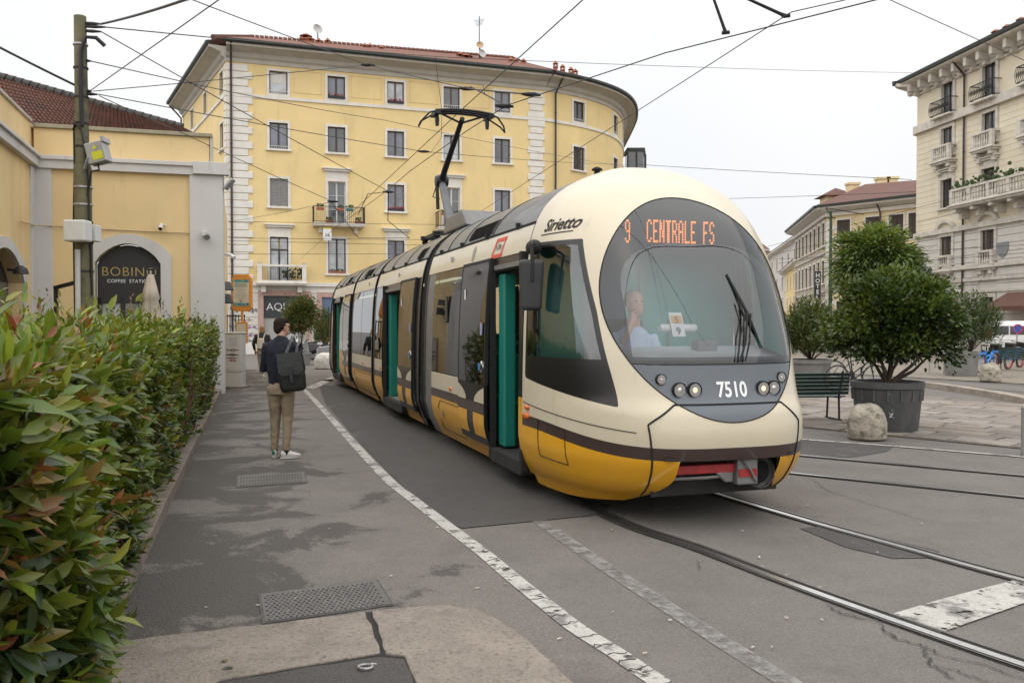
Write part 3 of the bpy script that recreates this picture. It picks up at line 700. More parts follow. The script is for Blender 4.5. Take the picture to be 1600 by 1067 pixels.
# rusticated quoins, each stone a piece
def quoins(fac, u0, z0, z1, wl, ws, sgn=1, h=.42):
    k = 0; z = z0
    while z < z1 - .1:
        w = wl if k % 2 == 0 else ws; mb = MB(fac.P); zz = min(z+h-.03, z1)
        a, b = (u0, u0+w) if sgn > 0 else (u0-w, u0)
        if sgn == 0: a, b = u0-w/2, u0+w/2
        mb.box(a, b, -.02, .07, z, zz); mb.build('quoin', M_QUOIN, YB, bevel=.025, seg=1); z += h; k += 1
for z0, z1 in ((4.14, 14.62), (14.8, 16.55)):
    quoins(FA, .02, z0, z1, 1.40, 1.15); quoins(FA, (FA.u_at(822)+FA.L)/2, z0, z1, 1.15, .9, 0)
    quoins(FL, FL.L-.02, z0, z1, .45, .35, -1)
# courses of the ground floor
for k in range(6):
    z = .72 + k*.47; segs = [(0, shopA[0][0]-.3), (shopA[0][1]+.3, shopA[1][0]-.25), (shopA[1][1]+.25, shopA[2][0]-.25), (shopA[2][1]+.25, FA.L)]
    for a, b in segs: mb = MB(FA.P); mb.box(a, b, -.02, .045, z, z+.445); mb.build('rusticated_course', M_GREY, YB, bevel=.015, seg=1)
# roof
def roofing(bld, fac, inner, z0, z1, m, n=1, over=1.08, name='roof'):
    mb = MB(); k = n; vs = []
    for i in range(k+1):
        u = fac.L*i/k; p = fac.P(u, over, z0); q = inner(i/k); vs += [p, (q[0], q[1], z1)]
    mb.add(vs, [(2*i, 2*i+2, 2*i+3, 2*i+1) for i in range(k)]); return mb.build(name, m, bld)
mid = lambda a, b, t: a.lerp(b, t)
rl = cL + Vector((-1.2, 8.6)); rr = cR + Vector((-2.2, 7.0)); rcv = [Vector((-.05,62.4)), Vector((1.2,64)), Vector((2.6,67)), Vector((3.2,71)), Vector((3.4,77))]
rf = roofing(YB, FA, lambda t: mid(rl, rr, t), 17.58, 20.75, M_ROOF, 10)
def rci(t):
    k = min(3, int(t*4)); f = t*4-k; return rr.lerp(rcv[1], t*4) if k == 0 else rcv[k].lerp(rcv[k+1], f)
roofing(YB, FC, rci, 17.58, 20.75, M_ROOF, 40); roofing(YB, FL, lambda t: mid(cB+Vector((8,3)), rl, t), 17.58, 20.75, M_ROOF, 8)
# ridge tiles
mb = MB()
pts = [rl.lerp(rr, i/60) for i in range(61)] + [Vector(rci(i/20)) for i in range(1,21)]
for i in range(len(pts)-1): mb.tube([(pts[i].x,pts[i].y,20.77),(pts[i].x*.12+pts[i+1].x*.88,pts[i].y*.12+pts[i+1].y*.88,20.77)], [.16,.13], 6)
a, b = Vector((cL.x-.4, cL.y-.95)), rl
for i in range(26): q = a.lerp(b, i/26); q2 = a.lerp(b, (i+.85)/26); mb.tube([(q.x,q.y,17.6+3.15*i/26),(q2.x,q2.y,17.6+3.15*(i+.85)/26)], [.16,.12], 6)
mb.build('ridge_tiles', M_ROOF, YB, kind='stuff')
M_CHIM = mat('chimney_brick', (.30,.115,.065), .85, var=.25, scale=6, bump=.4); M_DISH = flat('dish_grey', (.45,.45,.44), .5)
def chimney(px, py, h=.8, w=.25, Y=57.5):
    p = at(px, py, Y); mb = MB(); z = p.z - h
    mb.box(p.x-w/2, p.x+w/2, p.y-w/2, p.y+w/2, z-1.2, p.z-.28); mb.box(p.x-w*.65, p.x+w*.65, p.y-w*.65, p.y+w*.65, p.z-.36, p.z-.27)
    for s_ in (-1,1): mb.box(p.x+s_*w*.4-.05, p.x+s_*w*.4+.05, p.y-w*.4, p.y+w*.4, p.z-.28, p.z-.1)
    mb.lathe([(w*.8,p.z-.1),(w*.35,p.z+.03),(.03,p.z+.1)], 8, (p.x,p.y,0)); mb.build('chimney', M_CHIM, rf)
for c in ((478,55,1.0,.55),(484,60,.8,.45),(498,62,.5),(512,62,.5),(570,70),(578,70),(596,73),(720,84,.6,.4),(728,87,.7,.6),(798,92),(806,93),(818,94),(868,98),(879,103),(892,107),(899,110)): chimney(*c)
def dish(px, py, r, Y, aim, white=False):
    p = at(px, py, Y); t = thing('satellite_dish', 'white satellite dish under a tan one on a tall antenna mast' if white == 1 else ('tan satellite dish high on an antenna mast' if white == 2 else 'large grey satellite dish on a pole above the left of the roof ridge'), 'satellite dish', (p.x, p.y, p.z-1.2))
    mb = MB(); A = Vector(aim).normalized(); u_ = A.orthogonal().normalized(); w_ = A.cross(u_); vs = []; n = 18
    for k, (f, dd) in enumerate(((0,.0),(.5,.06),(1,.2))):
        for j in range(n): th = 2*math.pi*j/n; vs.append(p + u_*(r*f*math.cos(th)) + w_*(r*f*math.sin(th)) + A*(dd*r))
    mb.add(vs, [(k*n+j, k*n+(j+1)%n, (k+1)*n+(j+1)%n, (k+1)*n+j) for k in range(2) for j in range(n)]); mb.build('reflector', flat('dish_tan', (.50,.34,.20), .5) if white == 2 else M_DISH, t, smooth=60)
    mb = MB(); mb.tube([p - A*.03, p - A*.2, Vector((p.x,p.y+.1,p.z-.3)), Vector((p.x,p.y+.1,p.z-1.8))], .035, 6); mb.tube([p+A*.1-w_*r*.9, p+A*r*.9], .02, 5); mb.build('mast', M_IRON, t)
dish(496, 46, .33, 57.5, (.6,-.8,.25)); dish(753, 84, .28, 58.5, (.5,-.8,.2), 1); dish(750, 71, .25, 58.5, (.1,-.95,.2), 2)
an = at(749, 40, 58.6); t = thing('antenna', 'tall thin television antenna mast on the yellow house roof', 'antenna', (an.x, an.y, 19.6))
mb = MB(); mb.tube([(an.x,an.y,19.3),(an.x,an.y,at(749,26,58.6).z)], .03, 5); mb.build('mast', M_IRON, t)
for k in range(5): mb = MB(); zz = an.z+.3-.09*k; mb.tube([(an.x-.35+.04*k,an.y,zz),(an.x+.35-.04*k,an.y,zz+.12)], .012, 4); mb.build('element', M_IRON, t)
# drainpipes
def drain(fac, u, top, bot=0.0, m=None, bld=None):
    mb = MB(); P = lambda o, z: fac.P(u, o, z); mb.tube([P(.95,top+.2), P(.85,top), P(.35,top-.5), P(.14,top-.75), P(.14,top-2), P(.14,bot)], .06, 8)
    for k in range(5): q = P(.14, bot+2+(top-bot-4)*k/4); mb.lathe([(.08,q[2]),(.08,q[2]+.05)], 8, (q[0],q[1],0))
    return mb.build('drainpipe', m or M_PIPE, bld or YB, smooth=40)
drain(FA, .25, 17.2); drain(FC, FC.u_at(866), 17.2, m=M_GUT); drain(FL, .2, 17.2, 5)
# balconies of the yellow house
def iron_balcony(u, z, w):
    mb = MB(FA.P); mb.box(u-w/2, u+w/2, 0, .95, z-.14, z); mb.box(u-w/2-.04, u+w/2+.04, 0, 1.0, z-.05, z+.01)
    for s_ in (-1,1): mb.prism([(s_*(w/2-.45)+u-.09,z-.14),(s_*(w/2-.45)+u+.09,z-.14),(s_*(w/2-.45)+u+.09,z-.5),(s_*(w/2-.45)+u-.09,z-.5)], .02, .38, 'y')
    bl = mb.build('balcony', M_STONEW, YB, bevel=.01)
    rlg = MB(FA.P); rlg.box(u-w/2, u+w/2, .90, .94, z+.94, z+.98); rlg.box(u-w/2, u+w/2, .90, .93, z+.08, z+.11)
    for s_ in (-1,1): rlg.box(u+s_*(w/2-.02)-.02, u+s_*(w/2-.02)+.02, 0, .94, z+.94, z+.98); rlg.box(u+s_*(w/2-.02)-.015, u+s_*(w/2-.02)+.015, 0, .94, z+.08, z+.11)
    rlg.build('handrail', M_IRON, bl)
    for k in range(27): b2 = MB(FA.P); uu = u-w/2+.02+(w-.04)*k/26; b2.box(uu-.009, uu+.009, .905, .925, z, z+.95); b2.build('baluster', M_IRON, bl)
    sb = MB(FA.P)
    for s_ in (-1,1):
        for k in range(6): uu = u+s_*(w/2-.02); oo = .1+.14*k; sb.box(uu-.009, uu+.009, oo-.009, oo+.009, z, z+.95)
    sb.build('side_bars', M_IRON, bl)
    for k in range(5):
        b2 = MB(FA.P); uu = u-w/2+.35+k*(w-.7)/4; zz = z+(.72 if k in (0,2,3) else .02); b2.box(uu-.2, uu+.2, .93, 1.1, zz, zz+.15) if k in (0,2,3) else b2.box(uu-.22, uu+.22, .6, .82, zz, zz+.18)
        fb = b2.build('flower_box', [M_TERRA, M_TERRA, M_TERRA, flat('box_teal', (.02,.12,.12)), M_TERRA][k], bl)
        pl_ = MB(FA.P)
        for q in range(14): pl_.ball((uu+random.uniform(-.18,.18), .95 if k in (0,2,3) else .7, zz+.2+random.uniform(0,.15)), random.uniform(.03,.07), nu=4, nv=5)
        pl_.build('plants', M_PLANT, bl, kind='stuff')
iron_balcony(uA[1]+.05, 7.55, 2.95); iron_balcony(uA[3]+.2, 7.55, 2.5)
def stone_balcony(u, z, w):
    mb = MB(FA.P); mb.box(u-w/2, u+w/2, 0, .9, z-.16, z); mb.box(u-w/2-.06, u+w/2+.06, 0, .97, z-.08, z-.0)
    for s_ in (-1,1): uu = u+s_*(w/2-.35); mb.prism([(uu-.12,z-.16),(uu+.12,z-.16),(uu+.12,z-.55),(uu-.12,z-.55)], .02, .55, 'y')
    bl = mb.build('balcony', M_STONEW, YB, bevel=.012)
    b2 = MB(FA.P); b2.box(u-w/2, u+w/2, .68, .92, z+.88, z+1.0); b2.box(u-w/2, u+w/2, .72, .9, z, z+.1)
    for s_ in (-1,1): b2.box(u+s_*(w/2-.12)-.12, u+s_*(w/2-.12)+.12, .7, .9, z+.1, z+.88); b2.box(u+s_*(w/2-.06)-.06, u+s_*(w/2-.06)+.06, 0, .7, z+.88, z+1.0)
    b2.build('parapet', M_STONEW, bl, bevel=.01)
    for k in range(20): b3 = MB(FA.P); uu = u-w/2+.3+(w-.6)*k/19; b3.box(uu-.012, uu+.012, .80, .824, z+.1, z+.88); b3.build('baluster', M_IRON, bl)
    for k in range(3):
        b3 = MB(FA.P); uu = u+.2+k*.42
        for q in range(22): b3.ball((uu+random.uniform(-.16,.16), .5+random.uniform(-.1,.1), z+.25+random.uniform(0,.55)), random.uniform(.04,.08), nu=4, nv=5)
        b3.build('plant', M_PLANT, bl, kind='stuff')
    for s_ in (-1,1): b3 = MB(FA.P); q = u+s_*(w/2-.12); b3.prism([(q-.1,z+1.0),(q+.1,z+1.0),(q+.13,z+1.12),(q-.13,z+1.12)], .7, .9, 'y'); b3.build('pot', M_CORN, bl)
stone_balcony(uA[0]+.1, 4.10, 2.7)
# shop fronts
def shop(a, b, z1, sign, letters, lower):
    mb = MB(FA.P); mb.box(a-.3, a, -.02, .07, 0, z1+.3); mb.box(b, b+.3, -.02, .07, 0, z1+.3); mb.box(a, b, -.02, .07, z1, z1+.3); sf = mb.build('shop_front', M_PINK, YB, bevel=.01)
    m2 = MB(FA.P); m2.box(a, b, -.22, -.12, z1-1.25, z1); m2.build('fascia', sign, sf)
    for k in range(22): m2 = MB(FA.P); z = .02+k*(z1-1.28)/22; m2.box(a, b, -.26, -.2-.012*(k%2), z, z+(z1-1.28)/22-.006); m2.build('shutter_slat', lower, sf)
    if letters:
        o = Vector(FA.P((a+b)/2-.15, -.11, z1-.83)); d_ = FA.dir((a+b)/2); M0 = PM[YB.name].inverted()
        text_mesh('lettering', 'AQUA', .62, M_LETW, sf, M0 @ frame_m(o, d_, (0,0,1)), .01, bold=-.004)
        o2 = Vector(FA.P((a+b)/2+.3, -.11, z1-1.08)); text_mesh('lettering', 'SUN', .14, M_LETW, sf, M0 @ frame_m(o2, d_, (0,0,1)), .01) if False else None
shop(*shopA[0][:2], 3.35, M_SIGND, True, M_ROLL)
M_SHYEL = mat('shop_yellow', (.58,.30,.03), .6, var=.15, scale=3); M_SHBLU = flat('shop_blue', (.10,.16,.28), .3)
shop(*shopA[1][:2], 3.3, M_SHBLU, False, M_SHYEL); shop(*shopA[2][:2], 3.3, M_SIGND, False, M_ROLL)
# graffiti tags on the ground floor wall
GR = {'black': flat('spray_black', (.02,.02,.022)), 'violet': flat('spray_violet', (.20,.10,.26)), 'teal': flat('spray_teal', (.04,.16,.22)), 'red': flat('spray_red', (.45,.03,.06)), 'ochre': flat('spray_ochre', (.28,.20,.12))}
def scribble(fac, u0, z0, w, h, col, parent, loops=6, r=.022, o=.055):
    mb = MB(fac.P if hasattr(fac,'P') else fac); pts = []; ph = random.uniform(0,6)
    for i in range(loops*9+1):
        t = i/(loops*9.0); pts.append((u0+w*t+.10*w*math.sin(t*loops*6.28+ph), o, z0+h*.5+h*.5*math.sin(t*loops*6.28*1.02)*(.55+.45*math.sin(t*9+ph*2))))
    vs = []; fs = []
    for i, p in enumerate(pts):
        q = pts[min(i+1,len(pts)-1)]; q0 = pts[max(i-1,0)]; dx, dz = q[0]-q0[0], q[2]-q0[2]; l_ = math.hypot(dx,dz)+1e-6
        vs += [(p[0]-dz/l_*r, o, p[2]+dx/l_*r), (p[0]+dz/l_*r, o, p[2]-dx/l_*r)]
    mb.add(vs, [(2*i,2*i+1,2*i+3,2*i+2) for i in range(len(pts)-1)])
    return mb.build('graffiti', GR[col], parent)
for u_, z_, w_, h_, c_, l_ in ((.25,2.35,1.3,.38,'black',6),(.3,1.85,1.0,.22,'ochre',4),(.1,1.35,1.6,.42,'violet',5),(.15,.95,1.5,.3,'violet',6),(.5,.55,1.0,.4,'teal',4),(.1,.2,1.6,.3,'black',8),(.4,.35,1.2,.25,'violet',7)): scribble(FA, u_, z_, w_, h_, c_, YB, l_)
# house lamp and number board hanging below the balcony
mb = MB(FA.P); u_ = uA[1]-.68; mb.box(u_-.24, u_+.24, .98, 1.02, 6.55, 7.2); sg = mb.build('number_sign', flat('sign_white', (.72,.72,.70)))
tag(sg, 'square white number sign reading 16 hanging below iron balcony', 'sign')
text_mesh('lettering', '16', .32, flat('letter_dark', (.05,.05,.055)), sg, frame_m(FA.P(u_, 1.03, 6.75), FA.dir(u_), (0,0,1)), .003)
mb = MB(FA.P); mb.box(u_-.24, u_+.24, .978, 1.022, 7.2, 7.28); mb.build('clip', flat('clip_yellow', (.55,.40,.03)), sg)
# oriel beyond the curved end
o_ = thing('oriel', 'glazed dark framed oriel jutting from the far end of the yellow house', 'oriel', (10.6,74,12))
mb = MB(lambda x,y,z: (x-.95, y+6.5, z)); mb.prism([(10.6,66.2),(12.1,66.2),(12.5,68.5),(10.6,68.5)], 12.0, 12.4, 'z'); mb.prism([(10.6,66.2),(12.1,66.2),(12.5,68.5),(10.6,68.5)], 16.2, 16.5, 'z')
for x, y in ((10.65,66.25),(11.4,66.25),(12.1,66.3),(12.35,67.5)): mb.box(x-.06,x+.06,y-.06,y+.06,12.4,16.2)
mb.build('frame', M_GUT, o_); mb = MB(lambda x,y,z: (x-.95, y+6.5, z)); mb.prism([(10.7,66.3),(12.0,66.3),(12.4,68.4),(10.7,68.4)], 12.4, 16.2, 'z'); mb.build('glazing', M_GLASS['grey'], o_)
mb = MB(lambda x,y,z: (x-.95, y+6.5, z))
for k in range(30): mb.ball((random.uniform(10.8,11.6), 66.15+random.uniform(-.1,.1), random.uniform(12.6,14.4)), random.uniform(.08,.16), nu=4, nv=5)
mb.build('plants', M_PLANT, o_, kind='stuff')

# ---------------- low cafe building on the left
CB = thing('cafe_building', 'low yellow cafe building with lilac-grey pilasters, arched doorway and tiled roof', 'building', (-9, 20, 0))
cd = Vector((.958,.2874)); c0 = Vector((-11.04,20.0)); c1 = c0 + cd*4.09       # long front facing the pavement end
FB = Fac([c0, c1]); FW = Fac([c0 + Vector((.30,-.954))*11.0, c0])            # front and the wing coming forward
FW.p = FW.p; FR = Fac([c1, c1 + Vector((-.3,.954))*12])
uB = lambda px: FB.u_at(px)
dA, dB = uB(149), uB(252)
# arched opening outline
def arch_pts(a, b, zs, zt, n=14):
    return [(a,0)] + [(a + (b-a)*i/n, zs + (zt-zs)*math.sin(math.pi*i/n)**.75 if 0 < i < n else zs) for i in range(n+1)] + [(b,0)]
def arch_wall(bld, fac, u0, u1, z1, a, b, zs, zt, m, depth=.3):
    ap = arch_pts(a, b, zs, zt); mb = MB(fac.P); mid_ = ap[1:-1]
    mb.add([(u0,0,0),(a,0,0),(a,0,z1),(u0,0,z1)], [(0,1,2,3)]); mb.add([(b,0,0),(u1,0,0),(u1,0,z1),(b,0,z1)], [(0,1,2,3)])
    for i in range(len(mid_)-1): p, q = mid_[i], mid_[i+1]; mb.add([(p[0],0,p[1]),(q[0],0,q[1]),(q[0],0,z1),(p[0],0,z1)], [(0,1,2,3)])
    for i in range(len(ap)-1): p, q = ap[i], ap[i+1]; mb.add([(p[0],0,p[1]),(q[0],0,q[1]),(q[0],-depth,q[1]),(p[0],-depth,p[1])], [(0,1,2,3)])
    w = mb.build('wall', m, bld)
    tr = MB(fac.P); e = .24; cx = (a+b)/2
    ap2 = [(cx+(x-cx)*(1+2*e/(b-a)), z if k in (0,len(ap)-1) else z+e*.92) for k,(x,z) in enumerate(ap)]
    for i in range(len(ap)-1):
        p,q,P_,Q_ = ap[i],ap[i+1],ap2[i],ap2[i+1]
        tr.add([(p[0],.05,p[1]),(q[0],.05,q[1]),(Q_[0],.05,Q_[1]),(P_[0],.05,P_[1]),(p[0],-.02,p[1]),(q[0],-.02,q[1]),(Q_[0],-.02,Q_[1]),(P_[0],-.02,P_[1])],[(0,1,2,3),(0,4,5,1),(3,2,6,7)])
    tr.build('arch_surround', M_LILAC, bld); return w
ZC = 5.55
arch_wall(CB, FB, 0, FB.L, ZC, dA, dB, 3.15, 3.62, M_YEL2)
# door set: black fascia with lettering, dark frame, glass leaves, left pane paler
drp = thing('cafe_entrance', 'black cafe entrance with BOBINO lettering in the arch', 'shop front', FB.P((dA+dB)/2,-.25,0))
M_BLK = flat('cafe_black', (.018,.018,.020), .45); M_GOLD = flat('letter_gold', (.42,.31,.10), .4)
ap = arch_pts(dA+.02, dB-.02, 3.13, 3.60); mb = MB(FB.P); up = [(x,z) for x,z in ap[1:-1]]; mb.prism([(dA+.02,2.35)]+up+[(dB-.02,2.35)], -.26, -.20, 'y'); mb.build('fascia', M_BLK, drp)
mb = MB(FB.P)
for a in (dA+.02, dA+.52, dA+.98, dB-.12): mb.box(a, a+.10, -.26, -.18, 0, 2.35)
mb.box(dA+.02, dB-.02, -.26, -.18, 2.2, 2.35); mb.build('door_frame', M_BLK, drp)
for a, b in ((dA+.12,dA+.52),(dA+.62,dA+.98),(dA+1.08,dB-.12)):
    mb = MB(FB.P); mb.box(a, b, -.235, -.225, .05, 2.2); mb.build('pane', M_GLASS['pale'] if a < dA+.2 else M_GLASS['dark'], drp)
mb = MB(FB.P); mb.box(dA, dB, -.6, -.55, 0, 3.6); mb.build('back_panel', M_BLK, drp)
PI = PM[drp.name].inverted(); cu = (dA+dB)/2
text_mesh('lettering', 'BOBINO', .31, M_GOLD, drp, PI @ frame_m(FB.P(cu,-.195,2.86), FB.dir(cu), (0,0,1)), .006, spacing=1.08, bold=-.003)
text_mesh('lettering', 'COFFEE  STATION', .115, M_LETW, drp, PI @ frame_m(FB.P(cu,-.195,2.70), FB.dir(cu), (0,0,1)), .004, spacing=1.05)
# pilasters, band and parapet of the front
def cpart(name, m, fac, *bx, bevel=.012):
    mb = MB(fac.P)
    for q in bx: mb.box(*q)
    return mb.build(name, m, CB, bevel=bevel)
cpart('pilaster', M_LILAC, FB, (.04,uB(84),-.02,.06,0,5.3)); cpart('pilaster', M_LILAC, FB, (uB(298),FB.L+.06,-.02,.10,0,5.32))
cpart('cornice', M_LILAC, FB, (0,FB.L-.55,-.02,.12,5.30,5.55),(0,FB.L-.55,-.02,.17,5.50,5.60)); cpart('cornice', M_LILAC, FB, (FB.L-.62,FB.L+.2,-.02,.2,5.32,5.62))
cpart('parapet', M_YEL2, FB, (0,FB.L-.25,-.3,-.05,5.5,6.25)); cpart('coping', mat('coping', (.30,.27,.19), .8), FB, (0,FB.L-.18,-.34,.02,6.25,6.34))
cpart('gutter_rail', M_CORN, FB, (FB.L-.24,FB.L-.17,-.3,-.02,5.6,6.3)); cpart('wall', M_YEL2, FR, (0,12,-.3,0,0,5.5), bevel=0); cpart('pilaster', M_LILAC, FR, (0,.6,-.02,.08,0,5.4))
# wing coming towards the camera with its own arched window
wa, wb = FW.L-4.2, FW.L-1.15
arch_wall(CB, FW, 0, FW.L, 5.5, wa, wb, 2.6, 3.25, M_YEL2)
mb = MB(FW.P); mb.prism([(wa,0.0)]+[(x,z) for x,z in arch_pts(wa,wb,2.6,3.25)[1:-1]]+[(wb,0.0)], -.32, -.28, 'y'); mb.build('window_frame', M_BLK, CB)
mb = MB(FW.P); mb.box(wa+.1,(wa+wb)/2-.06,-.28,-.27,.9,2.6); mb.box((wa+wb)/2+.06,wb-.1,-.28,-.27,.9,2.6); mb.build('pane', M_GLASS['grey'], CB)
cpart('pilaster', M_LILAC, FW, (FW.L-.42,FW.L-.02,-.02,.05,0,5.3)); cpart('cornice', M_LILAC, FW, (0,FW.L-.02,-.02,.14,5.32,5.56),(0,FW.L-.02,-.02,.20,5.52,5.6)); cpart('parapet', M_YEL2, FW, (0,FW.L+.3,-.3,-.05,5.5,6.35)); cpart('coping', M_CORN, FW, (0,FW.L-.02,-.32,.0,6.35,6.42))
# tiled hipped roof: rows of curved tiles
M_TILE = mat('roof_tile', (.125,.052,.036), .8, var=.35, scale=14, bump=.5); M_TILE2 = mat('ridge_tile', (.055,.050,.047), .85, var=.3, scale=8, bump=.5)
overlay(M_TILE, (.045,.036,.030), 1.6, .52, .66, .8)
r0 = at(-40, 112, 22.6); r1 = at(285, 203, 23.0); e0 = Vector(FB.P(-2.5,-.1,6.15)); e1 = Vector(FB.P(FB.L-.3,-.1,6.15))
mb = MB(); nr, ncw = 15, 60
for r in range(nr):
    a0, a1 = r/nr, (r+1.12)/nr
    for c in range(ncw):
        f0, f1 = c/ncw, (c+1)/ncw; top = lambda f: r0.lerp(r1, f); bot = lambda f: e0.lerp(e1, f)
        p = [bot(f0).lerp(top(f0), a0), bot(f1).lerp(top(f1), a0), bot(f1).lerp(top(f1), min(1,a1)), bot(f0).lerp(top(f0), min(1,a1))]
        m0 = (p[0]+p[1])/2 + Vector((0,-.02,.055)); m1 = (p[2]+p[3])/2 + Vector((0,-.02,.035)); lift = Vector((0,-.01,.045*(1-0)))
        mb.add([p[0]+lift, m0+lift, p[1]+lift, p[2], m1, p[3]], [(0,1,4,5),(1,2,3,4)])
        mb.add([p[0]+lift, m0+lift, p[1]+lift, (p[0]+p[1])/2], [(0,3,2),(0,2,1)])
mb.build('roof_tiles', M_TILE, CB, kind='stuff')
mb = MB(); nn = 26
for i in range(nn): a = r0.lerp(r1, i/nn); b = r0.lerp(r1, (i+.93)/nn); mb.tube([a+Vector((0,0,.06)), b+Vector((0,0,.04))], [.10,.135], 8)
mb.build('ridge_tiles', M_TILE2, CB, kind='stuff', smooth=50)
mb = MB(); mb.poly([r0+Vector((0,.05,-.02)), r1+Vector((0,.05,-.02)), r1+Vector((-2,3,-1.5)), e0+Vector((0,6,-.3))]); mb.build('roof_back', M_TILE, CB)
# ---------------- ornate house on the right
M_CRM = plaster('plaster_cream', (.70,.63,.50), (.54,.48,.38)); M_RST = plaster('stone_rusticated', (.60,.57,.535), (.42,.395,.37)); M_ORN = mat('ornament_stone', (.56,.525,.47), .85, var=.15, scale=3, bump=.2)
M_ROOFB = mat('roof_tiles_brown', (.125,.056,.043), .85, var=.25, scale=9, bump=.6, bscale=20)
RB = thing('corner_palace', 'ornate cream and grey stone apartment house with balconies at the right edge', 'building', (28.3, 50, 0))
q0 = Vector((27.07,58.0)); qd = Vector((.1197,-.9928)); FO = Fac([q0, q0 + qd*24]); FO2 = Fac([q0 + Vector((9,6.2)), q0])
uO = [FO.u_at(1478), FO.u_at(1543)]; sp = uO[1]-uO[0]; uO += [uO[1]+sp, uO[1]+2*sp]
OZ = [(14.85,17.05),(12.35,14.1),(9.07,10.85),(5.5,7.25),(1.2,3.3)]
ho = [(u-.58, u+.58, a, b, i, r) for i, u in enumerate(uO) for r, (a, b) in enumerate(OZ)]
wall(RB, FO, 7.7, 17.3, [h[:4] for h in ho if h[5] < 3], M_CRM); wall(RB, FO, 0, 7.7, [h[:4] for h in ho if h[5] > 2], M_RST)
wall(RB, FO2, 0, 17.3, [], M_CRM)
for a, b, z0, z1, i, r in ho:
    window(RB, FO, (a+b)/2, z0, z1, b-a, sash=M_DKBR, glassk='grey' if r < 2 else 'dark', msr=M_ORN, trim=.22, proud=.10, head=.25 if r in (1,2) else None, shut=(M_SHUT,0) if r in (3,) else None, sill=r not in (0,))
# incised courses
for k in range(26):
    z = 7.9 + k*.36
    if z > 14.4: break
    segs = []; e = 0.0
    for u in uO: segs.append((e, u-.9)); e = u+.9
    segs.append((e, 24))
    for a, b in segs: mb = MB(FO.P); mb.box(a, b, -.02, .022, z, z+.335); mb.build('stone_course', M_CRM, RB)
for k in range(16):
    z = .5 + k*.45
    if z > 7.2: break
    e = 0.0
    for u in uO + [24.85]: mb = MB(FO.P); mb.box(e, u-.85, -.02, .055, z, z+.41); mb.build('stone_course', M_RST, RB); e = u+.85
for z0, z1, o in ((7.45,7.75,.22),(5.05,5.3,.2),(4.3,4.5,.15),(14.35,14.85,.3),(16.9,17.05,.1),(3.6,3.75,.12)): band(RB, FO, z0, z1, o, M_ORN, 'string_course'); band(RB, FO2, z0, z1, o, M_ORN, 'string_course')
for f in (FO, FO2):
    profile_band(RB, f, [(-.05,17.1),(.15,17.15),(.2,17.45),(.9,17.62),(1.05,17.7),(1.05,17.85),(-.05,17.85)], M_ORN, 'cornice', u0=-.0 if f is FO2 else -.9, u1=f.L+(.9 if f is FO2 else 0))
    profile_band(RB, f, [(.98,17.8),(1.2,17.82),(1.22,18.02),(.98,18.0)], M_GUT, 'gutter', u0=-.0 if f is FO2 else -1.0, u1=f.L+(1.0 if f is FO2 else 0))
for k in range(20):
    u = .3 + k*1.16; mb = MB(FO.P); mb.prism([(u-.14,17.1),(u+.14,17.1),(u+.14,17.6),(u-.14,17.6)], .1, .85, 'y'); mb.prism([(u-.11,16.85),(u+.11,16.85),(u+.11,17.15),(u-.11,17.15)], .05, .45, 'y'); mb.build('bracket', M_ORN, RB, bevel=.03)
mb = MB(); zr = 18.0; A_ = [Vector(FO.P(-1,1.15,zr)), Vector(FO.P(24,1.15,zr)), Vector(FO.P(24,-6,zr+2.7)), Vector(FO.P(5,-6,zr+2.7))]; mb.poly(A_); mb.poly([A_[0], A_[3], Vector(FO2.P(0,1.1,zr))]); rb_roof = mb.build('roof', M_ROOFB, RB)
for px, py in ((1556,48),(1574,40),(1595,29)):
    p = at(px, py, 54); mb = MB(); mb.box(p.x-.22,p.x+.22,p.y-.22,p.y+.22,p.z-1.6,p.z-.3); mb.box(p.x-.3,p.x+.3,p.y-.3,p.y+.3,p.z-.35,p.z-.25); mb.lathe([(.3,p.z-.1),(.1,p.z+.05)], 8, (p.x,p.y,0)); mb.lathe([(.1,p.z-.25),(.1,p.z-.1)], 6, (p.x,p.y,0)); mb.build('chimney', M_CHIM, rb_roof)
p = at(1568, 22, 54.5); mb = MB(); mb.lathe([(.09,p.z-2.5),(.09,p.z)], 10, (p.x,p.y,0)); mb.build('flue', M_STEEL, rb_roof)
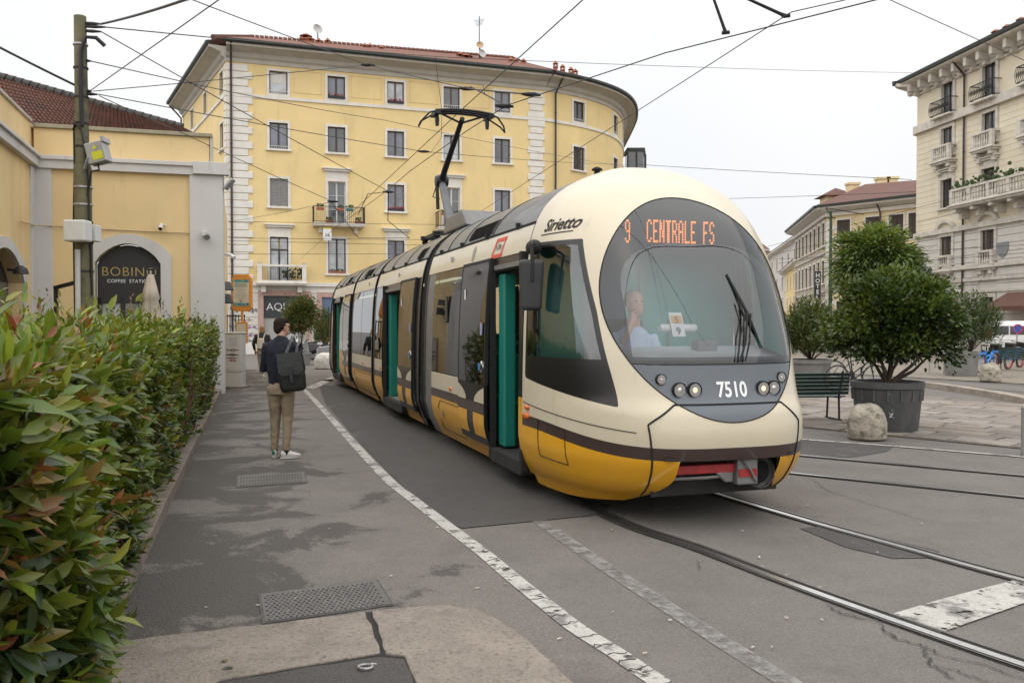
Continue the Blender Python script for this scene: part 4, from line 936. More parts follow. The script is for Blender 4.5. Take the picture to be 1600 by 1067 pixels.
def stone_balc(u, z, w, d_=.75, plants=False, nb=None):
    mb = MB(FO.P); mb.box(u-w/2, u+w/2, .0, d_, z-.22, z-.04); mb.box(u-w/2-.1, u+w/2+.1, 0, d_+.1, z-.10, z)
    k = max(2, int(w/1.6)+1)
    for i in range(k):
        uu = u-w/2+.3+(w-.6)*i/(k-1); mb.prism([(uu-.14,z-.22),(uu+.14,z-.22),(uu+.14,z-.8),(uu-.14,z-.8)], .02, d_*.55, 'y'); mb.prism([(uu-.14,z-.22),(uu+.14,z-.22),(uu+.14,z-.45),(uu-.14,z-.45)], d_*.5, d_*.9, 'y')
    bl = mb.build('balcony', M_ORN, RB, bevel=.03)
    b2 = MB(FO.P); b2.box(u-w/2, u+w/2, d_-.2, d_+.02, z+.82, z+.95); b2.box(u-w/2, u+w/2, d_-.18, d_, z, z+.1)
    for i in range(k): uu = u-w/2+.14+(w-.28)*i/(k-1); b2.box(uu-.14, uu+.14, d_-.19, d_+.01, z+.1, z+.82)
    for s_ in (-1,1): b2.box(u+s_*(w/2-.1)-.1, u+s_*(w/2-.1)+.1, 0, d_-.2, z+.82, z+.95)
    b2.build('parapet', M_ORN, bl, bevel=.012)
    nb = nb or int(w/.26)
    for i in range(nb):
        uu = u-w/2+.32+(w-.64)*i/(nb-1); q = FO.P(uu, d_-.09, 0); b3 = MB(); b3.lathe([(.05,z+.1),(.075,z+.28),(.04,z+.55),(.05,z+.82)], 6, (q[0],q[1],0)); b3.build('baluster', M_ORN, bl)
    if plants:
        b3 = MB()
        for i in range(150):
            q = FO.P(u-w/2+w*random.random(), d_-.2+random.uniform(-.15,.1), 0); b3.ball((q[0], q[1], z+.85+abs(random.gauss(0,.28))), random.uniform(.06,.13), nu=4, nv=5)
        b3.build('plants', M_PLANT, bl, kind='stuff')
def iron_balc(u, z, w=2.0):
    mb = MB(FO.P); mb.box(u-w/2, u+w/2, 0, .62, z-.12, z); bl = mb.build('balcony', M_ORN, RB, bevel=.02)
    for s_ in (0,1):
        b2 = MB(FO.P); zz = z+.06+.86*s_; b2.box(u-w/2, u+w/2, .56, .60, zz, zz+.05)
        for e in (-1,1): b2.box(u+e*(w/2-.02)-.02, u+e*(w/2-.02)+.02, 0, .56, zz, zz+.05)
        b2.build('handrail', M_IRON, bl)
    for i in range(15):
        uu = u-w/2+w*i/14; pts = [FO.P(uu, .58+.09*math.sin(k/6*math.pi), z+.06+.86*k/6) for k in range(7)]; b2 = MB(); b2.tube(pts, .018, 4); b2.build('baluster', M_IRON, bl)
    b2 = MB()
    for i in range(14):
        uu = u-w/2+w*(i+.5)/14; b2.tube([FO.P(uu+.05*math.cos(k/4*math.pi), .62, z+.5+.16*math.sin(k/4*math.pi)) for k in range(8)], .012, 4, closed=True)
    b2.build('scrollwork', M_IRON, bl)
for i, u in enumerate(uO[:3]):
    iron_balc(u, 14.85); stone_balc(u, 12.0, 1.9, .55)
stone_balc(uO[1]+2.2, 8.9, 8.6, 1.1, True); stone_balc(uO[0], 5.1, 1.5, .3); stone_balc(uO[1], 5.1, 1.5, .3)
for u in uO[:3]:                                   # segmental pediments
    mb = MB(FO.P); pts = [(u+1.0*math.cos(math.pi*k/12), 7.7+.62*math.sin(math.pi*k/12)) for k in range(13)]; pin = [(u+.72*math.cos(math.pi*k/12), 7.7+.42*math.sin(math.pi*k/12)) for k in range(12,-1,-1)]
    mb.prism(pts+pin, -.02, .22, 'y'); mb.build('pediment', M_ORN, RB)
drain(FO, (uO[0]+uO[1])/2-.2, 17.6, 0, bld=RB)
# shield plaque and brown awning near the right edge
u_ = FO.u_at(1567); mb = MB(FO.P); mb.prism([(u_-.5,6.4),(u_+.5,6.4),(u_+.5,6.0),(u_+.3,5.65),(u_,5.5),(u_-.3,5.65),(u_-.5,6.0)], .06, .10, 'y'); mb.build('plaque', flat('plaque_grey', (.22,.23,.25)), RB)
u_ = FO.u_at(1600)+1.0; mb = MB(FO.P); mb.prism([(.05,3.4),(1.5,2.6),(1.5,2.4),(.05,2.9)], u_-2.0, u_+2.2, 'x') if False else mb.add([(u_-2.3,.05,3.5),(u_+2.3,.05,3.5),(u_+2.3,1.5,2.7),(u_-2.3,1.5,2.7),(u_-2.3,1.5,2.45),(u_+2.3,1.5,2.45),(u_-2.3,.05,3.4),(u_+2.3,.05,3.4)], [(0,1,2,3),(3,2,5,4),(0,3,4,6),(1,7,5,2)]); aw = mb.build('awning', mat('awning_brown', (.13,.062,.045), .8, var=.1))
tag(aw, 'brown shop awning on the ornate right house', 'awning')

# ---------------- hotel house behind the trees
HB = thing('hotel_house', 'pale yellow corner house with brown shutters and red hipped roof, HOTEL sign on its side', 'building', (27.2, 75, 0))
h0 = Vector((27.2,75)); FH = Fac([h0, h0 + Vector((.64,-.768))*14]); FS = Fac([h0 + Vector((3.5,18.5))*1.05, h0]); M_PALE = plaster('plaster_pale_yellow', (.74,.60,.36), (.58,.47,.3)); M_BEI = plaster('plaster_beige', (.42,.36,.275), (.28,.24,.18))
HZs = [(8.6,10.6),(5.3,7.3),(1.6,3.6)]; uh = [FH.u_at(1317), FH.u_at(1362), FH.u_at(1399), FH.u_at(1430)]
hh = [(u-.6,u+.6,a,b) for u in uh for a,b in HZs]; wall(HB, FH, 0, 11.4, hh, M_PALE)
for a,b,c,d in hh: window(HB, FH, (a+b)/2, c, d, 1.2, trim=.15, sill=False, shut=(M_SHUT,0))
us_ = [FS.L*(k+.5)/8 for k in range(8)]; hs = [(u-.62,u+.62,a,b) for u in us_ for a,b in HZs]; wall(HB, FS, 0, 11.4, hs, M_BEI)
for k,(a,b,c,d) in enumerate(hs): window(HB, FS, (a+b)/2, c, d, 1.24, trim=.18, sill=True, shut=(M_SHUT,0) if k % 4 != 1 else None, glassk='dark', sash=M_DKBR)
for f in (FH, FS): band(HB, f, 11.0, 11.3, .2, M_QUOIN); band(HB, f, 7.85, 8.05, .1, M_CORN); band(HB, f, 4.5, 4.7, .1, M_CORN); profile_band(HB, f, [(-.05,11.3),(.8,11.55),(.95,11.6),(.95,11.8),(-.05,11.8)], M_QUOIN, 'eaves', u0=-.3, u1=f.L+.3); profile_band(HB, f, [(.9,11.75),(1.1,11.75),(1.1,11.95),(.9,11.95)], M_GUT, 'gutter', u0=-.3, u1=f.L+.4)
for k in range(24):
    mb = MB(FH.P); z = .3+k*.45
    if z < 10.6: mb.box(.0, .85 if k % 2 else .62, -.02, .06, z, z+.41); mb.build('quoin', M_QUOIN, HB)
e1_ = Vector(FH.P(-.6,1.0,11.9)); e2_ = Vector(FH.P(14,1.0,11.9)); e3_ = Vector(FS.P(0,1.0,11.9)); t1_ = at(1352,288,82); t2_ = at(1440,281,78); mb = MB(); mb.poly([e1_,e2_,t2_,t1_]); mb.poly([e1_,t1_,e3_]); hr = mb.build('roof', M_ROOFB, HB)
tp = at(1303, 310, 84); mb = MB(); mb.box(tp.x-1.0,tp.x+1.3,tp.y-1,tp.y+1,tp.z-2.5,tp.z+.1); mb.build('turret', M_PALE, HB); mb = MB(); mb.add([(tp.x-1.5,tp.y-1.5,tp.z+.1),(tp.x+1.8,tp.y-1.5,tp.z+.1),(tp.x+1.8,tp.y+1.5,tp.z+.1),(tp.x-1.5,tp.y+1.5,tp.z+.1),(tp.x+.15,tp.y,tp.z+1.0)], [(0,1,4),(1,2,4),(2,3,4),(3,0,4),(0,3,2,1)]); mb.build('turret_roof', M_ROOFB, HB)
mb = MB(); mb.box(tp.x-.1,tp.x+.35,tp.y-1.03,tp.y-1.0,tp.z-1.2,tp.z-.3); mb.build('turret_window', M_GLASS['dark'], HB)
for px, py in ((1332,291),(1378,283),(1392,282)): p = at(px,py,82); mb = MB(); mb.box(p.x-.5,p.x+.5,p.y-.4,p.y+.4,p.z-2.2,p.z+.2); mb.box(p.x-.6,p.x+.6,p.y-.5,p.y+.5,p.z+.1,p.z+.3); mb.build('chimney', M_PALE, hr)
drain(FH, FH.u_at(1375), 11.7, 0, bld=HB)
hp = at(1277, 447, 73.5); hs_ = thing('hotel_sign', 'vertical dark HOTEL sign projecting from the side of the pale yellow house', 'sign', (hp.x, hp.y, hp.z-1.2))
mb = MB(); mb.box(hp.x-.27,hp.x+.27,hp.y-.08,hp.y+.08,hp.z-1.25,hp.z+1.25); mb.build('board', M_SIGND, hs_); mb = MB(); mb.box(hp.x+.2,hp.x+.7,hp.y-.03,hp.y+.03,hp.z+.8,hp.z+.86); mb.box(hp.x+.2,hp.x+.7,hp.y-.03,hp.y+.03,hp.z-.86,hp.z-.8); mb.build('bracket', M_IRON, hs_)
PI = PM[hs_.name].inverted()
for k, ch in enumerate('HOTEL'): text_mesh('letter', ch, .5, M_LETW, hs_, PI @ frame_m((hp.x, hp.y-.09, hp.z+.74-.47*k), (1,0,0), (0,0,1)), .01, bold=.012)
# ---------------- far houses up the street
def far_house(name, label, pxl, pxr, ytop, Yl, Yr, m, storeys, cols, roofm, roofy):
    pl_, pr_ = at(pxl,507,Yl), at(pxr,507,Yr); f = Fac([(pl_.x,pl_.y),(pr_.x,pr_.y)]); H_ = at(pxr, ytop, Yr).z
    t = thing(name, label, 'building', ((pl_.x+pr_.x)/2,(pl_.y+pr_.y)/2,0)); sh = H_/(storeys+.3); hh = []
    for c in range(cols):
        for s_ in range(storeys): u = f.L*(c+.5)/cols; hh.append((u-.55,u+.55,sh*s_+sh*.35,sh*s_+sh*.9))
    wall(t, f, 0, H_, hh, m)
    for a,b,c,d in hh: window(t, f, (a+b)/2, c, d, 1.1, trim=.15, shut=(M_SHUT,0), sill=True)
    profile_band(t, f, [(-.05,H_-.3),(.5,H_-.1),(.7,H_),(.7,H_+.25),(-.05,H_+.25)], M_QUOIN, 'cornice')
    fb = Fac([f.P(f.L,0,0)[:2], (f.P(f.L,0,0)[0]+6, f.P(f.L,0,0)[1]+2)]); wall(t, fb, 0, H_, [], m)
    mb = MB(); mb.poly([f.P(0,.8,H_+.25), f.P(f.L,.8,H_+.25), f.P(f.L,-5,H_+roofy), f.P(0,-5,H_+roofy)]); mb.build('roof', roofm, t); return t
far_house('corner_house', 'far pale grey house with a flat cornice beyond the hotel house', 1196, 1247, 372, 150, 112, M_RST, 4, 6, M_ROOFB, 1.2)
far_house('town_house', 'far yellow house with shutters just left of the hotel house', 1224, 1249, 408, 128, 102, M_YEL, 3, 5, M_ROOFB, 1.0)
far_house('town_house', 'distant long grey house half hidden behind the tram', 1100, 1200, 392, 150, 150, M_BEI, 4, 6, M_ROOFB, 2.0)
far_house('town_house', 'distant buff house closing the street behind the tram roof', 930, 1095, 398, 150, 146, M_PALE, 4, 9, M_ROOFB, 2.0)
# ================================================================ THE TRAM
TR0 = TN*3.95 + TD*6.12
TRAM = thing('tram', 'cream and yellow articulated tram number 7510 on line 9 with oval windscreen and open doors', 'tram', TR0, TH)
def pchip(xs, ys):
    xs = np.array(xs, float); ys = np.array(ys, float); h = np.diff(xs); dl = np.diff(ys)/h; m = np.zeros_like(xs); m[0] = dl[0]; m[-1] = dl[-1]
    for i in range(1, len(xs)-1): m[i] = 0 if dl[i-1]*dl[i] <= 0 else 3*(h[i-1]+h[i])/((2*h[i]+h[i-1])/dl[i-1]+(h[i]+2*h[i-1])/dl[i])
    def f(x):
        x = np.clip(np.asarray(x, float), xs[0], xs[-1]); i = np.clip(np.searchsorted(xs, x)-1, 0, len(xs)-2); t = (x-xs[i])/h[i]
        return (1+2*t)*(1-t)**2*ys[i]+t*(1-t)**2*h[i]*m[i]+t*t*(3-2*t)*ys[i+1]+t*t*(t-1)*h[i]*m[i+1]
    return f
WZ = pchip([.1,.22,.3,.4,.6,.85,1.5,2.0,2.4,2.65,2.85,3.0,3.12,3.22,3.28,3.3],[1.04,1.09,1.14,1.18,1.22,1.22,1.21,1.19,1.15,1.09,.99,.85,.67,.43,.2,0])
Y0 = pchip([.1,.22,.3,.4,.6,.8,.95,1.1,1.5,1.85,2.3,2.6,2.86,3.0,3.15,3.25,3.3],[.6,.4,.25,.14,.03,.0,.02,.1,.2,.34,.58,.79,1.03,1.18,1.42,1.66,1.95])
YE, NP = 1.95, 3.3
def nose_y(x, z):
    w = WZ(z); y0 = Y0(z); return y0+(YE-y0)*(1-np.sqrt(np.maximum(0, 1-np.minimum(1,np.abs(x)/np.maximum(w,1e-6))**NP)))
def nose_grid(nz=150, nt_=220):
    zs = np.concatenate([np.linspace(.1,2.9,nz-40), np.linspace(2.9,3.3,41)[1:]]); nz = len(zs); t = np.linspace(-1,1,nt_); ph = np.pi/2*np.abs(t)**1.6; u = np.sign(t)*np.sin(ph)**(2/NP)
    Z, U = np.meshgrid(zs, u, indexing='ij'); PH = np.meshgrid(zs, ph, indexing='ij')[1]; y0 = Y0(Z)
    V = np.stack([WZ(Z)*U, y0+(YE-y0)*(1-np.cos(PH)), Z], -1).reshape(-1,3)
    Fq = [(i*nt_+j, i*nt_+j+1, (i+1)*nt_+j+1, (i+1)*nt_+j) for i in range(nz-1) for j in range(nt_-1)]
    return V, Fq
def cut(VF, field):
    """keep the part of a mesh where field(x,y,z) > 0, clipping faces along the zero line"""
    V, Fq = VF; f = field(V[:,0], V[:,1], V[:,2]); nv = []; idx = {}; out = []; ek = {}
    def vid(i):
        if i not in idx: idx[i] = len(nv); nv.append(V[i])
        return idx[i]
    for face in Fq:
        fl = [f[i] > 0 for i in face]
        if all(fl): out.append(tuple(vid(i) for i in face)); continue
        if not any(fl): continue
        r = []
        for k in range(len(face)):
            a, b = face[k], face[(k+1) % len(face)]
            if f[a] > 0: r.append(vid(a))
            if (f[a] > 0) != (f[b] > 0):
                key = (min(a,b), max(a,b))
                if key not in ek: t = f[a]/(f[a]-f[b]); ek[key] = len(nv); nv.append(V[a]+(V[b]-V[a])*t)
                r.append(ek[key])
        r2 = [r[k] for k in range(len(r)) if r[k] != r[k-1]]
        if len(r2) >= 3: out.append(tuple(r2))
    return (np.array(nv) if nv else np.zeros((0,3))), out
def mesh_part(name, VF, m, parent, smooth=50, off=0.0, label=None, T=None):
    V, Fq = VF
    if len(Fq) == 0: return None
    mb = MB(T); mb.add([tuple(p) for p in V], Fq); o = mb.build(name, m, parent, smooth=smooth, local=True, label=label, out=(0, 1.7, 1.7) if T is None else (2, 23, 1.7))
    if off:
        s_ = o.modifiers.new('thickness', 'SOLIDIFY'); s_.thickness = off; s_.offset = -1
    return o
# paints
def paint(name, col, dirt, rough=.28, amt=.35):
    m = mat(name, col, rough, var=.03, scale=1.2, coat=.25); overlay(m, dirt, 1.4, .55, .78, amt, stretch=(1,1,.5), rough=.5); overlay(m, dirt, 26, .64, .72, .45, rough=.6); overlay(m, tuple(c*.7 for c in dirt), 5, .60, .72, amt*.8, stretch=(1,1,.25), rough=.6, seed=3); return m
T_CRM = paint('tram_cream', (.585,.515,.385), (.42,.355,.25)); T_YEL = paint('tram_yellow', (.70,.345,.012), (.30,.15,.02), amt=.5); T_BRN = paint('tram_brown', (.050,.031,.027), (.10,.075,.06))
T_GRY = paint('tram_front_grey', (.105,.122,.142), (.16,.16,.16), .4); T_ROOF = mat('tram_roof_grey', (.105,.105,.108), .3, metal=.25, var=.12, scale=2.5, coat=.2); overlay(T_ROOF, (.20,.19,.175), 2.0, .5, .72, .6, rough=.5)
T_BLK = mat('tram_black', (.013,.012,.012), .25, var=.1, scale=2); T_RUB = mat('tram_rubber', (.012,.012,.012), .8, var=.2, scale=10); T_UND = mat('tram_underframe', (.022,.02,.019), .85, var=.3, scale=6)
T_TEAL = mat('tram_teal', (.010,.185,.145), .45, var=.05, scale=2); T_FLOOR = mat('tram_floor', (.16,.18,.16), .7, var=.1, scale=30); T_CEIL = mat('tram_lining', (.55,.56,.54), .6, var=.04, scale=3)
T_INT = mat('tram_interior_grey', (.40,.43,.44), .6, var=.05, scale=3); T_POLE = flat('tram_pole_lime', (.45,.48,.04), .35); T_GRM = mat('tram_metal_grey', (.22,.215,.21), .4, metal=.4, var=.12, scale=5)
G_SIDE = glass('tram_side_glass', (.26,.27,.28), 2.3, .012, (.95,.95,.96)); G_CAB = glass('tram_cab_side_glass', (.80,.86,.85), 2.1, .005); G_WIND = glass('tram_windscreen_glass', (.86,.90,.92), 1.5, .005, base=.05)
G_BAND = glass('tram_tinted_band', (.24,.26,.31), 1.5, .02, base=.03)
T_CHR = mat('chrome', (.75,.75,.75), .12, metal=1, var=.05); T_ORG = mat('indicator_orange', (.62,.14,.02), .25, var=.1); T_RED = mat('coupler_red', (.33,.022,.024), .5, var=.2, scale=9)
LAMP_W = emit('lamp_warm', (1,.80,.50), .7); LAMP_C = mat('lamp_clear', (.62,.62,.60), .1, metal=.6, var=.15, scale=20)
# ---------------- nose shell, cut into its panels
EZ, EA, EB, EX = 1.885, .885, .985, -.03
def f_ell(x,y,z): return 1-((x-EX)/EA)**2-((z-EZ)/EB)**2
def zs_(y): t = np.clip(y/1.75,0,1); return .590+.125*t*t*(3-2*t)
def zb_(y): t = np.clip(y/1.3,0,1); return .235-.105*t*t*(3-2*t)
SWP = [(1.86,2.49),(1.01,2.47),(.84,2.05),(.60,1.53),(.33,1.00),(1.86,1.185)]
def f_swin(x,y,z,ins=0.0):
    d_ = np.full_like(np.asarray(y,float), 9.0)
    for k in range(len(SWP)):
        (a,b),(c,e) = SWP[k], SWP[(k+1)%len(SWP)]; l_ = math.hypot(c-a,e-b); d_ = np.minimum(d_, -((c-a)*(z-b)-(e-b)*(y-a))/l_*-1 if False else ((c-a)*(z-b)-(e-b)*(y-a))/l_)
    return np.where(np.abs(x) > .45, d_-ins, -1.0)
def f_open(x,y,z):
    return np.minimum(np.minimum(.47+np.maximum(0,(.44-z))**1.5*1.6-np.abs(x-EX), .592-z), .9-y)
def f_bump(x,y,z):                    # bumper cover outline seen from the front
    ax = np.abs(x-EX); lim = np.where(z > .88, .70-(z-.88)*1.2, .70-np.clip(.88-z,0,1)*.12)
    return np.minimum(np.minimum(lim-ax, 1.045-z), 1.2-y)
NG = nose_grid(); NG = cut(NG, lambda x,y,z: z-zb_(y)); NG = cut(NG, lambda x,y,z: 1.93-y+np.where(z > 2.45, .3, 0))
ins = cut(NG, f_ell); outs = cut(NG, lambda *a: -f_ell(*a))
inh = cut(cut(NG, f_ell), lambda x,y,z: f_ell(x,y,z))
wind = cut(ins, lambda x,y,z: z-1.375); gpan = cut(ins, lambda x,y,z: 1.368-z)
WS_IN = lambda x,y,z: np.minimum(np.minimum(1-np.abs((x-EX)/.745)**3.4-np.maximum(0,(z-1.95)/.46)**2.6, z-1.43), 1.0)
ws = mesh_part('windscreen', cut(wind, WS_IN), G_WIND, TRAM, label='large clear windscreen with a rounded tinted edge')
mesh_part('windscreen_band', cut(wind, lambda *a: -WS_IN(*a)), G_BAND, TRAM, label='dark tinted border of the windscreen')
fp = mesh_part('front_panel', cut(gpan, lambda x,y,z: z-1.05), T_GRY, TRAM, label='dark blue-grey panel with headlights and number 7510')
bump = cut(outs, f_bump); rest = cut(outs, lambda *a: -f_bump(*a))
bump = cut(bump, lambda *a: -f_open(*a)); rest = cut(rest, lambda *a: -f_open(*a))
bp = mesh_part('bumper', cut(bump, lambda x,y,z: z-zs_(y)-.105), T_CRM, TRAM)
mesh_part('bumper_stripe', cut(cut(bump, lambda x,y,z: zs_(y)+.105-z), lambda x,y,z: z-zs_(y)), T_BRN, bp); [mesh_part('bumper_skirt', cut(cut(bump, lambda x,y,z: zs_(y)-z), lambda x,y,z: g*(x-EX)), T_YEL, bp) for g in (-1,1)]
mesh_part('bumper_badge', cut(gpan, lambda x,y,z: 1.045-z), T_GRY, bp)
sw = cut(rest, f_swin); rest = cut(rest, lambda *a: -f_swin(*a))
sgl = cut(cut(sw, lambda x,y,z: f_swin(x,y,z,.05)), lambda x,y,z: z-1.40)
for sgn in (-1, 1):
    s1 = cut(sw, lambda x,y,z: sgn*x); g1 = cut(sgl, lambda x,y,z: sgn*x)
    f1 = cut(s1, lambda x,y,z: np.maximum(-f_swin(x,y,z,.05), 1.40-z)); q = mesh_part('cab_window', f1, T_BLK, TRAM, label='swept cab side window with a black lower panel'); mesh_part('pane', g1, G_CAB, q)
sh = mesh_part('front_shell', cut(rest, lambda x,y,z: z-zs_(y)-.105), T_CRM, TRAM, label='cream rounded front shell')
T_LIN = mat('cab_lining', (.20,.215,.225), .7, var=.05); ln_ = cut(cut(rest, lambda x,y,z: z-1.02), lambda x,y,z: 2.58-z); ln_ = (ln_[0]*np.array([.965,.955,.985])+np.array([0,.075,.025]), ln_[1]); mesh_part('cab_lining', ln_, T_LIN, sh)
for g in (-1,1): mesh_part('shell_stripe', cut(cut(cut(rest, lambda x,y,z: zs_(y)+.105-z), lambda x,y,z: z-zs_(y)), lambda x,y,z: g*x), T_BRN, sh); mesh_part('shell_skirt', cut(cut(rest, lambda x,y,z: zs_(y)-z), lambda x,y,z: g*x), T_YEL, sh, label='yellow lower skirt of the cab')
# seams and rubber joints laid on the surface
def on_nose(x, z, o=.002): return (x, float(nose_y(np.array(x), np.array(z)))-o, z)
def seam(name, pts, r, m=T_RUB, n=6, parent=TRAM, closed=False):
    mb = MB(); mb.tube(pts, r, n, closed=closed); return mb.build(name, m, parent, local=True, smooth=60)
N_ = 90; seam('windscreen_seal', [on_nose(EX+EA*math.cos(2*math.pi*k/N_), EZ+EB*math.sin(2*math.pi*k/N_), 0) for k in range(N_)], .006, closed=True)
seam('panel_seam', [on_nose(EX-.66+.132*k, 1.37) for k in range(11)], .005)
bs = []
for k in range(12): z = .26+(.86-.26)*k/11; bs.append((-(.70-max(0,.88-z)*.12), z))
left = bs+[(-.70,.885)]+[(-.70+.2*k/5, .89+.155*k/5) for k in range(1,6)]
seam('bumper_seam', [on_nose(x+EX, z) for x, z in left], .009); seam('bumper_seam', [on_nose(-x+EX, z) for x, z in left], .009)
seam('bumper_seam', [on_nose(EX-.5+.1*k, 1.047) for k in range(11)], .009)
def ylev(side, ya, yb, za, zb2, n=14, o=.003):
    out = []
    for k in range(n+1):
        y = ya+(yb-ya)*k/n; z = za+(zb2-za)*k/n; w = float(WZ(z)); y0 = float(Y0(z)); c = max(0,min(1,1-(y-y0)/(YE-y0))); out.append((side*(w*(1-c*c)**(1/NP)+o), y, z))
    return out
for sd_ in (-1,1):
    seam('shell_seam', ylev(sd_, 1.90, .26, .945, .815, 22), .004)
    h = ylev(sd_, 1.52, 1.02, .80, .765)+ylev(sd_, 1.02, 1.02, .765, .45, 4)+ylev(sd_, 1.02, 1.52, .45, .47)+ylev(sd_, 1.52, 1.52, .47, .80, 4); seam('hatch_seam', h, .0045)
    for nm, y, z, rx, rz in (('marker_lamp',1.78,.90,.055,.026),('side_indicator',1.80,.815,.075,.036)):
        q = ylev(sd_, y, y, z, z, 1)[0]; mb = MB(); mb.ball((q[0], q[1], q[2]), .028, rx, rz, 8, 12); mb.build(nm, T_ORG, TRAM, local=True, smooth=60)
# headlights
for nm, x, z, r, lm in (('headlight',-.47,1.165,.055,LAMP_C),('headlight',-.345,1.165,.055,LAMP_W),('indicator',-.60,1.25,.040,LAMP_C),('headlight',.30,1.165,.055,LAMP_W),('headlight',.415,1.165,.055,LAMP_C),('indicator',.53,1.25,.040,LAMP_C)):
    y = float(nose_y(np.array(x), np.array(z))); mb = MB(); mb.lathe([(r*1.15,-.012),(r*1.15,.02),(r*.95,.03),(r*.95,-.012)], 20, (x,y-.012,z), 'y', cap=False); hl_ = mb.build('housing', T_RUB, TRAM, local=True, smooth=50); hl_.name = nm
    mb = MB(); mb.lathe([(r*.98,.0),(r*.9,.02),(r*.6,.05),(r*.2,.06)], 18, (x,y-.022,z), 'y'); mb.build('reflector', T_CHR, hl_, local=True, smooth=60)
    mb = MB(); mb.ball((x,y-.012,z), r*.52, r*.3, r*.52, 8, 12); mb.build('bulb', lm, hl_, local=True, smooth=60)
# numbers and lettering on the front
def nose_text(name, body, x, z, size, m, sx=1, parent=TRAM, bold=0):
    o = text_mesh(name, body, size, m, parent, Matrix(), .001, sx=sx, bold=bold); V = np.zeros(len(o.data.vertices)*3); o.data.vertices.foreach_get('co', V); V = V.reshape(-1,3)
    X = V[:,0]+x; Zc = V[:,1]+z; Y = nose_y(X, Zc)-.004+V[:,2]*-1; o.data.vertices.foreach_set('co', np.stack([X,Y,Zc],-1).ravel()); o.data.update(); return o
nose_text('fleet_number', '7510', EX+.03, 1.105, .175, M_LETW, .82, fp, .004)
# ---------------- coupler bay
mb = MB(); mb.box(-.62,.60,.35,.37,.26,.66); mb.box(-.62,.60,.08,.37,.60,.612); mb.build('coupler_bay', T_UND, TRAM, local=True)
mb = MB(); mb.bar((-.52,.22,.50),(.08,.20,.50),.07,.075); q = mb.build('coupler', T_RED, TRAM, local=True, bevel=.01)
mb = MB(); mb.box(.06,.26,.12,.30,.36,.58); mb.prism([(-.12,.47),(.06,.50),(.06,.38),(-.02,.38)], .17, .22, 'y'); mb.build('coupler_head', T_GRM, q, local=True, bevel=.015); mb = MB(); mb.box(.07,.24,.108,.121,.43,.495); mb.build('coupler_plate', T_RED, q, local=True)
mb = MB(); mb.tube([(-.5,.25,.42),(-.2,.2,.425),(.06,.2,.435)], .014, 6); mb.tube([(.1,.1,.58),(.16,.09,.50),(.22,.1,.40),(.26,.16,.36)], .01, 5); mb.build('hose', T_GRM, q, local=True)
mb = MB(); mb.box(-.56,.42,.42,.52,.24,.38); mb.build('underrun_beam', T_GRM, TRAM, local=True, bevel=.02)
mb = MB(); pts = [(.40,.30),(.52,.50),(.50,.56),(.30,.58),(.16,.56),(.14,.42),(.22,.31)]
mb.lathe([(.135,.10),(.135,.16),(.12,.17),(.10,.10),(.10,.34),(0.01,.36)], 20, (.32,.06,.45), 'y', cap=False); mb.build('horn_cowl', T_GRM, TRAM, local=True, smooth=50)
mb = MB(); mb.lathe([(.099,.14),(.01,.14)], 20, (.32,.06,.45), 'y'); mb.build('horn_mouth', T_RUB, TRAM, local=True)
# ---------------- side panels of each section
def turn(py, ang):
    c, s_ = math.cos(ang), math.sin(ang); return lambda x,y,z: (x*c-(y-py)*s_*-1, py+(y-py)*c-x*s_*1, z) if y > -99 else (x,y,z)
def side(name, y0, y1, z0, z1, sgn, m, off=0.0, parent=TRAM, T=None, nz=6, bevel=0, label=None, thick=.0):
    mb = MB(T); zz = np.linspace(z0,z1,nz+1); w = WZ(zz)+off; vs = []
    for y in (y0,y1): vs += [(sgn*w[k], y, zz[k]) for k in range(nz+1)]
    k = nz+1; fs = [(i, k+i, k+i+1, i+1) for i in range(nz)]
    if thick:
        for y in (y0,y1): vs += [(sgn*(w[i]-thick), y, zz[i]) for i in range(nz+1)]
        b = 2*k; fs += [(b+i, b+i+1, b+k+i+1, b+k+i) for i in range(nz)] + [(i,i+1,b+i+1,b+i) for i in range(nz)] + [(k+i,b+k+i,b+k+i+1,k+i+1) for i in range(nz)] + [(0,b,b+k,k),(nz,k+nz,b+k+nz,b+nz)]
    mb.add(vs, fs); ctr = (0,(y0+y1)/2,(z0+z1)/2); return mb.build(name, m, parent, local=True, smooth=30, label=label, out=T(*ctr) if T else ctr)
ZSK, ZST, ZCR, ZGL, ZRS, ZRT = .14, .695, .81, 1.035, 2.43, 2.70
def lower(y0, y1, sgn, T=None, lamp=True, hatch=True):
    q = side('skirt_panel', y0, y1, ZSK, ZST, sgn, T_YEL, T=T); side('stripe', y0, y1, ZST, ZCR, sgn, T_BRN, .001, q, T); side('waist_panel', y0, y1, ZCR, ZGL, sgn, T_CRM, parent=q, T=T)
    if lamp: w = float(WZ(.82)); mb = MB(T); mb.ball((sgn*w, (y0+y1)/2-.3, .86), .02, .05, .028, 6, 10); mb.build('marker_lamp', T_ORG, q, local=True, smooth=60)
    if hatch and y1-y0 > 1.2:
        a, b = y0+.12, y1-.45; x = lambda z: sgn*(float(WZ(z))+.002); pts = [(x(.66),a,.66),(x(.66),b-.1,.66),(x(.6),b,.58),(x(.3),b,.27),(x(.25),a,.25)]
        seam('hatch_seam', [(T(*p) if T else p) for p in pts], .005, parent=q, closed=True); mb = MB(T); mb.box(x(.5)-.003, x(.5)+.003, b-.25, b-.18, .46, .58); mb.build('hatch_handle', T_GRM, q, local=True)
    return q
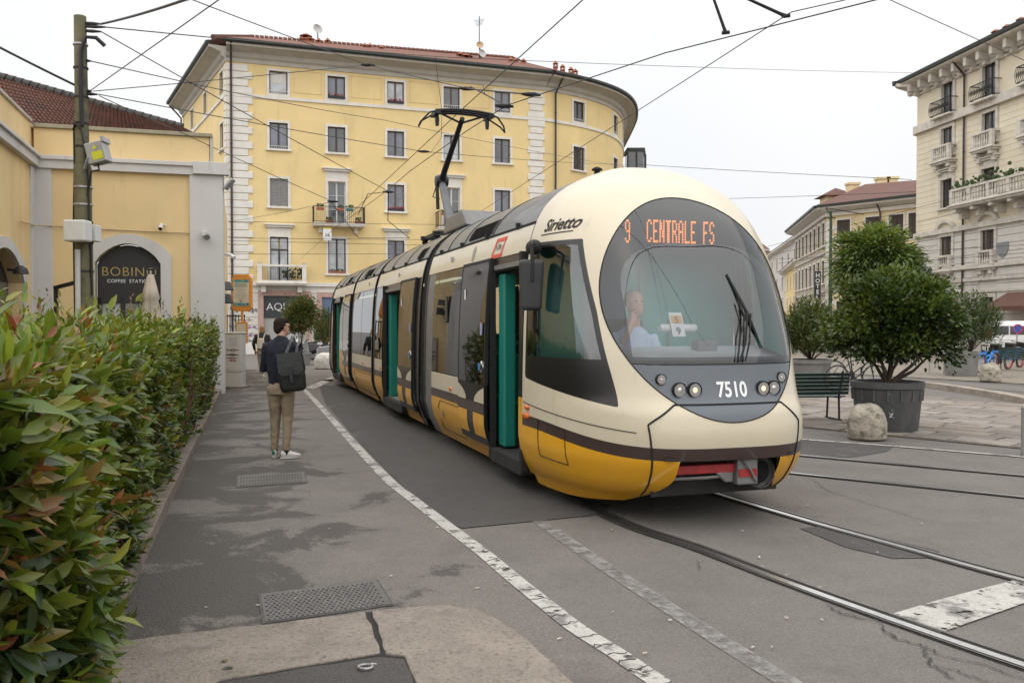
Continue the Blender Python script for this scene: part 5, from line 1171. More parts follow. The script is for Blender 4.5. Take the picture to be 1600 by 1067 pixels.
def win(y0, y1, sgn, T=None, z0=ZGL, z1=ZRS):
    q = side('window', y0+.02, y1-.02, z0+.01, z1-.01, sgn, G_SIDE, .0, T=T)
    for a, b in ((y0,y0+.035),(y1-.035,y1)):
        f_ = MB(T)
        zz = np.linspace(z0,z1,6); w = WZ(zz); vs = [(sgn*(w[k]-.004-e), yy, zz[k]) for yy in (a,b) for e in (0,.05) for k in range(6)]
        fs = [(k,12+k,12+k+1,k+1) for k in range(5)]+[(6+k,6+k+1,18+k+1,18+k) for k in range(5)]; f_.add(vs, fs); f_.build('window_frame', T_RUB, q, local=True)
    return q
def roofs(y0, y1, T=None, vents=(), seams=()):
    for sgn in (-1,1):
        q = side('roof_strip', y0, y1, ZRS, ZRT, sgn, T_CRM, .004, T=T, nz=5)
    n = 15; zz = [ZRT+.015+(3.28-ZRT-.015)*math.sin(k/n*math.pi/2) for k in range(n+1)]; pr = [(-float(WZ(z))-.002, z) for z in zz]; pr = pr+[(-x, z) for x, z in reversed(pr)]
    mb = MB(T); k = len(pr); mb.add([(x,y,z) for y in (y0,y1) for x,z in pr], [(i,i+1,k+i+1,k+i) for i in range(k-1)]); rf_ = mb.build('roof_shroud', T_ROOF, TRAM, local=True, smooth=40)
    for sgn in (-1,1):
        mb = MB(T); x = float(WZ(ZRT))+.008; mb.box(min(sgn*x,sgn*(x-.03)), max(sgn*x,sgn*(x-.03)), y0, y1, ZRT-.006, ZRT+.022); mb.build('drip_rail', T_RUB, rf_, local=True)
        yy = y0+.5
        while yy < y1-.2: mb = MB(T); mb.box(sgn*x-.02, sgn*x+.02, yy, yy+.05, ZRT, ZRT+.06); mb.build('clip', T_RUB, rf_, local=True); yy += 1.15
    for a, b in vents:
        for sgn in (-1,1):
            v = side('roof_vent', a, b, 2.76, 2.93, sgn, T_RUB, .012, rf_, T, nz=4, thick=.02)
            for kk in range(7): z = 2.775+.022*kk; w = float(WZ(z))+.020; mb = MB(T); mb.bar((sgn*w,a+.02,z),(sgn*w,b-.02,z),.012,.006); mb.build('vent_slat', T_UND, rf_, local=True)
    for yy in seams:
        mb = MB(T); mb.tube([(x*1.003,yy,z+.001) for x,z in pr], .006, 5, cap=False); mb.build('roof_seam', T_RUB, rf_, local=True)
    return rf_
def bellows(y0, y1, T=None):
    n = 10; zz = [.26+(3.24-.26)*k/(2*n) for k in range(2*n+1)]; pr = [(-float(WZ(z))+.03, z) for z in zz]; pr = pr+[(-x,z) for x,z in reversed(pr)]; k = len(pr); m_ = 8; vs = []
    for j in range(m_+1):
        f = 1-.045*(j % 2); yy = y0+(y1-y0)*j/m_; vs += [(x*f,yy,z if z < 3 else z-(1-f)*.5) for x,z in pr]
    mb = MB(T); mb.add(vs, [(j*k+i, j*k+i+1, (j+1)*k+i+1, (j+1)*k+i) for j in range(m_) for i in range(k-1)]); b = mb.build('bellows', T_RUB, TRAM, local=True)
    pr2 = [(x*1.03,z+(.02 if z > 3 else 0)) for x,z in pr]
    for yy in (y0-.05,y1): mb = MB(T); mb.add([(x,yv,z) for yv in (yy,yy+.06) for x,z in pr2], [(i,i+1,k+i+1,k+i) for i in range(k-1)]); o = mb.build('bellows_ring', T_BLK, b, local=True); sm = o.modifiers.new('thickness','SOLIDIFY'); sm.thickness = .03
def door_leaf(y0, y1, sgn, off=.04, T=None, stripe=True):
    """plug door leaf slid open along the outside"""
    q = side('door', y0, y1, .33, 1.02, sgn, T_BLK, off, T=T, thick=.035); g = side('pane', y0+.03, y1-.03, 1.02, 2.40, sgn, G_SIDE, off, q, T); bk = side('backing', y0+.03, y1-.03, 1.02, 2.40, sgn, T_BLK, off-.04, q, T)
    f_ = side('edge', y0, y0+.03, 1.02, 2.44, sgn, T_RUB, off+.002, q, T, thick=.04); side('edge', y1-.03, y1, 1.02, 2.44, sgn, T_RUB, off+.002, q, T, thick=.04); side('edge', y0+.03, y1-.03, 2.40, 2.44, sgn, T_RUB, off+.001, q, T, thick=.04)
    if stripe:
        w = y1-y0
        for a, b in ((y0+.02,y0+w*.40),(y0+w*.62,y1-.02)):
            side('door_skirt', a, b, .42, ZST-.01, sgn, T_YEL, off+.003, q, T); 
        for a, b, c in ((y0+.02,y0+w*.36,1),(y0+w*.66,y1-.02,-1)):
            mb = MB(T); n = 10; x = sgn*(float(WZ(.9))+off+.004); in_, out_ = (a,b) if c > 0 else (b,a); pts = [(x,in_,ZCR+.0),(x,out_,ZCR)]
            for k in range(n+1): t = k/n; pts.append((x, out_+(in_-out_)*(t**2.2), ZCR+.18*t))
            mb.poly(pts); mb.build('door_waist', T_CRM, q, local=True)
        side('door_stripe', y0+.02, y1-.02, ZST, ZCR-.005, sgn, T_BRN, off+.003, q, T)
    mb = MB(T); x = sgn*(float(WZ(1.3))+off+.006); mb.ball((x,y0+.12,1.22), .015, .05, .07, 6, 10); mb.build('door_button', T_CHR, q, local=True, smooth=60)
    mb = MB(T); mb.box(x-.002,x+.002,y0+.19,y0+.25,1.18,1.26); mb.build('sticker', flat('sticker_blue', (.03,.22,.50)), q, local=True); mb = MB(T); mb.box(x-.004,x+.001,y0+.10,y0+.16,1.58,1.72); mb.build('sticker', flat('sticker_violet', (.30,.30,.55)), q, local=True)
    mb = MB(T); x = sgn*(float(WZ(2.05))+off+.006); mb.box(x-.002,x+.002,y1-.28,y1-.23,2.0,2.12); mb.build('sticker', M_LETW, q, local=True)
def doorway(y0, y1, sgn, T=None, teal=True):
    """jambs, sill, lintel rail and the teal inner reveal"""
    mb = MB(T)
    for a, b in ((y0-.05,y0+.02),(y1-.02,y1+.05)): mb.box(min(sgn*1.13,sgn*1.195), max(sgn*1.13,sgn*1.195), a, b, .22, 2.43)
    q = mb.build('door_jamb', T_RUB, TRAM, local=True); mb = MB(T); mb.box(min(sgn*.9,sgn*1.19), max(sgn*.9,sgn*1.19), y0, y1, .18, .33); mb.build('door_sill', T_UND, q, local=True, bevel=.01); mb = MB(T); mb.box(min(sgn*.98,sgn*1.14), max(sgn*.98,sgn*1.14), y0, y1, 2.28, 2.42); mb.build('door_header', T_UND, q, local=True, bevel=.01)
    mb = MB(T); mb.box(min(sgn*1.0,sgn*1.16), max(sgn*1.0,sgn*1.16), y0+.05, y1-.05, 2.30, 2.35); mb.build('door_rail', T_GRM, q, local=True)
    if teal: mb = MB(T); mb.box(min(sgn*.96,sgn*1.10), max(sgn*.96,sgn*1.10), y1-.22, y1-.02, .35, 2.26); mb.build('inner_leaf', T_TEAL, q, local=True, bevel=.02)
    mb = MB(T); mb.tube([(sgn*.96,y1-.55,.4),(sgn*.96,y1-.55,2.2)], .018, 8); mb.build('grab_pole', T_POLE, q, local=True); return q
L_, R_ = -1, 1
# section 1 behind the cab
lower(4.31, 5.98, L_); win(4.28, 5.98, L_); door_leaf(3.13, 4.31, L_); doorway(2.08, 3.13, L_)
side('door_pillar', 1.93, 2.06, .98, 2.42, L_, T_BLK, .0, thick=.05); side('door_pillar_base', 1.93, 2.05, .22, .98, L_, T_YEL, .0)
side('header', 1.93, 4.31, 2.30, 2.43, L_, T_BLK, -.006); side('skirt_panel', 3.13, 4.31, ZSK, .36, L_, T_YEL); side('waist_backing', 3.13, 4.31, .36, ZGL, L_, T_BLK, -.01); win(3.16, 4.29, L_)
lower(1.95, 5.98, R_); win(2.1, 4.0, R_); win(4.0, 5.98, R_)
roofs(1.955, 6.42, vents=((3.55,4.55),), seams=(3.45,4.75,5.6))
for s_ in (L_,R_): side('end_post', 5.98, 6.42, ZSK, ZRT, s_, T_GRM, -.004, nz=12)
bellows(6.45, 6.86)
# section 2 with the double door and the pantograph
S2 = None; lower(10.25, 11.15, L_, hatch=False); win(10.25, 11.15, L_); doorway(8.42, 10.22, L_); door_leaf(7.22, 8.42, L_); side('end_post', 6.88, 7.24, ZSK, ZRS, L_, T_BLK, -.002); side('header', 7.2, 10.25, 2.30, 2.43, L_, T_BLK, -.006); side('skirt_panel', 7.22, 8.42, ZSK, .36, L_, T_YEL)
win(7.24, 8.42, L_); lower(6.88, 11.15, R_); win(6.9, 9.0, R_); win(9.0, 11.15, R_); roofs(6.9, 11.15, vents=((7.3,7.75),), seams=(8.6,10.0)); bellows(11.18, 11.46)
# section 3 on the middle bogie, section 4
lower(11.5, 14.5, L_); win(11.5, 13.0, L_); win(13.0, 14.5, L_); lower(11.5, 14.5, R_); win(11.5, 14.5, R_); roofs(11.5, 14.5, vents=((12.6,13.5),), seams=(12.2,13.8)); bellows(14.52, 14.8)
lower(14.85, 15.6, L_, hatch=False); win(16.1, 17.0, L_); door_leaf(14.85, 16.0, L_); doorway(17.0, 18.65, L_); side('header', 14.85, 18.8, 2.30, 2.43, L_, T_BLK, -.006); side('skirt_panel', 15.6, 17.0, ZSK, ZGL, L_, T_YEL); lower(14.85, 18.9, R_); win(14.85, 18.9, R_); roofs(14.85, 18.9, vents=((16.0,16.6),), seams=(15.6,17.6))
side('end_post', 18.68, 18.9, ZSK, ZRS, L_, T_YEL)
bellows(18.92, 19.3)
# section 5: the rear cab, swung right on the curve
a5 = R(17); T5 = lambda x,y,z: (x*math.cos(a5)+(y-19)*math.sin(a5), 19+(y-19)*math.cos(a5)-x*math.sin(a5), z)
for s_ in (L_,R_): lower(19.35, 24.0, s_, T5); win(19.35, 21.6, s_, T5); win(21.6, 24.0, s_, T5)
roofs(19.35, 24.0, T5); V5, F5 = nose_grid(60, 80); V5 = V5*np.array([1,-1,1])+np.array([0,25.95,0])
r5 = cut((V5,F5), lambda x,y,z: z-.2); q = mesh_part('rear_shell', cut(r5, lambda x,y,z: z-.7), T_CRM, TRAM, T=T5); mesh_part('rear_skirt', cut(r5, lambda x,y,z: .7-z), T_YEL, q, T=T5)
# floor, ceiling, underframe, bogies
for y0, y1, T in ((.95,6.4,None),(6.9,11.15,None),(11.5,14.5,None),(14.85,18.9,None),(19.35,25,T5)):
    mb = MB(T); mb.box(-1.1 if y0 > 1 else -.86, 1.1 if y0 > 1 else .86, y0, y1, .28, .35); mb.build('floor', T_FLOOR, TRAM, local=True); mb = MB(T); mb.box(-1.05,1.05,max(y0,1.95),y1,2.46,2.5); mb.build('ceiling', T_CEIL, TRAM, local=True)
    mb = MB(T); mb.box(-.85,.85,y0+.35,y1-.2,.17,.28); mb.build('underframe', T_UND, TRAM, local=True)
LAMP_T = emit('saloon_light', (.95,1,.75), 1.2)
for y0, y1 in ((2.6,5.8),(7.3,10.8),(11.8,14.2),(15.2,18.4)): mb = MB(); mb.box(-.5,-.42,y0,y1,2.43,2.455); mb.build('saloon_light', LAMP_T, TRAM, local=True)
for yc in (3.9, 13.0, 22.0):
    for dy in (-.8,.8):
        for s_ in (-1,1):
            mb = MB(); mb.lathe([(.33,-.05),(.33,.05),(.29,.06),(.1,.06)], 20, (s_*.73,yc+dy,.33), 'x'); w_ = mb.build('wheel', T_UND, TRAM, local=True) if yc < 20 else None
# interior: cab bulkhead, dashboard, seats, poles, partitions
mb = MB(); mb.box(-.62,-.15,1.80,1.84,.35,2.46); mb.build('bulkhead', T_INT, TRAM, local=True); mb = MB(); mb.box(-1.08,-.62,1.80,1.84,.35,2.46); mb.build('bulkhead', mat('bulkhead_teal_lit', (.10,.42,.36), .5, var=.05), TRAM, local=True); mb = MB(); mb.box(-.15,1.08,1.80,1.84,.35,2.46); mb.build('bulkhead', mat('bulkhead_teal_lit', (.10,.42,.36), .5, var=.05), TRAM, local=True)  # tram teal lightened for these bulkheads, the lit cab put into the colour
mb = MB(); mb.box(-.02,.0,1.78,1.80,.4,2.3); mb.box(.3,.32,1.785,1.80,1.3,1.75); mb.build('cab_door_edge', T_GRM, TRAM, local=True)
dx_ = [-.86,-.7,-.45,-.15,.15,.45,.7,.86]; fr_ = [(x, float(nose_y(np.array(x),np.array(1.40)))+.05, 1.40) for x in dx_]; bk_ = [(x*.98, max(.95, p[1]+.05), 1.50) for x, p in zip(dx_, fr_)]; nq = len(dx_)
mb = MB(); mb.add(fr_+bk_+[(p[0],p[1]+.02,.6) for p in bk_], [(i,i+1,nq+i+1,nq+i) for i in range(nq-1)]+[(nq+i,nq+i+1,2*nq+i+1,2*nq+i) for i in range(nq-1)]); mb.build('dashboard', mat('dash_grey', (.44,.48,.50), .55, var=.04), TRAM, local=True)
mb = MB(); mb.box(-.0,.2,.66,.80,1.44,1.56); mb.build('console_screen', mat('console_dark', (.10,.105,.11), .5), TRAM, local=True, bevel=.02)
mb = MB(); mb.lathe([(.028,-.17),(.035,-.15),(.035,.15),(.028,.17)], 14, (-.36,.38,1.67), 'x'); mb.build('sun_visor_roll', M_LETW, TRAM, local=True, smooth=50)
mb = MB(); mb.box(-.62,-.2,1.32,1.42,.9,1.75); mb.box(-.62,-.2,.95,1.4,.82,.92); mb.build('driver_seat', T_BLK, TRAM, local=True, bevel=.04)
mb = MB(); mb.add([(-.62,1.04,2.40),(.60,1.04,2.40),(.95,1.45,2.42),(.98,1.9,2.42),(-.98,1.9,2.42),(-.95,1.45,2.42)], [(0,1,2,3,4,5)]); mb.build('cab_ceiling', T_INT, TRAM, local=True)
for y in (3.4,4.2,5.0,5.7,7.5,8.0,10.6,11.9,12.7,13.5,14.2,15.2,15.9,16.5):
    for x in (-.72,.72):
        if x < 0 and (2 < y < 3.2 or 8.4 < y < 10.2): continue
        mb = MB(); mb.box(x-.22,x+.22,y-.22,y+.2,.75,.82); mb.box(x-.22,x+.22,y+.16,y+.22,.8,1.35); mb.box(x-.2,x+.2,y-.18,y+.15,.35,.75); mb.build('passenger_seat', T_TEAL, TRAM, local=True, bevel=.03)
for y in (2.3,3.3,4.6,5.6,7.6,8.6,10.0,12.2,13.6,15.6,17.2,18.3): mb = MB(); mb.tube([(.0,y,.35),(.0,y,2.46)], .02, 8); mb.build('grab_pole', T_POLE, TRAM, local=True)
mb = MB(); mb.box(-1.0,-.1,2.10,2.14,.35,1.5); mb.build('partition', T_TEAL, TRAM, local=True, bevel=.02); mb = MB(); mb.tube([(-.95,2.12,1.5),(-.95,2.12,2.2),(-.1,2.12,2.2),(-.1,2.12,1.5)], .018, 8); mb.build('partition_rail', T_POLE, TRAM, local=True)
# ---------------- destination display: lit dots
FONT = {'9':'0110 1001 1001 1001 0111 0001 0001 1001 0110','C':'0110 1001 1000 1000 1000 1000 1000 1001 0110','E':'1111 1000 1000 1000 1110 1000 1000 1000 1111','N':'1001 1101 1101 1101 1011 1011 1011 1001 1001','T':'1111 0110 0110 0110 0110 0110 0110 0110 0110','R':'1110 1001 1001 1001 1110 1010 1001 1001 1001','A':'0110 1001 1001 1001 1111 1001 1001 1001 1001','L':'1000 1000 1000 1000 1000 1000 1000 1000 1111','F':'1111 1000 1000 1000 1110 1000 1000 1000 1000','S':'0110 1001 1000 1000 0110 0001 0001 1001 0110',' ':'0000 '*9}
LED = emit('led_orange', (1.0,.27,.05), 3.2); mb = MB(); mb.prism([(-.64,2.36),(.60,2.36),(.60,2.56),(.52,2.70),(-.56,2.70),(-.64,2.56)], 1.08, 1.11, 'y'); dsp = mb.build('destination_display', mat('display_black', (.035,.036,.040), .5), TRAM, local=True, label='dark dot-matrix display reading 9 CENTRALE FS')
mb = MB(); pit_x, pit_z = .0128, .0235
def led_text(s_, x0, z0):
    for c_, ch in enumerate(s_):
        for r_, row in enumerate(FONT[ch].split()):
            for k, b in enumerate(row):
                if b == '1': x = x0+c_*.0655+k*pit_x; z = z0-r_*pit_z; mb.box(x, x+pit_x*.8, 1.07, 1.076, z-pit_z*.8, z)
led_text('9', -.52, 2.655); led_text('CENTRALE FS', -.30, 2.665); mb.build('led_lettering', LED, dsp, local=True, kind='stuff')
# route card on the glass
cx, cz = -.40, 1.70; yy = lambda x,z: float(nose_y(np.array(x),np.array(z)))+.02
mb = MB(); a, b = .055, .10; mb.add([(cx-a,yy(cx-a,cz-b),cz-b),(cx+a,yy(cx+a,cz-b),cz-b),(cx+a,yy(cx+a,cz+b),cz+b),(cx-a,yy(cx-a,cz+b),cz+b)], [(0,1,2,3)]); rc = mb.build('route_card', M_LETW, TRAM, local=True)
mb = MB(); mb.add([(cx-a*.8,yy(cx-a,cz+.01)-.003,cz+.01),(cx+a*.8,yy(cx+a,cz+.01)-.003,cz+.01),(cx+a*.8,yy(cx+a,cz+.075)-.003,cz+.075),(cx-a*.8,yy(cx-a,cz+.075)-.003,cz+.075)], [(0,1,2,3)]); mb.build('card_field', flat('card_orange', (.70,.36,.10)), rc, local=True)
nose_text('card_figure', '5', cx, cz+.015, .075, M_SIGND, 1, rc); nose_text('card_figure', '9', cx, cz-.08, .085, M_SIGND, 1, rc)
for o in rc.children[1:]:
    for v in o.data.vertices: v.co.y += .018
# wipers
def on(x, z, o): p = on_nose(x, z, o); return p
mb = MB(); mb.tube([on(.10,1.39,.02), on(.16,1.55,.05), on(.24,1.80,.06), on(.235,1.86,.04)], .010, 6); mb.tube([on(.15,1.39,.02), on(.20,1.55,.05), on(.27,1.79,.06)], .008, 6); wp = mb.build('wiper_arm', T_RUB, TRAM, local=True)
mb = MB(); mb.tube([on(.17,2.14,.012), on(.25,1.82,.03), on(.345,1.50,.012)], [.006,.016,.006], 6); mb.build('wiper_blade', T_RUB, wp, local=True); mb = MB(); mb.tube([on(.07,1.39,.02), on(.13,1.60,.04), on(.21,1.76,.05), on(.19,1.9,.03)], .007, 6); mb.build('wiper_link', T_RUB, wp, local=True)
# mirror
def mirror(s_):
    mb = MB(); c0_ = (s_*1.14,1.60,2.44); mb.ball((s_*1.21,1.62,2.43), .07, .14, .075, 8, 14); mb.tube([(s_*1.10,1.78,2.45),(s_*1.25,1.55,2.47),(s_*1.30,1.42,2.44),(s_*1.30,1.40,2.1)], .018, 8); q = mb.build('mirror_arm', T_RUB, TRAM, local=True, smooth=50)
    mb = MB(); mb.taper((s_*1.29,1.46), 1.83, .095, .045, 2.30, .115, .06); mb.build('mirror', mat('mirror_plastic', (.030,.031,.033), .5, var=.1), q, local=True, bevel=.035, seg=4)
mirror(-1)
# logos on the strip
def strip_text(name, body, y, z, size, m, shear=0, sx=1, sgn=-1, off=.010, bold=0):
    w = float(WZ(z)); M = frame_m((sgn*(w+off), y, z), (0,-1,0), (.16*-sgn*0,0,1)); return text_mesh(name, body, size, m, TRAM, M, .001, shear=shear, sx=sx, bold=bold)
def shell_text(name, body, yc, zc, size, m, shear=0.0, bold=0.0):
    o = text_mesh(name, body, size, m, TRAM, Matrix(), .0005, shear=shear, bold=bold); q = [ylev(-1, yc-v.co.x, yc-v.co.x, zc+v.co.y, zc+v.co.y, 1, .006)[0] for v in o.data.vertices]
    for v, p in zip(o.data.vertices, q): v.co = p
    return o
shell_text('logo_lettering', 'Sirietto', 1.42, 2.585, .165, flat('logo_dark', (.055,.045,.05)), .25, .003)
mb = MB(); mb.tube(ylev(-1, 1.70, 1.22, 2.555, 2.555, 10, .002), .006, 5); mb.build('logo_underline', flat('logo_dark', (.055,.045,.05)), TRAM, local=True)
strip_text('logo_lettering', 'ATM', 3.0, 2.52, .095, flat('logo_dark', (.055,.045,.05)), .3)
M_LR = flat('logo_red', (.55,.07,.04)); mb = MB()
for p in ([(2.78,2.655),(3.14,2.655),(3.16,2.615),(2.80,2.615)],[(2.83,2.475),(3.22,2.475),(3.24,2.435),(2.85,2.435)],[(2.78,2.655),(2.83,2.655),(2.90,2.475),(2.85,2.475)],[(3.10,2.655),(3.16,2.655),(3.24,2.475),(3.18,2.475)]):
    mb.poly([(-(float(WZ(z))+.009), y, z) for y, z in p])
mb.build('logo_frame', M_LR, TRAM, local=True)
mb = MB(); q = [(4.05,2.66),(4.12,2.60),(4.10,2.50),(4.05,2.46),(4.0,2.50),(3.98,2.60)]; mb.poly([(-(float(WZ(z))+.009), y, z) for y, z in q]); mb.build('city_crest', flat('crest_grey', (.30,.29,.25)), TRAM, local=True)
for y in (5.1, 12.3, 8.9): strip_text('fleet_number', '7510', y, 2.53, .10, flat('logo_dark', (.055,.045,.05)), .0, .8)
# validator seen in the window: blue plate
mb = MB(); x = -(float(WZ(1.9))+.004); mb.box(x-.02,x,5.05,5.16,1.72,2.08); mb.build('door_control', T_BLK, TRAM, local=True, bevel=.01)
# ---------------- pantograph
M_PAN = mat('pantograph_dark', (.022,.024,.026), .45, metal=.5, var=.15)
pg = MB(); pg.box(-.5,.5,9.0,9.08,3.30,3.37); pg.box(-.5,.5,10.0,10.08,3.30,3.37); pg.box(-.45,-.38,9.0,10.1,3.30,3.36); pg.box(.38,.45,9.0,10.1,3.30,3.36)
for x in (-.42,.42):
    for y in (9.04,10.04): pg.lathe([(.05,3.22),(.07,3.25),(.045,3.27),(.07,3.29),(.05,3.31)], 10, (x,y,0))
pgo = pg.build('pantograph', M_PAN, TRAM, local=True)
mb = MB(); mb.tube([(0,9.55,3.36),(0,9.95,3.9),(0,10.45,4.50)], [.10,.085,.07], 10); mb.build('lower_arm', mat('pantograph_grey', (.14,.145,.15), .5, metal=.4), pgo, local=True, smooth=50)
mb = MB(); mb.tube([(.0,10.47,4.47),(0,10.2,4.66),(0,8.85,5.36)], [.075,.06,.045], 10); mb.lathe([(.10,-.12),(.12,-.05),(.12,.05),(.10,.12)], 12, (0,10.45,4.5), 'x'); mb.tube([(-.1,10.5,4.4),(-.16,10.52,4.2),(-.05,10.4,4.15)], .012, 5); mb.build('upper_arm', M_PAN, pgo, local=True, smooth=50)
mb = MB(); mb.tube([(.06,9.75,3.36),(.05,10.38,4.42)], .018, 6); mb.tube([(-.09,10.45,4.42),(-.08,10.42,3.95)], .035, 8); mb.build('coupling_rod', M_PAN, pgo, local=True)
mb = MB(); mb.tube([(0,8.95,5.30),(-.38,8.85,5.42)], .02, 6); mb.tube([(0,8.95,5.30),(.38,8.85,5.42)], .02, 6); mb.build('head_strut', M_PAN, pgo, local=True)
for dy in (-.14,0,.14):
    mb = MB(); mb.tube([(-.52,8.85+dy,5.44),(-.26,8.85+dy,5.47),(0,8.85+dy,5.48),(.26,8.85+dy,5.47),(.52,8.85+dy,5.44)], .03, 6, flat=.8); mb.build('contact_strip', M_PAN, pgo, local=True)
for s_ in (-1,1):
    mb = MB(); mb.tube([(s_*.50,8.71,5.43),(s_*.62,8.73,5.40),(s_*.75,8.78,5.26),(s_*.79,8.85,5.17),(s_*.74,8.95,5.28),(s_*.50,8.99,5.43)], .016, 6); mb.box(min(s_*.44,s_*.54),max(s_*.44,s_*.54),8.66,9.04,5.38,5.43); mb.lathe([(.03,5.2),(.04,5.3),(.03,5.4)], 8, (s_*.46,8.85,0)); mb.build('head_horn', M_PAN, pgo, local=True)
# equipment on the roof
mb = MB(); mb.prism([(8.5,3.25),(8.2,3.52),(7.2,3.52),(6.9,3.25)], -.45, .45, 'x'); mb.build('roof_unit', T_ROOF, TRAM, local=True, bevel=.03); mb = MB(); mb.lathe([(.03,3.1),(.03,3.28),(.055,3.285),(.055,3.30),(.02,3.32)], 12, (-.35,2.1,0)); mb.build('roof_beacon', T_RUB, TRAM, local=True)
# ================================================================ PEOPLE
M_SKIN = mat('skin', (.46,.27,.19), .55, var=.06, scale=6); M_NAVY = mat('knit_navy', (.007,.009,.020), .9, var=.25, scale=14, bump=.5, bscale=120); M_CHINO = mat('cotton_khaki', (.285,.222,.148), .85, var=.12, scale=7, bump=.4, bscale=60)
M_HAIRB = mat('hair_brown', (.020,.013,.009), .8, var=.4, scale=40, bump=.5, bscale=90, stretch=(1,1,.3), spec=.15); M_HAIRL = mat('hair_blond', (.30,.19,.08), .55, var=.35, scale=30, bump=.7, bscale=80, stretch=(1,1,.3))
M_SHOE = mat('leather_white', (.62,.60,.57), .5, var=.08, scale=9); M_SOLE = flat('rubber_sole', (.50,.49,.46), .7); M_SOCK = flat('sock_dark', (.015,.015,.02), .9); M_GREENSH = flat('heel_green', (.03,.16,.09), .6)
M_BAG = mat('backpack_black', (.009,.012,.010), .6, var=.25, scale=9, bump=.35, bscale=50); M_JACK = mat('jacket_charcoal', (.028,.028,.034), .8, var=.2, scale=9, bump=.4); M_JEAN = mat('trousers_pale', (.38,.36,.33), .85, var=.1, scale=9); M_SHIRT = mat('shirt_blue', (.42,.50,.62), .8, var=.06, scale=8, bump=.3); M_BAGW = mat('backpack_cream', (.62,.58,.50), .7, var=.08)
V3 = Vector
def hand(mb, w, d, side, s_=1.0):
    """palm at w pointing along d with four bent fingers and a thumb from its side"""
    w = V3(w); d = V3(d).normalized(); a = d.cross(V3((0,0,1)))
    if a.length < .1: a = V3((1,0,0))
    a.normalize(); n_ = a.cross(d).normalized()
    mb.limb([(w, .026*s_, .022*s_), (w+d*.04*s_, .038*s_, .016*s_), (w+d*.085*s_, .040*s_, .014*s_)], 10)
    for k, (o, l_) in enumerate(((-.028,.065),(-.010,.078),(.010,.072),(.028,.055))):
        p = w+d*.08*s_+a*o*s_; mb.tube([p, p+d*l_*.45*s_-n_*.006, p+d*l_*.8*s_-n_*.022*s_, p+d*l_*.9*s_-n_*.04*s_], [.0095*s_,.009*s_,.008*s_,.007*s_], 7)
    p = w+d*.025*s_+a*(-side)*.034*s_; mb.tube([p, p+d*.03*s_+a*(-side)*.022*s_-n_*.01, p+d*.06*s_+a*(-side)*.022*s_-n_*.022], [.012*s_,.0105*s_,.008*s_], 7)
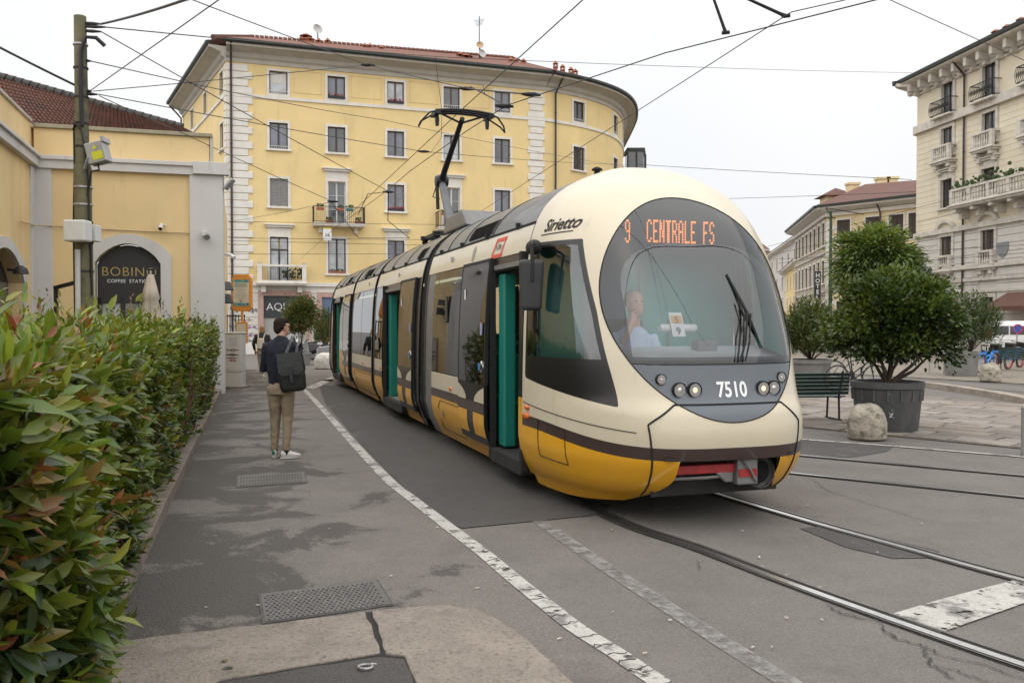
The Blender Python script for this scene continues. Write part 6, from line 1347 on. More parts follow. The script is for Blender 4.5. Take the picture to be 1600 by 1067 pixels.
def person(name, label, loc, rz, H, m_top, m_leg, m_hair, feet, hands, head_turn, long_hair=False, cuff=.10, group=None):
    k = H/1.76; t = thing(name, label, 'person', loc, rz, group)
    hipz, shz = .93*k, 1.44*k
    def leg(sx, f):   # hip, knee, ankle
        a = V3((sx*.09*k, 0, hipz-.03)); c = V3((f[0], f[1], .09*k)); b = a.lerp(c, .5)+V3((0, .035, .02)); return a, b, c
    arms = []
    for sx, (e, h) in zip((-1,1), hands): arms.append((V3((sx*.185*k,0,shz-.03)), V3(e), V3(h)))
    hd = V3((.0,.035,1.635*k)); rot = Matrix.Rotation(head_turn, 3, 'Z'); hp = lambda x,y,z: hd+rot@(V3((x,y,z))*k)
    # body under the clothes, one continuous skin
    mb = MB(); mb.limb([((0,0,hipz-.08),.14*k,.10*k),((0,0,hipz+.1),.135*k,.095*k),((0,.0,1.2*k),.145*k,.10*k),((0,0,shz-.04),.16*k,.09*k),((0,.0,shz+.02),.09*k,.07*k),((0,.01,shz+.07),.056*k,.058*k),(hd-V3((0,.01,.06)),.055*k,.06*k)], 18)
    for sx, f in zip((-1,1), feet):
        a, b, c = leg(sx, f); mb.limb([(a,.085*k,.09*k),(a.lerp(b,.5),.075*k,.08*k),(b,.054*k,.058*k),(b.lerp(c,.35),.052*k,.06*k),(c,.036*k,.04*k),(c+V3((0,.04,-.05)),.036,.05)], 12)
    for (s1, e, h), sx in zip(arms, (-1,1)): mb.limb([(s1,.052*k,.052*k),(s1.lerp(e,.6),.045*k,.045*k),(e,.040*k,.040*k),(e.lerp(h,.5),.036*k,.036*k),(h,.026*k,.024*k)], 12); hand(mb, h, h-e, sx, k)
    P_ = lambda *q: tuple(hp(*q))
    for c_, r_ in (((0,-.012,.015),(.076,.094,.10)),((0,.03,-.035),(.062,.072,.082)),((0,.062,-.075),(.036,.034,.030)),((0,.10,-.012),(.014,.020,.024)),((0,.088,.03),(.05,.02,.02)),((-.078,-.0,.0),(.010,.020,.032)),((.078,0,0),(.010,.020,.032)),((0,.092,-.05),(.026,.012,.010))):
        o = len(mb.v); mb.ball((0,0,0), r_[0]*k, r_[1]*k, r_[2]*k, 10, 14)
        for i in range(o, len(mb.v)): mb.v[i] = tuple(hd+rot@(V3(mb.v[i])+V3(c_)*k))
    remesh(mb.build('body', M_SKIN, t, local=True), .0085, 3)
    for sx in (-1,1):
        mb = MB(); q = hp(sx*.03,.093,.012); mb.ball(q, .010, .008, .007, 6, 8); mb.build('eye', mat('eye_dark', (.02,.015,.012), .2), t, local=True)
    mb = MB()
    for sx in (-1,1): q = hp(sx*.032,.095,.034); mb.ball(q, .02, .008, .005, 5, 8)
    mb.build('eyebrows', m_hair, t, local=True)
    # hair
    mb = MB()
    for c_, r_ in (((0,-.03,.045),(.084,.088,.085)),((0,-.06,.0),(.078,.055,.085)),((0,.02,.085),(.072,.075,.038)),((-.066,-.015,.02),(.022,.04,.05)),((.066,-.015,.02),(.022,.04,.05))) + ((((0,-.06,-.06),(.085,.06,.10)),((-.06,-.02,-.05),(.035,.05,.10)),((.06,-.02,-.05),(.035,.05,.10))) if long_hair else ()):
        o = len(mb.v); mb.ball((0,0,0), r_[0]*k, r_[1]*k, r_[2]*k, 10, 14)
        for i in range(o, len(mb.v)): mb.v[i] = tuple(hd+rot@(V3(mb.v[i])+V3(c_)*k))
    remesh(mb.build('hair', m_hair, t, local=True), .009, 3, .012, .03)
    # pullover
    mb = MB(); mb.limb([((0,0,hipz-.01),.175*k,.125*k),((0,-.0,hipz+.08),.185*k,.135*k),((0,-.005,1.18*k),.20*k,.135*k),((0,-.01,1.34*k),.215*k,.13*k),((0,-.005,shz-.01),.19*k,.105*k),((0,.0,shz+.04),.11*k,.085*k),((0,.012,shz+.085),.068*k,.07*k)], 22)
    for s1, e, h in arms:
        q = e.lerp(h, .92); mb.limb([(s1+V3((-math.copysign(.05,s1.x),0,.0)),.085*k,.085*k),(s1,.078*k,.082*k),(s1.lerp(e,.55),.066*k,.068*k),(e,.060*k,.060*k),(e.lerp(h,.5),.052*k,.052*k),(q,.040*k,.040*k)], 14)
    remesh(mb.build('pullover', m_top, t, local=True), .012, 4, .022, .09)
    # trousers
    mb = MB(); mb.limb([((0,0,hipz+.06),.158*k,.112*k),((0,-.01,hipz-.03),.172*k,.13*k),((0,-.01,hipz-.13),.165*k,.13*k)], 20)
    for sx, f in zip((-1,1), feet):
        a, b, c = leg(sx, f); c2 = c+V3((0,-.005,cuff-.09)); mb.limb([(a,.105*k,.118*k),(a.lerp(b,.45),.094*k,.105*k),(b,.075*k,.080*k),(b.lerp(c2,.5),.060*k,.068*k),(c2,.050*k,.056*k)], 14)
    remesh(mb.build('trousers', m_leg, t, local=True), .011, 4, .02, .07)
    # socks and shoes
    for sx, f in zip((-1,1), feet):
        a, b, c = leg(sx, f); rr = Matrix.Rotation(f[2], 3, 'Z'); Q = lambda x,y,z: V3((f[0],f[1],0))+rr@V3((x,y,z))
        mb = MB(); mb.tube([c+V3((0,0,-.04)), c+V3((0,0,.06))], .042*k, 10); mb.build('sock', M_SOCK, t, local=True, smooth=50)
        mb = MB(); mb.limb([(Q(0,-.075,.055),.026,.036),(Q(0,-.05,.06),.038,.05),(Q(0,.02,.062),.042,.048),(Q(0,.10,.045),.046,.034),(Q(0,.165,.036),.042,.025),(Q(0,.20,.032),.024,.016)], 14); s_ = remesh(mb.build('shoe', M_SHOE, t, local=True), .008, 3)
        mb = MB(); n = 18; mb.prism([tuple((Q((.046 if 1 else 0)*math.sin(2*math.pi*i/n)*(1.0+.1*math.cos(2*math.pi*i/n)), .06-.145*math.cos(2*math.pi*i/n), 0)).to_2d()) for i in range(n)], .004, .026, 'z'); mb.build('sole', M_SOLE, s_, local=True)
        if name == 'person' and sx < 0 and H > 1.7: mb = MB(); mb.ball(tuple(Q(0,-.078,.075)), .026, .014, .03, 6, 10); mb.build('heel_tab', M_GREENSH, s_, local=True)
    return t
mp = gr(440, 717); MAN = person('person', 'person in navy pullover and khaki trousers walking away with dark backpack', (mp.x, mp.y, .008), R(-4), 1.78, M_NAVY, M_CHINO, M_HAIRB, ((-.125,.07,R(8)), (.075,-.02,R(-58))), (((-.275,.06,1.13),(-.12,.31,1.16)), ((.27,.08,1.14),(.02,.34,1.20))), R(-42))
MAN.scale = (.90,.95,1.0)
# backpack on the right shoulder
bk = thing('backpack', 'dark green-black flap backpack hanging from the right shoulder of the person in navy', 'backpack', (mp.x, mp.y, .008), R(-4))
Mb = Matrix.Translation((.225,-.185,.86)) @ Matrix.Rotation(R(14),4,'Z') @ Matrix.Rotation(R(-7),4,'Y'); TB = lambda x,y,z: tuple(Mb @ V3((x,y,z)))
mb = MB(TB); mb.add([(-.155,-.06,0),(.155,-.06,0),(.155,.07,0),(-.155,.07,0),(-.165,-.085,.2),(.165,-.085,.2),(.165,.07,.2),(-.165,.07,.2),(-.14,-.05,.47),(.14,-.05,.47),(.14,.06,.47),(-.14,.06,.47)], [(3,2,1,0),(8,9,10,11)]+[(i+4*l_, (i+1)%4+4*l_, (i+1)%4+4*l_+4, i+4*l_+4) for l_ in range(2) for i in range(4)]); mb.build('pack', M_BAG, bk, local=True, bevel=.055, seg=4)
mb = MB(TB); mb.add([(-.148,.065,.482),(.148,.065,.482),(.148,-.064,.492),(-.148,-.064,.492),(-.150,-.10,.26),(.150,-.10,.26),(-.10,-.105,.21),(.10,-.105,.21)], [(0,1,2,3),(3,2,5,4),(4,5,7,6)]); o = mb.build('flap', M_BAG, bk, local=True); q = o.modifiers.new('thickness','SOLIDIFY'); q.thickness = .012
mb = MB(TB); mb.box(-.02,.02,-.125,-.105,.12,.32); mb.build('buckle_strap', M_JACK, bk, local=True); mb = MB(); mb.tube([TB(-.05,.06,.46), (.155,-.10,1.47), (.15,0.0,1.54), (.16,.10,1.45), (.2,.12,1.25)], .020, 6, flat=.35); mb.tube([TB(.08,.07,.46), (.235,-.08,1.43), (.24,.0,1.475), (.25,.09,1.38)], .018, 6, flat=.35); mb.build('strap', flat('strap_grey', (.055,.055,.06)), bk, local=True)
wp_ = gr(410, 590); WOM = person('person', 'person with blond hair in dark jacket walking far ahead on the pavement', (wp_.x, wp_.y, .004), R(3), 1.66, M_JACK, M_JEAN, M_HAIRL, ((-.08,.16,0), (.08,-.14,0)), (((-.27,-.02,1.08),(-.26,.14,.86)), ((.27,-.02,1.08),(.26,.1,.85))), R(5), True)
bk = thing('backpack', 'small cream backpack worn by the blond person', 'backpack', (wp_.x, wp_.y, .004), R(3)); mb = MB(); mb.taper((0,-.20), .92, .12, .06, 1.26, .10, .05); mb.build('pack', M_BAGW, bk, local=True, bevel=.03, seg=3)
mb = MB()
for s_ in (-1,1): mb.tube([(s_*.08,-.17,1.26),(s_*.11,-.08,1.42),(s_*.12,.06,1.34)], .016, 6)
mb.build('strap', M_BAGW, bk, local=True)
# driver inside the cab, seated, hand raised to the face
dl = TR0 + TN*(-.36) + TD*1.24; DRV = thing('person', 'seated tram driver in pale blue shirt with a hand raised to the face', 'person', (dl.x, dl.y, .27), TH+math.pi)
hd = V3((0,.06,1.60)); mb = MB()
mb.limb([((0,0,.55),.15,.12),((0,.0,.9),.16,.12),((0,0,1.28),.17,.10),((0,.01,1.40),.07,.065),((0,.03,1.5),.055,.06)], 16)
mb.ball((0,.05,1.63), .078,.095,.115, 12, 16); mb.ball((0,.09,1.57), .06,.06,.075, 10, 12); mb.ball((0,.15,1.61), .014,.02,.022, 6, 8)
for s_ in (-1,1): mb.ball((s_*.078,.04,1.61), .01,.02,.03, 6, 8)
for s_, e, h in ((1,(.27,.16,1.06),(.08,.17,1.46)),(-1,(-.27,.1,1.05),(-.16,.36,1.05))):
    s1 = V3((s_*.18,0,1.32)); e = V3(e); h = V3(h); mb.limb([(s1,.05,.05),(e,.042,.042),(h,.028,.026)], 12); hand(mb, h, h-e if s_ < 0 else V3((-.25,.02,1)), s_)
for s_ in (-1,1): mb.limb([((s_*.09,0,.52),.08,.08),((s_*.1,.4,.50),.065,.065),((s_*.1,.42,.05),.045,.05)], 12)
remesh(mb.build('body', M_SKIN, DRV, local=True), .009, 3)
mb = MB(); mb.limb([((0,0,.5),.17,.14),((0,.0,.9),.185,.14),((0,0,1.2),.205,.125),((0,0,1.34),.17,.10),((0,.01,1.42),.075,.075)], 20)
for s_, e, h in ((1,(.27,.16,1.06),(.08,.17,1.46)),(-1,(-.27,.1,1.05),(-.16,.36,1.05))): s1 = V3((s_*.17,0,1.32)); e = V3(e); h = V3(h); mb.limb([(s1,.075,.08),(s1.lerp(e,.6),.066,.066),(e,.058,.058),(e.lerp(h,.45),.05,.05)], 14)
remesh(mb.build('shirt', M_SHIRT, DRV, local=True), .012, 4, .02, .08)
mb = MB()
for s_ in (-1,1): mb.limb([((s_*.09,-.02,.53),.10,.10),((s_*.1,.4,.51),.08,.08),((s_*.1,.43,.1),.065,.07)], 12)
remesh(mb.build('trousers', M_NAVY, DRV, local=True), .013, 3)
mb = MB(); mb.ball((0,.0,1.66), .088,.092,.098, 10, 14); remesh(mb.build('hair', mat('hair_grey', (.20,.18,.16), .7, var=.2, scale=30), DRV, local=True), .012, 2)
for s_ in (-1,1): mb = MB(); mb.ball((s_*.03,.142,1.645), .010,.008,.007, 6, 8); mb.build('eye', mat('eye_dark', (.02,.015,.012), .2), DRV, local=True)
# ================================================================ HEDGE AND PLANTS
M_LEAF = leaf_mat('leaf_glossy', .34, .22); M_LEAFM = leaf_mat('leaf_matt', .5, .25); M_BARK = mat('bark', (.075,.055,.042), .9, var=.3, scale=14, bump=.6, bscale=50, stretch=(1,1,.3)); M_TWIG = mat('twig_red', (.12,.045,.028), .7, var=.3, scale=20)
GREENS_D = [(.036,.070,.018),(.046,.082,.020),(.030,.060,.022),(.055,.090,.020)]; GREENS_L = [(.155,.185,.020),(.12,.168,.020),(.19,.20,.026),(.10,.155,.018)]; REDS = [(.24,.07,.035),(.19,.085,.03),(.25,.10,.045)]
HED = thing('hedge', 'long dense photinia hedge with green and reddish leaves along the pavement', 'hedge', tuple(kp(5,-1.0)), math.atan2(KD.y,KD.x)-math.pi/2)
KDn, KNn, K0n = np.array(KD), np.array(KN), np.array(K0)
def hed_w(t, o, z): return K0n + t[:,None]*KDn + o[:,None]*KNn + z[:,None]*np.array([0,0,1.0])
def bumpy(t, s): return .10*np.sin(t*2.1+s)+.07*np.sin(t*4.7+s*2.3)+.05*np.sin(t*9.3+s*3.1)
T0_, T1_, OW = -3.9, 15.3, -2.15
def sample_face(n):
    """points on the hedge skin: street face, top and far end, with outward normals"""
    w = np.concatenate([np.where(np.arange(400) < 0, 0, np.exp(-np.linspace(0,1,400)*1.75))]); tt = np.linspace(T0_, T1_, 400); t = RNG.choice(tt, n, p=w/w.sum())+RNG.uniform(-.03,.03,n)
    face = RNG.random(n) < .50; z = np.where(face, RNG.uniform(.12,1.50,n), 0); o = np.where(face, 0, RNG.uniform(OW, 0, n))
    of = -.20+.20*np.exp(-((t+2.3)/1.7)**2)+.8*bumpy(t, z*2)-.10*(z/1.7)**4+.10*np.clip((z-.3)/1.0,0,1); top = np.interp(t,[-4,0,6,15],[1.37,1.41,1.48,1.50])+bumpy(t*1.1+o*2, 1.0)*.7
    P_o = np.where(face, of, o-.03); P_z = np.where(face, z, top)
    nrm = np.where(face[:,None], KNn[None,:]+np.array([0,0,.35]), np.array([0,0,1.0])[None,:]+0*KNn)
    e = (~face) & (o > -.3); nrm[e] += .6*KNn
    return t, P_o, P_z, nrm/np.linalg.norm(nrm,axis=1,keepdims=True), face
def shoots(n):
    t, o, z, nrm, face = sample_face(n); base = hed_w(t, o, z); d = nrm*.75+rnd_dirs(n)*.55+np.array([0,0,.45]); d /= np.linalg.norm(d,axis=1,keepdims=True)
    ln = RNG.uniform(.10,.26,n)*np.where(face,.75,1.1); tall = (RNG.random(n) < .11)&(~face); ln[tall] *= 1.9
    base = base - nrm*RNG.uniform(.0,.16,n)[:,None]; return base, d, ln, t, z
NS = 9500; sb, sdv, sl, st_, sz_ = shoots(NS); LP, LD, LU, LL, LWd, LH = [], [], [], [], [], []
tipk = RNG.random(NS)
for k in range(9):
    f = (k+1)/9; ang = k*2.4+RNG.uniform(0,6.28,NS); a = np.cross(sdv, np.array([.3,.2,.9])); a /= np.linalg.norm(a,axis=1,keepdims=True); b = np.cross(a, sdv)
    rad = a*np.cos(ang)[:,None]+b*np.sin(ang)[:,None]; opn = 1.15-.75*f+RNG.normal(0,.18,NS); d = rad*np.clip(opn,.15,1.4)[:,None]+sdv*(.35+.75*f)-np.array([0,0,.22])*(1-f)
    LP.append(sb+sdv*(sl*f)[:,None]); LD.append(d); LU.append(sdv+.3*rnd_dirs(NS)); L = RNG.uniform(.080,.122,NS)*(1-.30*f*(f > .7))*np.interp(st_,[-3,1],[1.35,1.0])*RNG.uniform(.62,1.12,NS); LL.append(L); LWd.append(L*RNG.uniform(.36,.46,NS))
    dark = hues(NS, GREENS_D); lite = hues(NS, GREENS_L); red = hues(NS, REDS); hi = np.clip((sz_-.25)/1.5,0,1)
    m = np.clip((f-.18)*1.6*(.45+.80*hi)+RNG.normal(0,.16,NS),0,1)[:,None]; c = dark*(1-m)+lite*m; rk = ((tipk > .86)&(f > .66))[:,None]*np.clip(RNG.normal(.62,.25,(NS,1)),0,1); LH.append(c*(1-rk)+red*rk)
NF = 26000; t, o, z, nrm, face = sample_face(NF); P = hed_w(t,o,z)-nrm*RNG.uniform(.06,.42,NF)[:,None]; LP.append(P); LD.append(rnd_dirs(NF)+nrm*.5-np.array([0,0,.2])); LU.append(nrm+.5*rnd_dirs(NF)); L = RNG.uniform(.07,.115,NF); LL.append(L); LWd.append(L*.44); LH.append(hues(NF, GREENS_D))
LP, LD, LU, LL, LWd, LH = [np.concatenate(q) for q in (LP, LD, LU, LL, LWd, LH)]
# the leaves that show largest become leaves of their own
pxs = 800+FPX*LP[:,0]/np.maximum(LP[:,1],.3); pys = 507-FPX*(LP[:,2]-CAMH)/np.maximum(LP[:,1],.3); ok = (LP[:,1] > 1.5)&(pxs > 10)&(pxs < 420)&(pys > 440)&(pys < 1060)
oo = (LP-K0n)@KNn; outer = np.where(LP[:,2] > 1.62, 1, (oo > -.12)*1.0); dl_ = LD/np.linalg.norm(LD,axis=1,keepdims=True); score = np.where(ok, LL/LP[:,1]*(.4+outer)*(.5+.5*np.abs(np.cross(dl_, LP/np.linalg.norm(LP,axis=1,keepdims=True))).max(1)), -1); score[len(score)-NF:] = -1
big = np.argsort(-score)[:300]; keep = np.ones(len(LP), bool); keep[big] = False
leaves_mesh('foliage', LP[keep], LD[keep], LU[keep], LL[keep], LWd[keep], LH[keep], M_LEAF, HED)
leafm = []
hq = LH[big]; order = np.argsort(hq[:,0]/(hq[:,1]+1e-6)); ng = 20
for g in range(ng):
    me = bpy.data.meshes.new('leaf'); bend = RNG.uniform(-.10,.12); V = LEAF_V.copy(); V[:,2] -= bend*V[:,1]**2; vs = V.tolist(); me.from_pydata(vs, [], LEAF_F); me.polygons.foreach_set('use_smooth', [True]*len(LEAF_F)); c = hq[order[int((g+.5)*300/ng)]]
    at_ = me.attributes.new('leaf_hue','FLOAT_COLOR','POINT'); at_.data.foreach_set('color', np.tile(np.append(c,1.0),8).astype(np.float32)); me.materials.append(M_LEAF); leafm.append(me)
Mi = PM[HED.name].inverted()
for r_, oi in enumerate(order):
    i = big[oi]; d = Vector(dl_[i]); s_ = d.cross(Vector(LU[i])).normalized(); u_ = s_.cross(d); p = LP[i]; L, Wd = LL[i], LWd[i]
    ob = bpy.data.objects.new('leaf', leafm[min(ng-1, r_*ng//300)]); COL.objects.link(ob); ob.parent = HED
    ob.matrix_local = Mi @ Matrix(((s_.x*Wd,d.x*L,u_.x*L,p[0]),(s_.y*Wd,d.y*L,u_.y*L,p[1]),(s_.z*Wd,d.z*L,u_.z*L,p[2]),(0,0,0,1)))
mb = MB()
for i in range(0, NS, 3): mb.tube([tuple(sb[i]-np.array([0,0,.12])), tuple(sb[i]), tuple(sb[i]+sdv[i]*sl[i])], [.004,.0035,.002], 3, cap=False)
for i in range(260):
    tt = random.uniform(T0_,T1_); o1 = random.uniform(OW+.2,-.15); p = kp(tt,o1,.06); q = kp(tt+random.uniform(-.3,.3), o1+random.uniform(-.3,.3), random.uniform(.9,1.5)); mb.tube([p, p.lerp(q,.5)+V3((random.uniform(-.08,.08),random.uniform(-.08,.08),0)), q], [.016,.011,.006], 5, cap=False)
mb.build('stems', M_TWIG, HED, kind='stuff')
# white low edging board behind the kerb
bo = MB(lambda a,b,c: kp(a,b,c)); bo.box(-4.5,12,-.235,-.205,.05,.36); ed = bo.build('planter_edging', mat('board_white', (.66,.65,.62), .6, var=.08)); tag(ed, 'low white edging board behind the hedge kerb', 'edging')
def cloud(ctr, rad, nclump, per, cr, seed=0, shell=.55, zmin=None):
    """leaf positions gathered in clumps through a crown's volume"""
    c = rnd_dirs(nclump)*(shell+(1-shell)*RNG.random((nclump,1)))**1.0*np.array(rad)*RNG.uniform(.74,1.10,(nclump,1)); c[:,2] = np.where(c[:,2] < -rad[2]*.75, -rad[2]*.6, c[:,2])
    P = np.repeat(c,per,0)+RNG.normal(0,1,(nclump*per,3))*np.array(cr); out = P/(np.linalg.norm(P,axis=1,keepdims=True)+1e-6)+.6*(P-np.repeat(c,per,0))/np.array(cr)/2
    tone = np.repeat(RNG.normal(0,.22,nclump),per); return P+np.array(ctr), out, tone, P
def branches(parent, base, tips, r0, m, name='trunk', wob=.1):
    for tp in tips:
        base_ = V3(base); tp = V3(tp); mid_ = base_.lerp(tp,.5)+V3((random.uniform(-wob,wob),random.uniform(-wob,wob),-.04)); mb = MB(); mb.tube([base_+V3((0,0,-.1)), base_, mid_, tp], [r0*1.1,r0,r0*.7,r0*.3], 7); mb.build(name, m, parent, smooth=60)
def pot(name, label, p, rt, rb_, h, m, ribs=True, group='planters'):
    t = thing(name, label, 'planter', (p[0],p[1],p[2]), 0, group); mb = MB(); mb.lathe([(rb_,0),(rb_*1.02,.03),(rt*.965,h-.13),(rt*.97,h-.12),(rt*.96,h-.04),(rt*.86,h-.04),(rt*.8,h-.10)], 40, p); mb.build('tub', m, t, smooth=40)
    mb = MB(); mb.lathe([(rt*.95,h-.115),(rt*1.03,h-.10),(rt*1.03,h-.01),(rt*1.0,h),(rt*.93,h),(rt*.9,h-.05)], 40, p, cap=False); mb.build('rim', m, t, smooth=40)
    if ribs:
        for k in range(16): a = 2*math.pi*k/16; mb = MB(); mb.bar((p[0]+(rt*.965+.004)*math.cos(a),p[1]+(rt*.965+.004)*math.sin(a),p[2]+h-.12),(p[0]+(rt*.955)*math.cos(a),p[1]+(rt*.955)*math.sin(a),p[2]+h-.30),.03,.02); mb.build('rib', m, t)
    mb = MB(); mb.lathe([(rt*.86,h-.09),(.01,h-.07)], 30, p); mb.build('earth', M_SOIL, t); return t
M_POTG = mat('plastic_grey', (.060,.062,.064), .6, var=.12, scale=3, bump=.1); overlay(M_POTG, (.13,.125,.115), 2.0, .52, .75, .7, stretch=(1,1,.4)); M_POTC = mat('tub_concrete', (.20,.195,.185), .8, var=.15, scale=3, bump=.2)
# big evergreen in the grey tub
pp = gr(1404, 679); pp = V3((pp.x, pp.y+.42, .035)); big_pot = pot('planter_tub', 'large dark grey plastic tub with scribbled graffiti beside the stone bollard', pp, .535, .45, .77, M_POTG)
ex = thing('evergreen_shrub', 'large rounded dark green evergreen shrub growing in the grey tub', 'shrub', (pp.x, pp.y, .78)); cc = V3((pp.x+.13, pp.y, 1.80))
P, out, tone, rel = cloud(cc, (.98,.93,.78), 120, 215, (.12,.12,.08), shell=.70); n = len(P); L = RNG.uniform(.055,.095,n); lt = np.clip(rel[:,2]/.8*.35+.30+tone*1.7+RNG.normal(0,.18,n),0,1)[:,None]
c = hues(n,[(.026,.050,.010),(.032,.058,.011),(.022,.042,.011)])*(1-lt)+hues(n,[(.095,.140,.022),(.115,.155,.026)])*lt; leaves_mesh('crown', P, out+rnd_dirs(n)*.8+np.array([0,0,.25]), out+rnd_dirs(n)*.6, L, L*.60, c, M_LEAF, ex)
branches(ex, (pp.x,pp.y,.74), [(cc.x+math.cos(a)*.6*r_, cc.y+math.sin(a)*.6*r_, 1.25+.35*k_) for a,r_,k_ in ((.2,1.1,0),(1.5,.7,1),(2.6,1.0,.4),(3.6,1.1,.8),(4.6,.8,.2),(5.5,1,.6),(0,.2,1.5))], .035, M_BARK)
for k_, (x_,z_) in enumerate(((-.14,.62),(-.1,.48),(-.08,.36),(-.12,.26))):
    pts = [(pp.x+x_+.05*math.sin(i*1.3+k_), pp.y-.505+.05*(1-z_), z_+.035+.05*math.cos(i*2.1)) for i in range(7)]; mb = MB(); mb.tube(pts, .006, 4); mb.build('graffiti', flat('chalk_grey', (.42,.42,.42)), big_pot)
def oleander(p, label, rx, h, n, cols):
    t = thing('oleander_shrub', label, 'shrub', (p[0],p[1],p[2])); ns = n//9; a = RNG.uniform(0,6.28,ns); r = np.sqrt(RNG.random(ns)); top = np.stack([p[0]+rx*r*np.cos(a), p[1]+rx*r*np.sin(a), p[2]+h*(.35+.65*RNG.random(ns))*(1.05-.38*r*r)],1); d = top-np.array([p[0],p[1],p[2]-.3]); d /= np.linalg.norm(d,axis=1,keepdims=True); d[:,2] += .3
    Ps, Ds, Us = [], [], []
    for k in range(9):
        rad = rnd_dirs(ns); Ps.append(top-d*(.035*k)+rad*.01); Ds.append(rad*.8+d*.7); Us.append(d+.2*rnd_dirs(ns))
    P, D, U = np.concatenate(Ps), np.concatenate(Ds), np.concatenate(Us); L = RNG.uniform(.12,.20,len(P)); leaves_mesh('crown', P, D, U, L, L*.20, hues(len(P), cols), M_LEAFM, t)
    branches(t, p, [tuple(top[i]) for i in range(0,ns,max(1,ns//26))], .012, M_BARK, 'stem', .05); return t
OC = [(.075,.105,.026),(.10,.125,.035),(.055,.085,.022),(.12,.13,.045)]
q = gr(1272, 611); pot('planter_tub', 'grey concrete tub with oleander partly hidden behind the tram front', V3((q.x,q.y+.4,.02)), .56, .48, .78, M_POTC, False); oleander((q.x+.05,q.y+.4,.75), 'bushy olive-green oleander behind the green bench next to the tram', .80, 1.62, 7000, OC)
q = gr(1512, 589); p3 = V3((q.x,q.y+.4,.02)); pot('planter_tub', 'far grey square-looking tub with graffiti near the second stone bollard', p3, .52, .46, .80, M_POTC, False); oleander((p3.x+.3,p3.y,.8), 'loose oleander behind the evergreen shrub in front of the white van', .95, 1.95, 4200, [(.06,.09,.03),(.08,.11,.04),(.045,.07,.025)])
# locust tree behind
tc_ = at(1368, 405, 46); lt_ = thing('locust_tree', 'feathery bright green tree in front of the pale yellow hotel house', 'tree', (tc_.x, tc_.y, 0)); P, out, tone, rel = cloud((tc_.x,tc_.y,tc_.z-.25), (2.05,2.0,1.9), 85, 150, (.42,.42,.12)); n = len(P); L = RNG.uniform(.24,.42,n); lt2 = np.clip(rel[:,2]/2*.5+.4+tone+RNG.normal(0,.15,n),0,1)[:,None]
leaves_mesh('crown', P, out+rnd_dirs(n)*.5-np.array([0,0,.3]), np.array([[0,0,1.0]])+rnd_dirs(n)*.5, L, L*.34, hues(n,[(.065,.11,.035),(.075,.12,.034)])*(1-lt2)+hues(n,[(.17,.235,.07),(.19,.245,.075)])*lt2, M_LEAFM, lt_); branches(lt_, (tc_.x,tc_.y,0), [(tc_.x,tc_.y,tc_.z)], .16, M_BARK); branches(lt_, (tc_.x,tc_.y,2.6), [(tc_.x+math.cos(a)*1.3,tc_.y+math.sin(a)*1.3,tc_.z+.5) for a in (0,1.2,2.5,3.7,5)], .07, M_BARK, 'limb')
t2 = at(1412, 415, 50); lt_ = thing('locust_tree', 'darker tree just left of the ornate house, behind the feathery bright tree', 'tree', (t2.x,t2.y,0)); P, out, tone, rel = cloud((t2.x,t2.y,t2.z-.4), (.85,1.2,1.5), 50, 110, (.32,.32,.2)); n = len(P); L = RNG.uniform(.16,.28,n); leaves_mesh('crown', P, out+rnd_dirs(n)*.5, np.array([[0,0,1.0]])+rnd_dirs(n)*.5, L, L*.36, hues(n,[(.02,.055,.018),(.03,.07,.02),(.045,.095,.025)]), M_LEAFM, lt_); branches(lt_, (t2.x,t2.y,0), [(t2.x,t2.y,t2.z)], .14, M_BARK)
# small trees by the shops
tq = at(471, 493, 36); lt_ = thing('potted_tree', 'round green and reddish small tree in front of the AQUA shop', 'tree', (tq.x,tq.y,0)); P, out, tone, rel = cloud((tq.x,tq.y,tq.z+.0), (.72,.7,.76), 110, 80, (.12,.12,.10)); n = len(P); L = RNG.uniform(.07,.12,n); k_ = (RNG.random(n) < .28)[:,None]; leaves_mesh('crown', P, out+rnd_dirs(n)*.7, out+rnd_dirs(n), L, L*.4, hues(n,[(.04,.075,.018),(.06,.10,.02),(.09,.12,.025)])*(1-k_)+hues(n,[(.17,.085,.03),(.15,.11,.03)])*k_, M_LEAFM, lt_)
branches(lt_, (tq.x,tq.y,.4), [(tq.x+dx,tq.y,tq.z-.3) for dx in (-.15,0,.15)], .03, M_BARK); mb = MB(); mb.lathe([(.32,0),(.42,.5),(.40,.52),(.36,.46)], 20, (tq.x,tq.y,0)); mb.build('pot', M_POTC, lt_)
t3 = at(508, 503, 40); oleander((t3.x,t3.y,.6), 'small olive bush against the yellow shop front behind the scooters', .55, 1.9, 2200, OC)
mb = MB(); mb.lathe([(.3,0),(.38,.6),(.3,.55)], 16, (t3.x,t3.y,0)); o = mb.build('plant_pot', M_POTC); tag(o, 'grey pot of the small olive bush behind the scooters', 'pot')
# fallen leaves and litter
for px, py, a in ((352,1034,.4),(366,1042,1.9)):
    p = gr(px,py,.024); ob = bpy.data.objects.new('fallen_leaf', leafm[ng-1] if px < 360 else leafm[2]); COL.objects.link(ob); ob.location = p; ob.rotation_euler = (.1,.12,a); ob.scale = (.03,.06,.06); tag(ob, 'fallen yellow-green leaf on the granite slab, the %s of two' % ('left' if px < 360 else 'right'), 'leaf')
